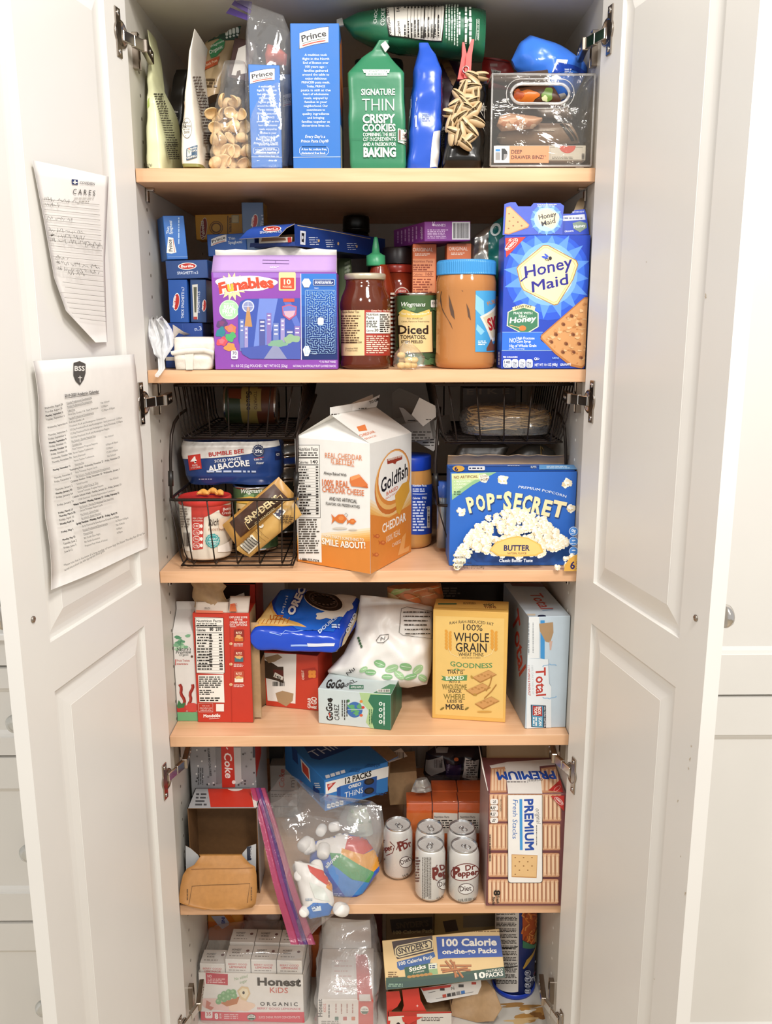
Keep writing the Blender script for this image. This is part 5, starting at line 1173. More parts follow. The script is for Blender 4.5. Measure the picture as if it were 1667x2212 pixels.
# --- graham cracker box
HB='#2244b6'
c=Carton((1082,799),(1262,799),508,.062,Y=.004,mat=HB,topR=1180);a=c.front();CX,CY=1183,592
a.ell(CX,CY+4,92,96,'#2a58d2');a.ell(CX,CY,80,84,'#3a70de');a.star(CX,CY,62,98,16,'#5f96ea',.1);a.ell(CX,CY,64,68,'#7fb2f2');a.ell(CX,CY,55,58,'#b9d8f6')
HX=lambda s:[(1175,592-62*s),(1240+8*(s-1)*4,556-10*(s-1)*5),(1248,598),(1212,656+6*(s-1)*4),(1140,632),(1117,574)]
def hexg(pts,s,cx=1182,cy=593):return[(cx+(x-cx)*s,cy+(y-cy)*s)for x,y in pts]
HP=[(1173,531),(1183,531),(1243,563),(1247,572),(1236,604),(1204,656),(1196,658),(1131,626),(1126,618),(1117,580),(1121,574)]
a.poly(hexg(HP,1.03),'#a8762e');a.poly(hexg(HP,1.0),'#f0d79c');a.poly(hexg(HP,.93),'#d8a858');a.poly(hexg(HP,.915),'#f4e2b4')
for t,x0,y0,x1,y1,h in(('Honey',1134,601,1235,577,27),('Maid',1149,631,1226,613,24)):
 for dx,dy in((0,0),(1.3,.2),(.6,.9)):a.text(t,x0+dx,y0+dy,x1+dx,y1+dy,h,'#22208a',.0,.1)
a.line([(1124,608),(1134,600),(1140,590)],3,'#22208a');a.ell(1181,561,5,3,'#1d1a22',30);a.ell(1188,558,3.6,4.2,'#1d1a22');a.ell(1176,556,7,2.6,'#3a5ac8',15);a.ell(1180,552,6,2.2,'#3a5ac8',40);a.rows(1178,560,1186,565,2,'#f0d79c',3)
a.poly([(1091,514),(1135,512),(1093,556)],'#c83a32');a.ell(1104,528,18,7,'#f0e2da',-42);a.ell(1104,528,17,6.2,'#c83a32',-42);a.text('NABISCO',1095,541,1119,518,6,'#f4ece6',.02);a.line([(1098,521),(1104,515)],1.2,'#f4ece6');a.line([(1099,516),(1103,521)],1,'#f4ece6')
GH=[(1130,656),(1163,676),(1163,706),(1133,724),(1094,704),(1096,674)]
a.poly(hexg(GH,1.0,1129,690),'#cfd8c2');a.poly(hexg(GH,.93,1129,690),'#3f7a5a');a.poly([(1106,664),(1130,656),(1156,663),(1154,671),(1130,665),(1108,672)],'#f0dca8');a.text('LOW FAT',1113,667,1148,666,6,'#3a2c1c',.02,0,2);a.text('MADE WITH',1109,679,1149,679,5.4,'#eef4ea',.01);a.text('REAL',1120,686,1139,686,5.6,'#eef4ea',.01);a.text('Honey',1100,698,1157,693,12,'#f4f4ec',.03,.2);a.ell(1128,709,8,6,'#c87a3a');a.line([(1100,702),(1122,708)],1.6,'#d8b070')
a.poly([(1080,718),(1172,718),(1166,728),(1168,736),(1196,756),(1081,757)],'#2f6fd8');a.line([(1080,717.5),(1172,717.5)],1,'#a9c8f0');a.line([(1081,757),(1196,757)],1,'#a9c8f0')
a.text('NO',1100,740,1114,740,10,'#eef2fa',.01);a.text('High Fructose',1115,733,1154,733,5.6,'#eef2fa',.02);a.text('Corn Syrup',1115,740,1146,740,5.6,'#eef2fa',.02);a.text('10g of Whole Grain',1100,750,1158,749,6,'#eef2fa',.02);a.text('per 31g serving',1099,754.5,1132,754.5,3,'#eef2fa')
CR=[(1264,644),(1168,726),(1170,734),(1200,764),(1232,790),(1264,796)]
a.poly([(1273,642),(1262,642),(1168,724),(1167,732),(1198,764),(1232,791),(1256,796),(1266,790)],'#b5753f')
a.poly([(1272,645),(1262,645),(1170,726),(1171,731),(1200,760),(1234,786),(1256,791),(1266,786)],'#d39a63')
q=random.Random(6)
for i in range(120):
 x,y=1172+q.random()*92,650+q.random()*138
 if inside((x,y),[(1264,652),(1262,650),(1176,726),(1178,732),(1202,756),(1236,782),(1258,788),(1264,784)]):a.blob(x,y,q.uniform(2,5),q.uniform(1.5,3.5),('#c1824c','#dfae78','#cb8f58','#e4ba88')[i%4],i,.4,10)
for x,y in((1234,682),(1252,700),(1216,700),(1237,722),(1200,722),(1222,742),(1250,742),(1238,760),(1215,760),(1254,772),(1190,738)):a.ell(x,y,4.5,3.4,'#8d5430',30);a.ell(x+1,y+1,2.6,2,'#6a3a20',30)
a.text('PER 8 CRACKERS',1086,773,1117,773,4,'#eef2fa',.015)
for i,t in enumerate(('140','0g','170mg','8g')):x=1086+i*15.6+(3 if i else 0);a.rrect(x,776,x+15+(3 if i==0 else-1),794,4,'#e9ecf2');a.text(t,x+2,785,x+(15 if i==0 else 11),785,6 if i==0 else 4,'#1d2a5a',.02);a.rows(x+2,787,x+12,792,2,'#3a4a7a',i)
a.ell(1156,775,3,3,'#e9ecf2');a.ell(1156,775,2.2,2.2,HB);a.text('UD',1153,777,1164,777,4.5,'#e9ecf2',.01);a.text('NET WT 14.4 OZ (408g)',1154,791,1203,790,6,'#eef2fa',.012);a.text('GRAHAMS',1209,790,1232,789,5.2,'#eef2fa',.012);a.rows(1192,771,1208,776,2,'#8fb0ec',4)
l=c.left();l.rows(1076,760,1079,790,1,'#c8d4f0',3,.9,.1,0,True);l.poly([(1073,720),(1082,718),(1082,757),(1073,756)],'#2f6fd8')
root=empty('cracker_box',c.P(c.w/2,0,.03),'large blue graham cracker box with its top flaps standing open','box');c.g.build('carton',root)
g=G();fr=Plane(c.P(0,c.h,.001),c.U,c.W+V3((0,.12,0)));BL=M(HB,.42);TAN=M('#a98a62',.6,0,'board')
card_poly(g,fr,[(1085,508),(1089,441),(1102,437),(1113,437),(1119,446),(1146,446),(1152,439),(1210,439),(1218,445),(1216,460),(1214,507)],BL,TAN)
a=Art(g,fr,.42,.0009);a.ell(1180,474,34,33,'#3f78e0');a.star(1180,474,22,36,12,'#6fa4ee');a.ell(1180,474,27,26,'#9cc4f4');a.poly([(1182,451),(1206,463),(1208,470),(1196,492),(1190,494),(1166,484),(1162,476),(1160,460),(1168,455)],'#f2ddab');a.text('Honey',1164,475,1202,467,11,'#1d1a2a',.03);a.text('Maid',1170,489,1199,481,11,'#1d1a2a',.005);a.text('Maid',1170.7,489.2,1199.7,481.2,11,'#1d1a2a',.005);a.rows(1160,441,1204,447,2,'#dfe8f8',4)
a.poly([(1093,448),(1101,446),(1143,486),(1140,492),(1098,507),(1089,505)],'#b5753f');a.poly([(1094,450),(1101,448.5),(1141,487),(1138,490),(1097,505),(1090,503)],'#d5a06c');[a.ell(x,y,2,1.6,'#8d5430')for x,y in((1099,462),(1108,470),(1100,478),(1118,480),(1108,488),(1098,494),(1126,488))]
g.build('front_flap',root)
g=G();fr=Plane(c.P(0,c.h,.012),c.U,c.W+V3((0,.1,0)));card_poly(g,fr,[(1196,508),(1210,462),(1232,462),(1241,454),(1262,452),(1266,462),(1272,507)],BL,TAN);a=Art(g,fr,.42,.0009);a.poly([(1208,467),(1262,463),(1264,475),(1210,478)],'#cfd4e4');a.rows(1212,469,1260,474,1,'#5a6288',4);a.text('BEST WHEN USED BY',1236,460,1261,459,3.4,'#dfe8f8',.01);a.poly([(1236,482),(1252,478),(1266,482),(1267,492),(1252,502),(1238,494)],'#7c8f80');a.text('Honey',1239,493,1264,490,6.5,'#eef2ea',.02);a.text('GRAHAMS',1219,502,1238,501,4,'#eef2fa',.01)
g.build('back_flap',root)
g=crumple_film([[atY((1230+k*5,500),.03)for k in range(7)],[atY((1234+k*4,470),.035)for k in range(7)],[atY((1244+k*3,440),.04)for k in range(7)],[atY((1256+k*2,426),.05)for k in range(7)]],M('#9c8a70',.35,0,'foil'),.006,50,3).fit();s=g.build('inner_bag',root);s['label']='tan crinkled inner bag sticking up'
# ------------------------------------------------------------------ third shelf: wire baskets
WIRE=M('#2b221d',.35,.6,'metal')
def basket(name,label,B0,B1,F0,F1,depth,front_n=6,side_n=12,legs=None,rim_r=.0024,r=.0011):
 """B0,B1 front lower corners; F0,F1 front rim corners; depth of the floor"""
 root=empty(name,V3(((B0.x+B1.x)/2,(B0.y+depth/2),min(B0.z,B1.z))),label,'basket')
 zb,zr=B0.z,F0.z;g=G()
 xl=lambda f:B0.x+(F0.x-B0.x)*f;xr=lambda f:B1.x+(F1.x-B1.x)*f
 yf0,yf1=B0.y,F0.y;yb=B0.y+depth;yb1=yb+(yf0-yf1)*.5
 R=.008
 for i in range(side_n):  # cross wires: down one side, over the floor, up the other
  y=yf0+.004+(depth-.004)*i/(side_n-1);y1=y+(F0.y-B0.y)*(1-i/(side_n-1))
  g.tube([V3((xl(1),y1,zr)),V3((xl(.15),y,zb+(zr-zb)*.15)),V3((xl(0)+.003,y,zb+.003)),V3((xl(0)+R,y,zb)),V3((xr(0)-R,y,zb)),V3((xr(0)-.003,y,zb+.003)),V3((xr(.15),y,zb+(zr-zb)*.15)),V3((xr(1),y1,zr))],r,WIRE,6)
 for i in range(front_n):  # long wires: up the front, along the floor, up the back
  f=(i+.5)/front_n;x=B0.x+(B1.x-B0.x)*f;x1=F0.x+(F1.x-F0.x)*f
  g.tube([V3((x1,yf1,zr)),V3((x,yf0+.001,zb+.006)),V3((x,yf0+.007,zb+.0025)),V3((x,yb-.006,zb+.0025)),V3((x,yb,zb+.008)),V3((x,yb1,zr))],r*1.15,WIRE,6)
 g.tube([V3((xl(0),yf0,zb+.002)),V3((xr(0),yf0,zb+.002)),V3((xr(0),yb,zb+.002)),V3((xl(0),yb,zb+.002))],r*1.4,WIRE,8,True)
 g.build('wire_body',root)
 g=G();c=.010
 g.tube([V3((xl(1)+c,yf1,zr)),V3((xr(1)-c,yf1,zr)),V3((xr(1)-.003,yf1+.003,zr)),V3((xr(1),yf1+c,zr)),V3((xr(1),yb1-c,zr)),V3((xr(1)-c,yb1,zr)),V3((xl(1)+c,yb1,zr)),V3((xl(1),yb1-c,zr)),V3((xl(1),yf1+c,zr)),V3((xl(1)+.003,yf1+.003,zr))],rim_r,WIRE,8,True);g.build('rim',root)
 for pts,sl in(legs or[]):
  g=G();g.tube(pts,.0026,WIRE,8)
  if sl:g.tube([sl[0],sl[1]],.0042,M('#1b1714',.4,0,'solid'),10)
  g.build('leg',root)
 return root
Q=lambda p,y:atY(p,y)
b0,b1=Q((391,1199),.012),Q((632,1199),.012);b0.z=b1.z=S3+.004
f0,f1=Q((365,1080),.0),Q((636,1080),.0);f1.z=f0.z
yl=.03
lg=[([Q((370,1078),.01),Q((369,1045),.016),Q((368,990),.02),Q((370,940),.03),Q((376,914),.045),Q((388,895),.07),Q((404,884),.10)],(Q((369,1050),.015),Q((368.5,1017),.018))),
 ([Q((637,1078),.02),Q((640,1040),.03),Q((642,990),.04),Q((641,940),.05),Q((650,915),.07),Q((668,893),.11),Q((682,853),.16)],(Q((639,1050),.028),Q((641,1020),.034)))]
basket('wire_basket','lower dark wire basket on the left, holding the frosting tub',b0,b1,f0,f1,.31,5,12,lg)
b0,b1=Q((394,949),.055),Q((636,949),.055);b1.z=b0.z
f0,f1=Q((374,829),.045),Q((655,829),.045);f1.z=f0.z=S2-.026
ZU=b0.z
basket('wire_basket','upper dark wire basket on the left, holding one can on its side',b0,b1,f0,f1,.30,6,12)
b0,b1=Q((975,1199),.085),Q((1196,1199),.085);b0.z=b1.z=S3+.004
f0,f1=Q((945,1092),.075),Q((1222,1092),.075);f1.z=f0.z
lg=[([Q((946,1090),.08),Q((941,1040),.085),Q((940,1000),.09),Q((944,945),.10),Q((946,910),.11),Q((950,880),.13)],(Q((942,1050),.085),Q((941,1022),.088))),
 ([Q((1222,1090),.08),Q((1222,1040),.08),Q((1222,970),.085),Q((1219,925),.09),Q((1212,900),.10),Q((1196,885),.13)],None)]
basket('wire_basket','lower dark wire basket on the right, mostly behind the popcorn box',b0,b1,f0,f1,.29,5,12,lg)
b0,b1=Q((962,958),.06),Q((1214,956),.06);b1.z=b0.z
f0,f1=Q((938,829),.045),Q((1240,829),.045);f1.z=f0.z=S2-.026
basket('wire_basket','upper dark wire basket on the right, holding the bagged noodles',b0,b1,f0,f1,.30,5,16);ZUR=b0.z
# --- lower left basket
zf=S3+.0085
tc=Q((448,1190),.072);tc.z=zf;TH=Q((448,1070),.072).z-zf
root=empty('frosting_tub',tc,'round frosting tub with red lid in the lower left wire basket','tub')
g=G();g.lathe(tc,[(.001,0),(.0375,0),(.0388,.003),(.0415,TH-.012),(.0415,TH-.010)],M('#e6dac8',.35),60)
cf=Cyl(V3((tc.x,tc.y,0)),.0405,.003,lambda z:.0391+(.0415-.0388)*max(0,min(1,(z-zf)/(TH-.012))));a=Art(g,cf,.4,.0002)
a.poly([(388,1088),(413,1090),(500,1094),(500,1100),(415,1104),(416,1192),(393,1185),(388,1130)],'#efe8dc');a.poly([(414,1086),(505,1088),(505,1096),(470,1102),(440,1118),(438,1186),(415,1188)],'#c23a30')
a.ell(488,1103,15,12,'#a8322c');a.text('Betty',480,1103,499,1100,6,'#f2e6dc',.01,.2);a.text('Crocker',478,1111,503,1109,6,'#f2e6dc',.01,.2)
a.text('PER 2 TBSP',417,1121,438,1121,3.4,'#f2e0d4',.01);a.text('AS PACKAGED',417,1126,438,1126,3.4,'#f2e0d4',.01)
for i,t in enumerate(('140','2.5g','75mg','18g')):a.rrect(417,1130+i*14,432,1142+i*14,5,'#f2e6dc');a.rrect(418,1131+i*14,431,1141+i*14,4.5,'#c23a30');a.text(t,420,1138+i*14,429,1138+i*14,4.5,'#f2e6dc',.01);a.ell(435,1136+i*14,3,4,'#f2e6dc')
a.text('Rich &',450,1136,485,1132,15,'#3a2a22',.005,.2);a.text('FROSTING',450,1146,484,1146,5,'#b07a5a',.005);a.blob(485,1130,14,14,'#edd0b4',4,.2)
a.star(459,1168,14.5,16,14,'#3f9a98');a.ell(459,1168,12.6,12.6,'#e6efe8');a.ell(459,1168,12,12,'#3f9a98');a.text('GREAT',451,1166,468,1166,4,'#eef4ee',.01);a.text('HOMEMADE',449,1171.5,470,1171.5,4,'#eef4ee',.01);a.text('TASTE',452,1176.5,467,1176.5,4,'#eef4ee',.01)
a.bars(397,1150,412,1180,12,'#3a2f28',4);a.rows(392,1096,412,1140,8,'#8a7f74',5)
a.poly([(470,1180),(500,1160),(506,1170),(500,1190),(470,1192)],'#f2e8dc')
g.build('tub_body',root);g=G();g.lathe(tc+V3((0,0,TH-.011)),[(.0415,0),(.0432,.0006),(.0432,.009),(.0422,.011),(.040,.0115),(.0385,.0095),(.001,.0095)],M('#c8342c',.35,0,'solid'),60);g.build('lid',root)
q=random.Random(8);CP=M('#e0a24c',.5,0,'food')
for i,(x0,y0,x1,y1,dy)in enumerate(((426,1066,452,1072,.0),(448,1060,470,1066,.012),(466,1062,482,1068,-.004))):
 A_,B_=Q((x0,y0),.065+dy),Q((x1,y1),.065+dy);A_.z=B_.z=zf+TH+.0045;g=G()
 pts=[A_.lerp(B_,t/8)+V3((0,.005*math.sin(t/8*math.pi*1.3),.0015*math.sin(t/8*3.1)))for t in range(9)]
 g.tube(pts,[.0015+.0040*math.sin(math.pi*min(1,max(.04,t/8)))for t in range(9)],CP,12)
 g.v=[v+V3((1,1,.3))*.0010*noise.noise(v*260)for v in g.v]
 tag(g.build('cheese_puff'),'orange curved cheese puff lying on the red frosting lid','snack','cheese puffs on the red lid')
jc=Q((555,1190),.125);jc.z=zf;CH_=Q((553,1047),.115).z-zf
g=ring_can(jc,.0365,CH_,M('#5c7a50',.35));a=Art(g,Cyl(V3((jc.x,jc.y,0)),.0367),.4,.0002)
for i in range(14):q_=random.Random(i);a.blob(508+q_.random()*90,1052+q_.random()*130,10,7,('#46623e','#7a9a68')[i%2],i,.3)
a.text('Wegmans',519,1066,565,1064,10,'#eef0e6',.01,.25);a.poly([(510,1076),(540,1072),(560,1076),(560,1086),(512,1086)],'#dfae4a');a.poly([(511,1086),(590,1086),(590,1150),(511,1150)],'#e4c88e');a.text('Food You Feel',515,1081,556,1081,4,'#f4ecd8',.01);a.text('D',514,1112,526,1112,14,'#2a1a10',.03)
tag(g.build('tomato_can'),'green labelled can behind the pretzel packets in the lower left wire basket','can')
def ppack(name,label,L,R,Y,T,mat,art,seed,tilt=0):
 pl=Plane(Q(L[0],Y),V3((1,0,0)),V3((0,math.sin(tilt),math.cos(tilt))));g,F=pouch(pl,L,R,T,mat,20,30,.0022,50,seed,.7,.6)
 art(Art(g,Drape(pl,g.bvh()),.35));return tag(g.build(name),label,'packet')
GOLD=M('#b98a44',.3,0,'foil')
def a1(a):
 a.poly([(496,1128),(592,1045),(622,1076),(520,1160)],'#4a2e20');a.poly([(528,1128),(606,1068),(616,1082),(538,1144)],'#d8bc82');a.poly([(530,1129),(605,1070),(614,1082),(539,1142)],'#3a2418');a.text('SNYDER\u2019S',535,1131,604,1079,14,'#e4cf9e',.03);a.text('OF HANOVER',552,1133,596,1099,5.5,'#e4cf9e',.005)
ppack('pretzel_packet','gold pretzel packet with a slanted dark brown name panel in the lower left basket',[(480,1134),(496,1158),(512,1182)],[(602,1030),(622,1052),(646,1078)],.045,lambda v:.012*math.sin(math.pi*v)**.6+.001,GOLD,a1,81)
def a2(a):
 a.poly([(516,1175),(542,1150),(562,1172),(538,1196)],'#e6dcc8')
 for k in range(16):f=k/16;a.line([(518+f*24,1178-f*24),(536+f*24,1194-f*24)],.7+.9*(k%3==0),'#1b1510')
 a.poly([(590,1110),(604,1092),(618,1104),(604,1122)],'#efe6d2');a.poly([(593,1110),(604,1096),(614,1105),(603,1118)],'#46465c');a.rows(606,1112,634,1130,5,'#5a4020',6);a.line([(552,1146),(574,1168)],1,'#8a6428');a.line([(558,1140),(580,1162)],1,'#8a6428');a.ell(566,1136,5,4,'#e9e4d6',-40)
ppack('pretzel_packet','gold pretzel packet turned to its barcode in front of the other one',[(508,1186),(523,1196),(540,1204)],[(628,1074),(640,1090),(652,1112)],.026,lambda v:.009*math.sin(math.pi*v)**.6+.001,M('#c49a55',.3,0,'foil'),a2,83)
# tuna
root=bagpx([(1048,402,600,.115,.075,3.2),(1030,392,604,.11,.085,4),(1000,388,606,.11,.085,4),(965,384,604,.11,.085,4),(955,388,600,.115,.075,3)],M('#25407a',.2,0,'foil'),wr=.003,ws=26,seed=91)
g=root;cxm=(Q((497,1000),.11)).x
for i,v in enumerate(g.v):
 k=math.exp(-((v.x-cxm)/.012)**2)*.010
 g.v[i]=V3((v.x,v.y+(k if v.y<.15 else 0),v.z+(k*.8 if v.z<Q((497,1030),.11).z else 0)))
dr=front_drape(g,.1);a=Art(g,dr,.3)
a.poly([(384,958),(604,948),(604,962),(570,968),(540,980),(500,986),(440,990),(384,996)],'#e0ddd6');a.poly([(406,984),(433,980),(436,1012),(410,1016)],'#c8362c');a.text('4',413,1001,426,999,14,'#f2ece4',.03);a.text('PACK',416,1007,428,1005.5,3.6,'#f2ece4',.01);a.text('5 OZ CANS',413,1012,433,1010,3.6,'#f2ece4',.01)
a.text('BUMBLE BEE',452,986,527,978,9,'#b5322a',.03);a.text('SOLID WHITE',464,999,521,993,6.5,'#eef0f4',.015);a.text('ALBACORE',451,1020,540,1006,13,'#f2f2f0',.03,0,3);a.rows(450,1014,556,1022,1,'#b8c4dc',3,.5,0,-6);a.rows(430,1032,460,1036,1,'#b8c4dc',4)
a.star(558,974,12,13.6,16,'#1a2a52');a.ell(558,974,10.5,10.5,'#e6e4de');a.ell(558,974,10,10,'#1a2a52');a.text('29g',551,978,566,976,7,'#f2f2f0',.02);a.text('TUNA IN',549,995,566,993,4,'#f2f2f0',.01);a.text('Water',553,1003,570,1001,5.5,'#f2f2f0',.01,.2);a.line([(549,990),(570,987)],1,'#c8362c')
a.poly([(594,975),(604,974),(604,990),(594,992)],'#1a2450');a.text('CO',596,984,603,983,5,'#e6e4de',.02)
tag(g.build('tuna_pack'),'blue and white shrink wrapped four pack of tuna above the frosting tub','package')
for i,(y0,y1,mt)in enumerate(((1078,1030,'#3a3a32'),(1029,1002,'#9a9a98'),(1001,978,'#24408a'),(977,953,'#8a8a88'))):
 pc=Q((615,y0),.25);h_=Q((615,y1),.25).z-pc.z
 if i==0:pc.z=zf;h_=Q((615,y1),.25).z-zf
 g=ring_can(pc,.0345,h_-.0004,M(mt,.25,.5 if i%2 else 0,'metal'));tag(g.build('tuna_tin'),['dark tall tin at the bottom of the column behind the tuna pack','silver tin above the dark one, behind the tuna pack','blue banded tin behind the right end of the tuna pack','grey tin topmost of the column behind the tuna pack'][i],'tin','column of tins in the lower left basket')
# can lying in the upper left basket
p0=Q((487,862),.24);p1=Q((600,862),.24);R_=.0335;p0.z=p1.z=ZU+.0042+R_
g=G();ax=p1-p0;L_=ax.length
g.lathe(p0,[(.001,.003),(R_-.003,.002),(R_-.002,0),(R_+.0006,.0005),(R_,.004),(R_,L_*.32),(R_,L_*.34),(R_,L_*.62),(R_,L_*.64),(R_,L_-.004),(R_+.0006,L_-.0005),(R_-.002,L_),(R_-.003,L_-.003),(.001,L_-.003)],[CHROME]*4+[M('#34452c',.35)]*2+[M('#a8924e',.35)]*2+[M('#6a3a24',.35)]+[CHROME]*4,48,True,ax)
fr=Plane(p0+V3((0,-R_,0)),V3((1,0,0)),V3((0,0,1)),V3((0,-1,0)));a=Art(g,Drape(fr,g.bvh(),.003),.4)
a.poly([(520,840),(565,840),(565,888),(520,888)],'#b09a56');a.text('Sauce',532,846,533,886,12,'#2a1c10',.02);a.text('TOMATO',548,846,549,884,7,'#5a3a1c',.01);a.poly([(490,840),(522,840),(521,862),(495,860)],'#7a3a22')
tag(g.build('sauce_can'),'small can of tomato sauce lying on its side in the upper left basket','can')
# --- goldfish style gable carton
ORG='#d98432'
C0,L0,R0=atZ((800,1240),S3+.0005),atZ((643,1212),S3+.0005),atZ((887.5,1191),S3+.0005)
u1=(C0-L0);w1=u1.length;u1.normalize();u2=(R0-C0);w2=u2.length;u2.normalize()
n1=V3((u1.y,-u1.x,0));n2=V3((u2.y,-u2.x,0));up=V3((0,0,1));hC=atP((799,959),C0,n1).z-S3
g=G();WH=M('#e9e7e2',.35)
B_=L0+(R0-C0)
bot=[L0,C0,R0,B_];top=[p+up*hC for p in bot]
g.add(bot+top,[(0,3,2,1),(0,1,5,4),(1,2,6,5),(2,3,7,6),(3,0,4,7)],WH)
rz=atP((718,897),C0,n1).z-S3;mL=(L0+C0)/2+up*rz;mR=(R0+B_)/2+up*rz;inn=.016
pL=mL+u2*inn;pR=mR-u2*inn
fin=up*.0115
# sloping roofs, gable ends folded inward, upright fin
g.add([top[1],top[2],mR,mL],[(0,1,2,3)],WH);g.add([top[3],top[0],mL,mR],[(0,1,2,3)],WH)
g.add([top[0],top[1],mL+u2*.022-up*.004,mL],[(0,1,2)],WH);g.add([top[1],mL,mL+u2*.022-up*.004],[(0,1,2)],WH);g.add([top[0],mL,mL+u2*.022-up*.004],[(0,1,2)],WH)
g.add([top[2],top[3],mR],[(0,1,2)],WH)
t2=u1*.0012
# fin: left half closed, right half opened into a spout
mm=mL.lerp(mR,.45)
g.hexa([mL-t2,mL+t2,mm+t2,mm-t2,mL-t2+fin,mL+t2+fin,mm+t2+fin,mm-t2+fin],WH)
sp=mR+u2*.004+up*.020
g.sheet([[mm+t2,mm.lerp(mR,.5)+t2*3,mR+t2*2],[mm+t2+fin,mm.lerp(mR,.5)+fin*1.25+t2*9,sp+t2*6]],WH,.0008);g.sheet([[mm-t2,mm.lerp(mR,.5)-t2*3,mR-t2*2],[mm-t2+fin,mm.lerp(mR,.5)+fin*1.2-t2*9,sp-t2*6]],WH,.0008)
fl=Plane(L0,u1,up,n1);fl.lim=(w1,hC);a=Art(g,fl,.4)
for i in range(14):f=i/14;a.poly([(640,1150+i*4.6),(690,1152+i*4.6),(745,1147+i*4.6),(800,1140+i*4.8),(800,1146+i*5.4),(745,1153+i*4.8),(690,1158+i*4.6),(641,1156+i*4.6)],['#f0ddc0','#efcf9f','#ecc17f','#e8b262','#e4a44e','#e0973f',ORG][min(i,6)])
a.poly([(642,1205),(800,1218),(800,1241),(643,1212)],ORG);a.poly([(641,1180),(720,1190),(800,1188),(800,1235),(643,1210)],ORG)
a.poly([(641,962),(691,964),(695,1215),(645,1208)],'#f0ede6');a.nutrition(643,962,689,1118,'#1b1512','#f0ede6','140',3,18,True,2)
a.rows(646,1120,692,1196,15,'#4a423a',5,.5);a.text('1-888-737-7374',650,1210,690,1214,5.5,'#1b1512',.02)
a.text('REAL CHEDDAR',703,989,783,995,12,'#d87a3a',-.004,0,1);a.text('IS BETTER!',716,1000,765,1006,12,'#d87a3a',-.004);a.line([(718,1002),(745,1003),(766,1008)],1,'#d87a3a')
a.text('Always Baked With',700,1024,749,1029,6.5,'#2a2420',.01);a.text('100% REAL',697,1049,755,1054,15,'#d4713a',.015);a.text('CHEDDAR CHEESE',697,1062,787,1071,13,'#d4713a',.01);a.poly([(757,1030),(776,1024),(795,1046),(793,1053),(760,1050),(756,1040)],'#d8773c');a.poly([(757,1030),(776,1024),(780,1030),(760,1038)],'#e89a5e');a.poly([(780,1052),(794,1048),(796,1054)],'#c8632c')
a.text('AND NO ARTIFICIAL',712,1080,772,1087,8,'#241e1a',.01);a.text('FLAVORS OR PRESERVATIVES',705,1090,778,1098,6.5,'#241e1a',.01)
def fish(a,x,y,s,c='#d8732e'):
 a.poly([(x-14*s,y-9*s),(x-7*s,y-2*s),(x+0*s,y-8*s),(x+9*s,y-8*s),(x+16*s,y),(x+8*s,y+9*s),(x,y+8*s),(x-7*s,y+3*s),(x-13*s,y+10*s),(x-11*s,y)],c);a.ell(x+5*s,y-1*s,5*s,4*s,'#e08a48')
a.ell(735,1141,16,2.4,'#d0c8bc');a.ell(763,1144,10,1.8,'#d0c8bc');fish(a,732,1120,1.15);fish(a,759,1126,.7);a.line([(745,1112),(748,1108),(752,1112),(749,1116)],.8,'#4a443e')
a.text('NOW THAT\u2019S SOMETHING TO',700,1158,787,1169,6.5,'#f4ecdc',.01,0,-2);a.text('SMILE ABOUT!',697,1174,790,1184,14,'#f8f2e6',.02,0,-3)
fr_=Plane(C0,u2,up,n2);fr_.lim=(w2,hC);a=Art(g,fr_,.4)
for i in range(10):a.poly([(799,1078+i*7),(830,1098+i*6),(860,1092+i*6),(889,1055+i*7),(889,1065+i*7),(860,1100+i*6),(830,1106+i*6),(799,1088+i*7)],['#f0ddc0','#efcf9f','#ecc17f','#e8b262','#e4a44e',ORG][min(i,5)])
a.poly([(799,1112),(840,1118),(889,1088),(887.5,1192),(800,1240)],ORG)
a.ell(847,1040,36,72,'#c8702c',12);a.ell(847,1036,35,66,'#e8b468',12);a.ell(848,1032,33,60,'#d88a3c',12);a.ell(849,1028,31,55,'#efece6',12)
a.text('Goldfish',822,1066,880,1027,26,'#1d1815',.02,.15);a.text('BAKED',834,1071,859,1056,7,'#c85a2c',.02);a.text('SNACK CRACKERS',832,1080,862,1062,4,'#c85a2c',.01)
a.poly([(835,992),(868,983),(868,992),(856,997),(853,1003),(847,1000),(836,1003)],'#9a3a26');a.text('PEPPERIDGE FARM',837,996,867,987,4,'#f0e2d0',.02)
a.poly([(852,1070),(868,1045),(882,1038),(884,1060),(872,1088),(862,1112),(856,1106)],'#dca238')
a.text('CHEDDAR',825,1152,876,1124,17,'#f8f2e6',.02);a.text('100% REAL',834,1172,864,1154,12,'#f6ead2',-.004);a.text('CHEESE',846,1182,865,1172,7,'#f6ead2',-.004)
for x,y,s_ in((812,1158,.5),(824,1172,.55),(810,1198,.5)):fish(a,x,y,s_,'#c4632a')
a.poly([(858,1200),(868,1160),(876,1150),(872,1185),(884,1178),(882,1190)],'#e8a862')
rf=Plane(top[1],u2,(mL-top[1]));a=Art(g,rf,.4);a.poly([(770,922),(788,917),(793,930),(775,932)],'#dd7f48');a.text('CHEDDAR',780,944,812,934,6,'#d8733a',.01);a.text('SNACK',790,950,815,942,4,'#d8733a')
ff=Plane(mL+t2,u2,up,u1);a=Art(g,ff,.4,.0004);a.rows(720,893,770,898,1,'#3a342e',4,.6,0,-10)
a=Art(g,Drape(Plane(mm+t2*4,u2,up,u1),g.bvh(),.01),.4);a.text('TO OPEN',798,872,823,863,5.5,'#2a2420',.02);a.poly([(826,860),(833,855),(829,866)],'#2a2420');a.rows(776,880,796,884,1,'#6a645c',4,.6,0,-6)
tag(g.build('cracker_carton'),'large white and orange cheddar cracker carton with a gable top, one corner forward','carton')
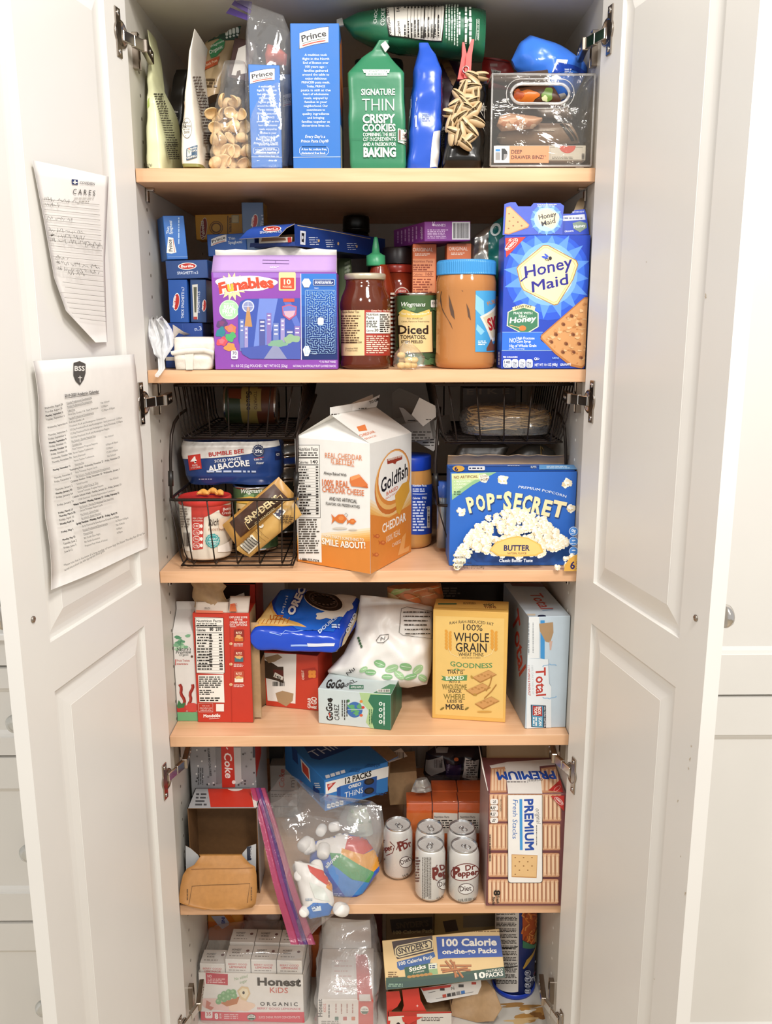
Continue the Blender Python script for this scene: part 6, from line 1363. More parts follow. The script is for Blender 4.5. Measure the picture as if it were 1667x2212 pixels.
# --- opened white box behind it
c=Carton((872,958),(934,948),908,.09,free=True,Y=(.17,.145),mat='#8f8b86',topR=912);a=c.front();a.rows(884,930,935,968,6,'#4a4642',4,.45,.3,-8)
P_=Plane(c.P(0,c.h),c.U,c.W+c.E*.2);root=empty('opened_box',c.P(c.w/2,0,.04),'opened grey white box with raised flaps behind the gable carton','box');c.g.build('carton',root)
g=G();card_poly(g,P_,[(889,896),(906,859),(941,877),(942,900),(914,921)],'#efece6','#efece6');a=Art(g,P_,.4,.0009);a.rows(920,905,932,908,1,'#5a564f',3);g.build('flap',root)
P2=Plane(c.P(0,c.h,.05),c.U,c.W+c.E*.2);g=G();card_poly(g,P2,[(848,905),(846,850),(862,838),(905,856),(890,896)],'#827c74','#8a847c');g.build('flap',root)
P3=Plane(c.P(0,c.h,.02),c.U,c.W+c.E*.1);g=G();card_poly(g,P3,[(862,880),(872,882),(914,920),(945,905),(948,960),(936,975),(893,951)],'#bab6b0','#bab6b0');a=Art(g,P3,.4,.0009);a.rows(880,905,912,945,6,'#4e4a46',5,.4,.2,10);a.rows(918,922,944,965,7,'#4e4a46',6,.4,.2,-6);g.build('flap',root)
# --- peanut butter jar with dark blue lid
YJ=R0.y+.052;jc=V3((Q((932,1100),YJ).x-.0385,YJ,S3+.0005));H=Q((900,986),YJ-.02).z-S3;zl=Q((900,1012),YJ-.02).z-S3
root=empty('peanut_butter_jar',jc,'peanut butter jar with dark blue lid half behind the gable carton','jar')
g=G();g.lathe(jc,[(.001,0),(.034,0),(.0385,.004),(.039,.012),(.0385,zl-.02),(.037,zl-.008),(.035,zl-.001),(.035,zl)],M('#b58248',.15,0,'solid'),56);a=Art(g,Cyl(V3((jc.x,jc.y,0)),.0391),.35,.0002)
a.poly([(860,1044),(935,1044),(935,1150),(860,1150)],'#1f3f9a');a.text('Nutrition Facts',891,1051,921,1051,5,'#e6eaf4',.02);a.rows(891,1054,920,1063,2,'#c9d2ea',4);a.rect(891,1066,922,1067.5,'#e6eaf4');a.text('Calories',891,1078,907,1078,4.6,'#e6eaf4',.02);a.text('190',911,1078,921,1078,5.5,'#e6eaf4',.02);a.rows(891,1081,921,1148,11,'#c9d2ea',7);a.rect(922,1094,928,1140,'#e6e4de');a.bars(923,1096,927,1138,14,'#1b1714',4,True)
g.build('jar_body',root);g=G();g.lathe(jc+V3((0,0,zl-.003)),[(.036,0),(.0368,.001),(.0368,H-zl),(.0355,H-zl+.0025),(.001,H-zl+.003)],M('#1b3fb0',.35,0,'solid'),56);g.build('lid',root)
# --- upper right basket: noodles in a bag, dark box
q=random.Random(13);cN=Q((1098,912),.135);cN.z=ZUR+.034;g=G();NM=M('#cfa86a',.5,0,'food');NM2=M('#b98f50',.5,0,'food')
for i in range(190):
 rx,ry,rz=.072*q.uniform(.45,1),.045*q.uniform(.3,1),.025*q.uniform(.1,1)
 a0=q.uniform(0,6.28);ln=q.uniform(1.2,3.5);tz=q.uniform(-1,1)
 pts=[cN+V3((rx*math.cos(a0+ln*k/9),ry*math.sin(a0+ln*k/9)*(.8+.2*tz),rz*tz*math.sqrt(max(0,1-(rx/.075)**2*.5))+.0025*math.sin(k*1.3+i)))for k in range(10)]
 g.tube(pts,.00095,NM if i%3 else NM2,5)
for k,v in enumerate(g.v):
 if v.z<ZUR+.0055:g.v[k]=V3((v.x,v.y,ZUR+.0055+(v.z-ZUR-.0055)*.05))
o=tag(g.build('dry_noodles'),'heap of dry golden noodles in the clear bag in the upper right basket','noodles',None,'stuff')
g=bagpx([(941,1004,1194,.07,.12,3),(925,1000,1200,.068,.13,3),(900,1004,1198,.07,.125,2.6),(885,1014,1186,.08,.10,2.6),(876,1030,1180,.10,.06,2.5)],FILM,wr=.004,ws=34,seed=97);tag(g.build('noodle_bag'),'clear bag around the dry noodles in the upper right wire basket','bag')
c=Carton((998,905),(1112,905),838,.05,Y=.27,mat='#4a3a2c');a=c.front();a.text('E I K E',1008,852,1100,850,12,'#6f5a44',.02);c.done('snack_box','dark brown box at the back of the upper right basket','box')
# --- lower right basket: a few things seen past the popcorn box
g=bagpx([(1130,965,1075,.13,.05),(1000,975,1085,.13,.05),(966,990,1100,.14,.03),(960,1000,1090,.145,.02)],M('#2a241e',.3,0,'foil'),seed=98).fit();tag(g.build('snack_pouch'),'black pouch showing above the popcorn box in the lower right basket','pouch')
g=bagpx([(1130,1085,1205,.14,.05),(1000,1090,1210,.14,.05),(975,1120,1200,.15,.03),(963,1140,1180,.155,.02)],M('#3a3630',.3,0,'foil'),seed=99);a=Art(g,front_drape(g),.4);a.poly([(1165,962),(1200,975),(1205,985),(1175,975)],'#a8884e');tag(g.build('snack_pouch'),'dark grey pouch with a tan corner behind the right end of the popcorn box','pouch')
def smalljar(px,y0,y1,Y,R,mats,name,label):
 p=Q((px,y0),Y);h=Q((px,y1),Y).z-p.z;g=G();g.lathe(p,[(.001,0),(R,0),(R,h*.7),(R*.9,h*.78),(R*.8,h*.8),(R*.8,h),(.001,h)],[mats[0]]*3+[mats[1]]*3,24);return tag(g.build(name),label,'jar')
zb_=S3+.009
for px,y1,R,m1,m2,nm,lb in((956,1040,.011,M('#9aa4ac',.2,.6,'metal'),M('#3a62b8',.3),'spice_jar','small silver jar with a blue cap between the wire basket side and the popcorn box'),):
 p=Q((px,1195),.115);p.z=zb_;h=Q((px,y1),.115).z-zb_;g=G();g.lathe(p,[(.001,0),(R,0),(R,h*.75),(R*.9,h*.77),(R*1.02,h*.78),(R*1.02,h),(.001,h)],[m1]*3+[m2]*3,24);tag(g.build(nm),lb,'jar')
g=bagpx([(1192,952,970,.15,.02),(1150,953,971,.15,.02),(1105,956,970,.155,.01)],M('#c07a3e',.4,0,'food'),seed=100,wr=.004,ws=90);g.v=[v+V3((0,0,.004))for v in g.v];tag(g.build('snack_packet'),'little orange packet tucked at the left end of the lower right basket','packet')
# --- popcorn box
PB='#2a66c0'
c=Carton((974.5,1222),(1242,1221),1019,.075,z=S3,mat=PB,topR=1112);a=c.front()
a.poly([(975,1023),(1072,1020),(1020,1048),(976,1080)],'#8cb88a');a.poly([(975,1023),(1050,1021),(976,1068)],'#b5d09a');a.poly([(975,1023),(1035,1021.5),(1034,1036),(976,1036)],'#d4d9a0');a.text('NO ARTIFICIAL',980,1034,1032,1032,6,'#7a4a2a',.02);a.blob(1045,1033,10,10,'#e9e6d4',3,.15);a.text('GOOD',1037,1032,1053,1030,5,'#6a4a2a',.01);a.text('POP!',1038,1040,1055,1038,6,'#6a4a2a',.02)
for i,t in enumerate(('PRESERVATIVES','FLAVORS','DYES')):a.text('\u2713 '+t,980,1042+i*6.6,1016-i*9,1041+i*6.6,4,'#eef2e4',.005)
a.rows(980,1060,998,1070,2,'#4a6a4a',4)
def corn(a,x,y,s,seed):
 q=random.Random(seed)
 for k in range(5):t=k*1.256+q.random();a.blob(x+math.cos(t)*s*.55,y+math.sin(t)*s*.55,s*.62,s*.55,('#f0e4c8','#faf4e4','#e6d2a8','#fcf8ee')[k%4],seed+k,.25,14)
 a.blob(x,y,s*.45,s*.4,'#fdfaf2',seed+9,.25,12);a.blob(x+s*.2,y+s*.3,s*.2,s*.16,'#d8b878',seed+10,.3,10)
for x,y,s_ in((1086,1036,10),(1224,1044,10),(996,1105,9),(1233,1098,9)):corn(a,x,y,s_,int(x))
a.text('PREMIUM POPCORN',1119,1054,1222,1075,5.5,'#dfe9f6',.01,0,3)
wl=[('P',1013,1107,1028,1103,33),('O',1031,1103,1050,1099,33),('P',1053,1100,1070,1098,34),('-',1072,1082,1083,1082,30),('S',1086,1101,1104,1101,40),('E',1107,1101,1123,1103,37),('C',1125,1103,1144,1106,36),('R',1146,1106,1166,1110,35),('E',1168,1110,1186,1114,33),('T',1188,1112,1216,1118,34)]
for t,x0,y0,x1,y1,h in wl:a.text(t,x0+1.5,y0+2,x1+1.5,y1+2,h,'#163a78',.06)
for t,x0,y0,x1,y1,h in wl:a.text(t,x0,y0,x1,y1,h,'#f0dfae',.045)
a.poly([(1008,1175),(1204,1175),(1196,1200),(1180,1213),(1030,1213),(1016,1200)],'#2558ae');a.ell(1108,1176,96,10,'#1d4a98')
q=random.Random(2);pile=[]
for i in range(300):
 u=q.uniform(-1,1);topy=1102+60*abs(u)**2.2;y=q.uniform(topy,1192-24*u*u);pile.append((y,1110+u*106,i))
for y,x,i in sorted(pile):corn(a,x,y,q.uniform(5,8),i*17)
a.poly([(1052,1178),(1064,1162),(1090,1152),(1112,1148),(1134,1152),(1160,1166),(1166,1182),(1150,1190),(1110,1192),(1070,1190)],'#e8b95c');a.poly([(1055,1177),(1066,1164),(1092,1154),(1112,1151),(1132,1154),(1156,1167),(1162,1181),(1148,1187),(1110,1189),(1072,1187)],'#edc878');a.text('BUTTER',1082,1179,1137,1179,12,'#2a2a5a',.03);a.text('NATURAL FLAVOR',1090,1187,1130,1187,5,'#8a4a2a',.01);a.text('Classic Butter Taste',1072,1203,1143,1203,7,'#eef2fa',.02)
for i,t in enumerate(('0g','\u2767','\u2022')):a.ell(1229.5,1138+i*21,9.6,9.6,'#dfe9f4');a.ell(1229.5,1138+i*21,8.8,8.8,'#4a86cf');a.text(t,1225,1139+i*21,1234,1139+i*21,6,'#f2f6fc',.02);a.rows(1223,1142+i*21,1236,1144+i*21,1,'#e6eef8',i)
for x,y,i in[(980+q.random()*(50*(1-k/9)),1160+k*6.5+q.random()*4,k*50+m)for k in range(9)for m in range(5)]:
 if x<976+(y-1150)*1.0+8 and x>981 and y<1214:corn(a,x,y,6,i*3)
for x,y,i in[(1170+q.random()*70,1182+q.random()*36,900+m)for m in range(26)]:
 if x>1243-(y-1176)*1.9 and x<1235 and y<1213:corn(a,x,y,6,i)
a.poly([(1243,1221),(1208,1221),(1210,1208),(1218,1196),(1229,1188),(1243,1185)],'#e3b050');a.text('6',1221,1216,1231,1216,16,'#2a2060',.03);a.text('BAGS',1240,1216,1240,1200,6,'#2a2060',.02)
a.text('MICROWAVE',979,1194,1000,1194,5,'#2a2420',.005);a.text('6-3.2 OZ (90 g) BAGS',979,1206,1013,1206,5.5,'#2a2420',.01);a.text('NET WT 19.2 OZ (1 LB 3.2 OZ) (540 g)',979,1215,1040,1215,5.5,'#2a2420',.01)
root=empty('popcorn_box',c.P(c.w/2,0,.04),'blue popcorn box with a heaped bowl picture and its top flap torn open','box');c.g.build('carton',root)
g=c.card(.0005,c.h,c.w-.003,c.h+.004,.0,.030,'#2357ac','#8a7a62',.0008);a=Art(g,Plane(c.P(0,c.h,.0),c.U,(c.P(0,c.h+.004,.03)-c.P(0,c.h,0)).normalized()),.4,.0015)
a.ell(990,1014,13,6.5,'#e3b050');a.text('6',982,1019,990,1019,9,'#2a2060',.03);a.rrect(1011,1009,1047,1018,2,'#e9ecf2');a.rows(1013,1011,1045,1016,1,'#23315a',4);a.rect(1164,1006,1246,1016,'#6aa4dc');a.rows(1180,1008,1232,1014,2,'#cfe2f4',5);a.rows(1096,1007,1128,1009,1,'#dfe9f4',6);a.rows(1146,1008,1160,1014,2,'#dfe9f4',7)
g.build('front_flap',root)
g=c.card(.001,c.h,c.w-.001,c.h+.018,c.d,c.d-.012,'#a88c6c','#a88c6c',.0008,.004,6,.006,7);s=g.build('back_flap',root);s['label']='raised bare cardboard flap'
# ------------------------------------------------------------------ fourth shelf
def hollow(O,U,W,E,w,h,d,mat,th=.0009,front=True,top=False,back=True,inner=None):
 """open carton of thin walls; O lower front left corner"""
 g=G();m2=inner or mat
 def wall(o,a,b,n):  # sheet o..o+a..o+b, outer side first, thickness th along n
  g.add([o,o+a,o+a+b,o+b],[(0,1,2,3)],mat);g.add([o+n*th,o+a+n*th,o+a+b+n*th,o+b+n*th],[(3,2,1,0)],m2)
  p=[o,o+a,o+a+b,o+b];g.add(p+[q+n*th for q in p],[(i,(i+1)%4,4+(i+1)%4,4+i)for i in range(4)],m2)
 wall(O,U*w,E*d,W)
 if front:wall(O,U*w,W*h,E)
 if back:wall(O+E*d,U*w,W*h,-E)
 wall(O,E*d,W*h,U);wall(O+U*w,E*d,W*h,-U)
 if top:wall(O+W*h,U*w,E*d,-W)
 return g
KB=M('#a5855f',.6,0,'board');KD=M('#8a6a48',.6,0,'board')
# fruit twists carton with slanted top
c=Carton((377.5,1557),(430,1557),1367,.07,z=S4,mat='#e4e0da',topR=400);a=c.front()
for i in range(16):q_=random.Random(i+3);a.blob(375+q_.random()*32,1373+q_.random()*30,6,3.6,('#7fb08a','#5a9470','#a8cba8')[i%3],i,.2,10)
a.line([(391,1380),(390,1405)],1.2,'#4a7a5a');a.text('Nature\u2019s',382,1406,412,1405,8,'#26302a',.005,.2);a.text('Promise',380,1412,412,1411,7,'#26302a',.005,.2);a.text('Organic',387,1417,407,1416,5,'#3a463e',0,.2);a.ell(414.5,1418,2.6,2.6,'#5a4030')
a.rect(378.5,1424,380,1437,'#c0392f');a.text('Fruit Twists',382,1429,410,1429,5,'#b8433a',0);a.rows(382,1432,408,1436,2,'#c8786f',3)
for x0,dx in((388,12),(416,-8)):
 pts=[(x0+dx*k/8+2*math.sin(k*1.4),1478+k*6)for k in range(9)];a.line(pts,6.5,'#8f241c');a.line([(x-1.2,y)for x,y in pts],1.4,'#c0483c')
a.ell(392,1530,13,9,'#c23a34');a.ell(415,1528,14,10,'#cf4a42');a.poly([(378,1525),(386,1512),(392,1520),(400,1517),(398,1528),(384,1530)],'#3f7a4a');a.rect(377,1538,440,1557.5,'#6fae7c');a.line([(377,1537),(440,1537)],1,'#b8443a')
root=empty('candy_carton',c.P(c.w/2,0,.03),'white fruit twists carton with a slanted top beside the red cracker box','carton');c.g.build('carton',root)
g=G();t0,t1,t2_,t3=c.P(0,c.h),c.P(c.w,c.h),c.P(c.w,c.h+.03,.035),c.P(0,c.h+.03,.035);b0_,b1_=c.P(0,c.h,.07),c.P(c.w,c.h,.07);tf=V3((0,0,.014));m_=M('#dcd8d2',.45)
g.add([t0,t1,t2_,t3,b0_,b1_,t2_+tf,t3+tf],[(0,1,2,3),(3,2,5,4),(0,3,4),(1,5,2),(3,2,6,7)],m_);g.add([t3+V3((0,.001,0)),t2_+V3((0,.001,0)),t2_+tf+V3((0,.001,0)),t3+tf+V3((0,.001,0))],[(0,3,2,1)],m_);g.build('gable_top',root)
# red cracker box, torn open
RD_='#bf3524'
c=Carton((427.5,1560),(547,1561),1325,.058,z=S4,mat=RD_,topR=479);a=c.front()
a.poly([(421,1333),(481,1334),(483,1456),(427,1454)],'#efeae0');a.nutrition(422.5,1335,481,1453,BLACK,'#efeae0',None,6,13,True,3);a.rect(423,1351,481,1352.6,BLACK);a.text('Calories',425,1363,444,1363,5.5,BLACK,.02);a.text('80',453,1362,461,1362,7,BLACK,.03);a.text('210',466,1362,478,1362,7,BLACK,.03);a.rows(452,1370,460,1438,12,'#3a342e',4,.6,.3);
a.poly([(428,1458),(483,1457),(485,1517),(431,1516)],'#efeae0');a.rows(430,1460,481,1486,6,BLACK,8);a.rows(431,1489,462,1501,3,BLACK,9,.55,.4);a.rows(432,1505,482,1515,2,BLACK,10)
for i,t in enumerate(('EXPLORE SOME','OF THE','OTHER GREAT','RITZ OPTIONS')):wd=(39,18,38,38)[i];a.text(t,515-wd/2,1335+i*5.6,515+wd/2,1335+i*5.6,4.4,'#f2e2da',.02)
a.line([(497,1353.5),(510,1353.5)],.8,'#f2e2da')
for i,(c1,c2)in enumerate((('#8a2a20','#c86a2a'),('#a03024','#3f6f78'),('#b84a34','#e6dccb'))):
 y=1360+i*44;a.rrect(505.5,y,527,y+26,3,c1);a.rect(507,y+16,525.5,y+25,c2);a.text('RITZ',510,y+9,523,y+9,5,'#f0dcc0',.02);a.blob(516,y+15,7,4,'#d8a868',i+2,.3);a.ell(499,y+30,3.6,3.2,'#e0b888');a.rows(505,y+29,528,y+36,3,'#f0d8d0',i+5,.5,.2)
a.outline([(429,1519),(460,1519),(460,1537),(430,1537)],.8,'#f0dcd4');a.text('visit us at',437,1525,453,1525,3,'#f0dcd4');a.text('ritzcrackers.com',432,1530,458,1530,3.2,'#f0dcd4',.01);a.text('1-800-622-4726',433,1535,457,1535,3.2,'#f0dcd4',.01);a.rect(467,1520,484,1536,'#efe6de')
a.text('Mondel\u0113z',440,1549,476,1548,7,'#f6ece6',.035,.1);a.line([(452,1552),(474,1551)],.8,'#f6ece6');a.line([(496,1326),(501,1560)],.6,'#a82c1e')
r=c.right();r.mode='st';r.poly([(.0,0),(.058,0),(.058,c.h),(.004,c.h)],'#9d8060')
root=empty('cracker_box',c.P(c.w/2,0,.03),'red cracker box with a nutrition panel and torn brown flaps on top','box');c.g.build('carton',root)
g=c.card(.004,c.h,c.w*.62,c.h+.016,.004,.012,'#d8cabb','#a98a66',.0008);a=Art(g,Plane(c.P(0,c.h),c.U,(c.P(0,c.h+.016,.008)-c.P(0,c.h,0)).normalized()),.5,.0018);a.poly([(424,1318),(482,1320),(482,1325),(424,1324)],'#c8603c');a.text('MOUTH',442,1316,454,1316,4,'#3a2a20',.01);g.build('flap',root)
pl=vplane(c.O.y+.012);g=G();rows=[]
for j in range(7):
 f=j/6;xl,xr=420-8*f+3*math.sin(j*2),486+6*math.sin(j*1.7)-14*(f>.8);y=1312-64*f
 rows.append([atY((xl+(xr-xl)*k/8,y+(8 if k in(2,5)and j==6 else 0)+(-4*f if k>6 else 0)),c.O.y+.014-.008*f+.006*math.sin(k*.9+j))for k in range(9)])
g.sheet(rows,(KB,M('#b8a184',.6,0,'board')),.0012);s=g.build('torn_flap',root);s['label']='torn brown cardboard flap'
g=c.card(c.w*.62,c.h,c.w-.002,c.h+.022,.004,.026,'#e2d8cb','#a98a66',.0008);a=Art(g,Plane(c.P(0,c.h),c.U,(c.P(0,c.h+.022,.022)-c.P(0,c.h,0)).normalized()),.5,.0018);a.poly([(496,1322),(512,1322),(507,1304),(497,1306)],'#cf6a3c');a.text('RITZ',500,1311,512,1309,5,'#c0452c',.02);g.build('flap',root)
g=c.card(c.w*.97,.004,c.w*1.14,c.h-.02,-.0,.0,KB,KD,.001);g.v=[V3((v.x,v.y+.012,v.z))for v in g.v];g.build('torn_side',root)
# second red box behind; dark patch paints the shade of its open end
c=Carton((470,1400),(556,1400),1262,.09,Y=.165,mat='#b4301f');gg=hollow(c.O,c.U,c.W,c.E,c.w,c.h,c.d,M('#b4301f',.42),.001,True,False,True,M('#3a2a1e',.6,0,'board'))
fr=c.front();fr.g=gg;fr.poly([(473,1262),(477,1262),(478,1320),(474,1320)],'#e4dcd2');fr.poly([(478,1263),(540,1263),(538,1318),(480,1310)],'#2a1c14');fr.poly([(481,1298),(527,1280),(532,1309),(500,1322),(483,1320)],'#e0d8cc');fr.ell(507,1308,12,7,'#d8a888',-20);fr.text('RITZ',498,1313,516,1306,6,'#b8402c',.02)
tag(gg.build('cracker_box'),'red cracker box with its open end painted as dark shade, behind the one with the nutrition panel','box')
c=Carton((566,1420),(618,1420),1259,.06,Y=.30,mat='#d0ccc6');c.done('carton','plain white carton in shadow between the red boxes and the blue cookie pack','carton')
# slab shaped packs given by eight corners
def slab_pack(c8,mat,nu=24,seg=32,ex=6,wr=.002,ws=40,seed=0,endr=.10):
 """c8: front lower left, front lower right, back lower right, back lower left, then the same four above"""
 g=G();rows=[];sd=V3((seed,seed*2,0))
 for i in range(nu+1):
  u=i/nu;k=min(u,1-u)/endr;e=1 if k>=1 else(.55+.45*math.sqrt(1-(1-k)**2))
  A=c8[0].lerp(c8[1],u);B=c8[3].lerp(c8[2],u);C_=c8[4].lerp(c8[5],u);D_=c8[7].lerp(c8[6],u);r=[]
  for q in range(seg):
   t=2*math.pi*(q+.5)/seg;cx,sx=math.cos(t),math.sin(t)
   x=.5+.5*math.copysign(abs(cx)**(2/ex),cx)*(.9+.1*e);z=.5+.5*math.copysign(abs(sx)**(2/ex),sx)*e
   p=A.lerp(B,x).lerp(C_.lerp(D_,x),z);n_=p*ws+sd
   r.append(p+V3((noise.noise(n_),noise.noise(n_+V3((4,0,0))),noise.noise(n_+V3((0,4,0)))))*wr)
  rows.append(r)
 g.grid(rows,mat,True,True);g.add(rows[0],[tuple(range(seg))[::-1]],mat);g.add(rows[-1],[tuple(range(seg))],mat);return g
Y0,Y1=.045,.20
fl,fr_,=Q((540,1412),Y0),Q((730,1416),Y0);ftl,ftr=Q((538,1353),Y0+.004),Q((734,1374),Y0+.004)
btl,btr=Q((604,1264),Y1),Q((783,1284),Y1);dn=(ftl-fl)*.95
g=slab_pack([fl,fr_,btr-dn,btl-dn,ftl,ftr,btr,btl],M('#1d48c0',.2,0,'foil'),wr=.0028,seed=5)
a=Art(g,Drape(Plane((ftl+btr)/2,(ftr-ftl),(btl-ftl)),g.bvh()),.25)
a.poly([(606,1274),(640,1262),(772,1284),(745,1326),(720,1366),(640,1360),(606,1340),(592,1310)],'#1f62c8');a.poly([(548,1350),(585,1290),(590,1318),(600,1332),(640,1345),(662,1356)],'#d8a85a');a.poly([(552,1349),(580,1305),(590,1330),(618,1346),(640,1353)],'#e4c07c')
a.text('LIZZ',582,1340,612,1340,10,'#b8601e',.03,.1)
for k in range(8):a.line([(556+k*9,1349),(562+k*9,1340-k*.6)],1.6,'#b8702a')
a.poly([(700,1330),(740,1335),(756,1312),(770,1292),(742,1280),(712,1290)],'#e0dcd2');a.blob(705,1332,22,9,'#e4e0d6',4,.35);a.blob(752,1306,12,14,'#e4e0d6',5,.3)
a.ell(700,1300,46,22,'#d8d0c2',18);a.ell(698,1299,43,20,'#2a1d18',18);a.ell(698,1299,33,15,'#54433a',18);a.ell(698,1299,30,13,'#1d1512',18)
for k in range(16):t=k*.39;a.ell(698+24*math.cos(t),1299+10*math.sin(t)+7*math.cos(t)*.5,3,1.6,'#5a4a40',18)
a.text('OREO',632,1335,662,1272,15,'#f2f0ea',.05,0,0,'#1b3a9a',.09);a.text('Mini',612,1330,622,1292,6,'#cfe0f4',.01)
a.text('DOUBLE',690,1372,728,1340,7,'#cfe0f4',.02);a.rows(716,1352,734,1362,2,'#cfe0f4',3)
a2_=Art(g,Drape(vplane(0),g.bvh()),.25);a2_.line([(582,1366),(606,1372),(616,1362),(640,1364),(700,1360)],1.4,'#8fb0ee');a2_.rect(628,1392,672,1396,'#9ab4ea');a2_.poly([(658,1412),(720,1412),(718,1418),(660,1419)],'#d8dae4')
sd=Art(g,Drape(Plane(ftr,btr-ftr,V3((0,0,1))),g.bvh()),.25);sd.poly([(734,1412),(741,1378),(779,1298),(781,1312),(748,1382),(739,1404)],'#c9b48a');sd.text('OREO',750,1368,770,1326,7,'#dfe6f2',.03)
tag(g.build('cookie_pack'),'shiny blue family pack of chocolate sandwich cookies lying tilted over the red snack box','packet')
# red snack carton with a torn front
c=Carton((574,1524),(688,1536),1412,.10,Y=(.075,.055),mat='#c23b26',topR=632);cz=(S4+.0004)-min(c.O.z,c.P(c.w,0).z)
A_,B_=atZ((574,1524),S4+.0004),atZ((688,1536),S4+.0004)
c=Carton((574,1524),(688,1536),1412,.085,z=S4,mat='#c23b26',topR=632);a=c.front()
a.poly([(567,1410),(640,1410),(638,1520),(578,1513)],'#e6e2da');a.poly([(571,1426),(588,1432),(600,1440),(612,1440),(613,1476),(596,1470),(572,1464)],'#3a2c20');a.poly([(590,1446),(612,1448),(612,1468),(592,1464)],'#5a241c');a.poly([(594,1452),(612,1462),(610,1469),(590,1462)],'#d8d2c6');a.text('140',593,1462,605,1468,6,BLACK,.02)  # dark patch paints the shade inside the torn opening
a.poly([(566,1420),(600,1413),(610,1420),(592,1430),(580,1432)],'#9c8262');a.poly([(595,1497),(610,1492),(634,1498),(632,1514),(618,1526),(600,1516)],'#a98c68');a.bars(589,1472,616,1482,14,'#1b1612',5)
a.poly([(652,1446),(680,1442),(690,1452),(690,1464),(658,1470)],'#a82c1e');a.text('CHEEZ-IT',657,1468,656,1448,5,'#f2dcc8',.02);[a.rrect(666+(k%2)*8,1448+(k//2)*8,674+(k%2)*8,1456+(k//2)*8,2,'#e08a34')for k in range(4)]
a.text('GRAB',671,1530,671,1508,7,'#f2e4dc',.03);a.text('& GO',683,1532,684,1506,12,'#f2e4dc',.04)
root=empty('snack_carton',c.P(c.w/2,0,.04),'red grab bag carton with its front torn open under the blue cookie pack','box');c.g.build('carton',root)
g=G();lf=Plane(c.P(-.001,0),V3((.3,-1,0)),V3((0,0,1)));g.sheet([[c.P(0,.004),c.P(-.012,.0,-.030)],[c.P(0,c.h*.55),c.P(-.010,c.h*.5,-.016)],[c.P(0,c.h*.95),c.P(-.002,c.h*.9,-.006)]],(KB,KD),.0009);g.build('torn_flap',root)
# apple pouch carton
c=Carton((688,1562),(844,1577.5),1494,.092,z=S4,mat='#c4d0d0',topR=766);a=c.front()
a.poly([(776,1496),(792,1488),(846,1496),(845,1578),(800,1575),(790,1560),(796,1535),(782,1518)],'#a9c58e');a.poly([(800,1500),(848,1498),(845,1579),(808,1576),(802,1556),(806,1530),(795,1514)],'#2f6f52')
a.ell(766,1533,17,17,'#3a68a8');[a.blob(758+k*6,1526+(k%3)*7,6,5,'#5aa06a',k+3,.35)for k in range(4)];a.rows(748,1512,786,1553,1,'#c4d0d0',3,.02)
for x,y,cc in((780,1515,'#d8843c'),(784,1528,'#c8402c'),(780,1545,'#cf5a34'),(752,1514,'#4a7a4a')):a.ell(x,y,3.5,3,cc)
a.text('GoGo',719,1557,717,1518,14,'#1d1a18',.03);a.text('CAREZ',733,1556,732,1522,11,'#1d1a18',.0);[a.rows(738+k*5,1512,740.5+k*5,1556,1,'#3a3a38',k,.9,.2,0,True)for k in range(3)];a.blob(713,1512,5,5,'#1d1a18',3,.2);a.rect(711,1540,713,1548,'#cf4a3c')
for k in range(4):a.ell(822,1520+k*13,4,4,'#e2ece4');a.ell(822,1520+k*13,2,2,'#2f6f52')
a.rows(828,1518,831,1568,1,'#dfe8e0',5,.9,.05,0,True);[a.rows(797+k*4,1532,799+k*4,1566,1,'#3f6a46',k+9,.9,.1,0,True)for k in range(2)]
t=c.top();t.poly([(806,1497),(846,1500),(878,1481),(842,1478)],'#3f7a58');t.text('GoGo',702,1486,742,1487,19,'#1d1a18',.04);t.text('squeeZ',738,1487,772,1472,8,'#1d1a18',.01);t.rect(754,1480,785,1489,'#2f6f52');t.text('APPLE APPLE',757,1487,783,1487,5,'#e8f0e8',.01);t.rect(815,1489,842,1496,'#e8e6e0');t.bars(817,1490,840,1495,14,'#1b1612',3)
r=c.right();r.mode='st';r.poly([(0,0),(c.d,0),(c.d,c.h),(0,c.h)],'#2a5f48');r.poly([(.01,0),(.03,0),(.05,c.h),(.02,c.h)],'#1f4a38')
c.done('pouch_carton','pale grey green carton of squeeze pouches lying under the white chip bag','carton');GZ=c.P(0,c.h).z
# white chip bag
WB=M('#e6e2dc',.36,0,'foil')
pl=Plane(Q((800,1400),.13),V3((1,0,0)),V3((0,.42,1)))
g,F=pouch(pl,[(880,1486),(806,1478),(704,1452),(742,1412),(766,1365),(774,1320),(778,1286)],[(922,1478),(930,1452),(934,1400),(936,1350),(934,1310),(870,1296)],lambda v:.004+.036*math.sin(math.pi*min(1,v*1.1))**.7 if v<.9 else.012,WB,40,46,.012,24,44,.6,.45)
dr=Drape(pl,g.bvh());a=Art(g,dr,.4)
GL='#9cc090'
for i,(x,y,rx,ry,ro)in enumerate([(820,1434,13,8,20),(846,1444,15,8,-20),(876,1440,13,8,10),(902,1446,13,8,-40),(800,1452,12,6,5),(862,1458,13,7,40),(886,1462,14,6,-15),(912,1464,10,7,30),(836,1462,12,6,0),(785,1446,9,5,-30)]):a.ell(x,y,rx,ry,GL if i%2 else '#7fae7a',ro);a.line([(x-rx*.8*math.cos(math.radians(ro)),y-rx*.8*math.sin(math.radians(ro))),(x+rx*.8*math.cos(math.radians(ro)),y+rx*.8*math.sin(math.radians(ro)))],.8,'#dfe8d8')
bx=[(866,1316),(878,1312),(932,1322),(932,1380),(870,1372),(862,1366)];a.outline(bx,1,'#3a3632');[a.rows(868+k,1322+k*9,928,1325+k*9,1,'#3a3632',k+3,.8,.2,4)for k in range(6)]
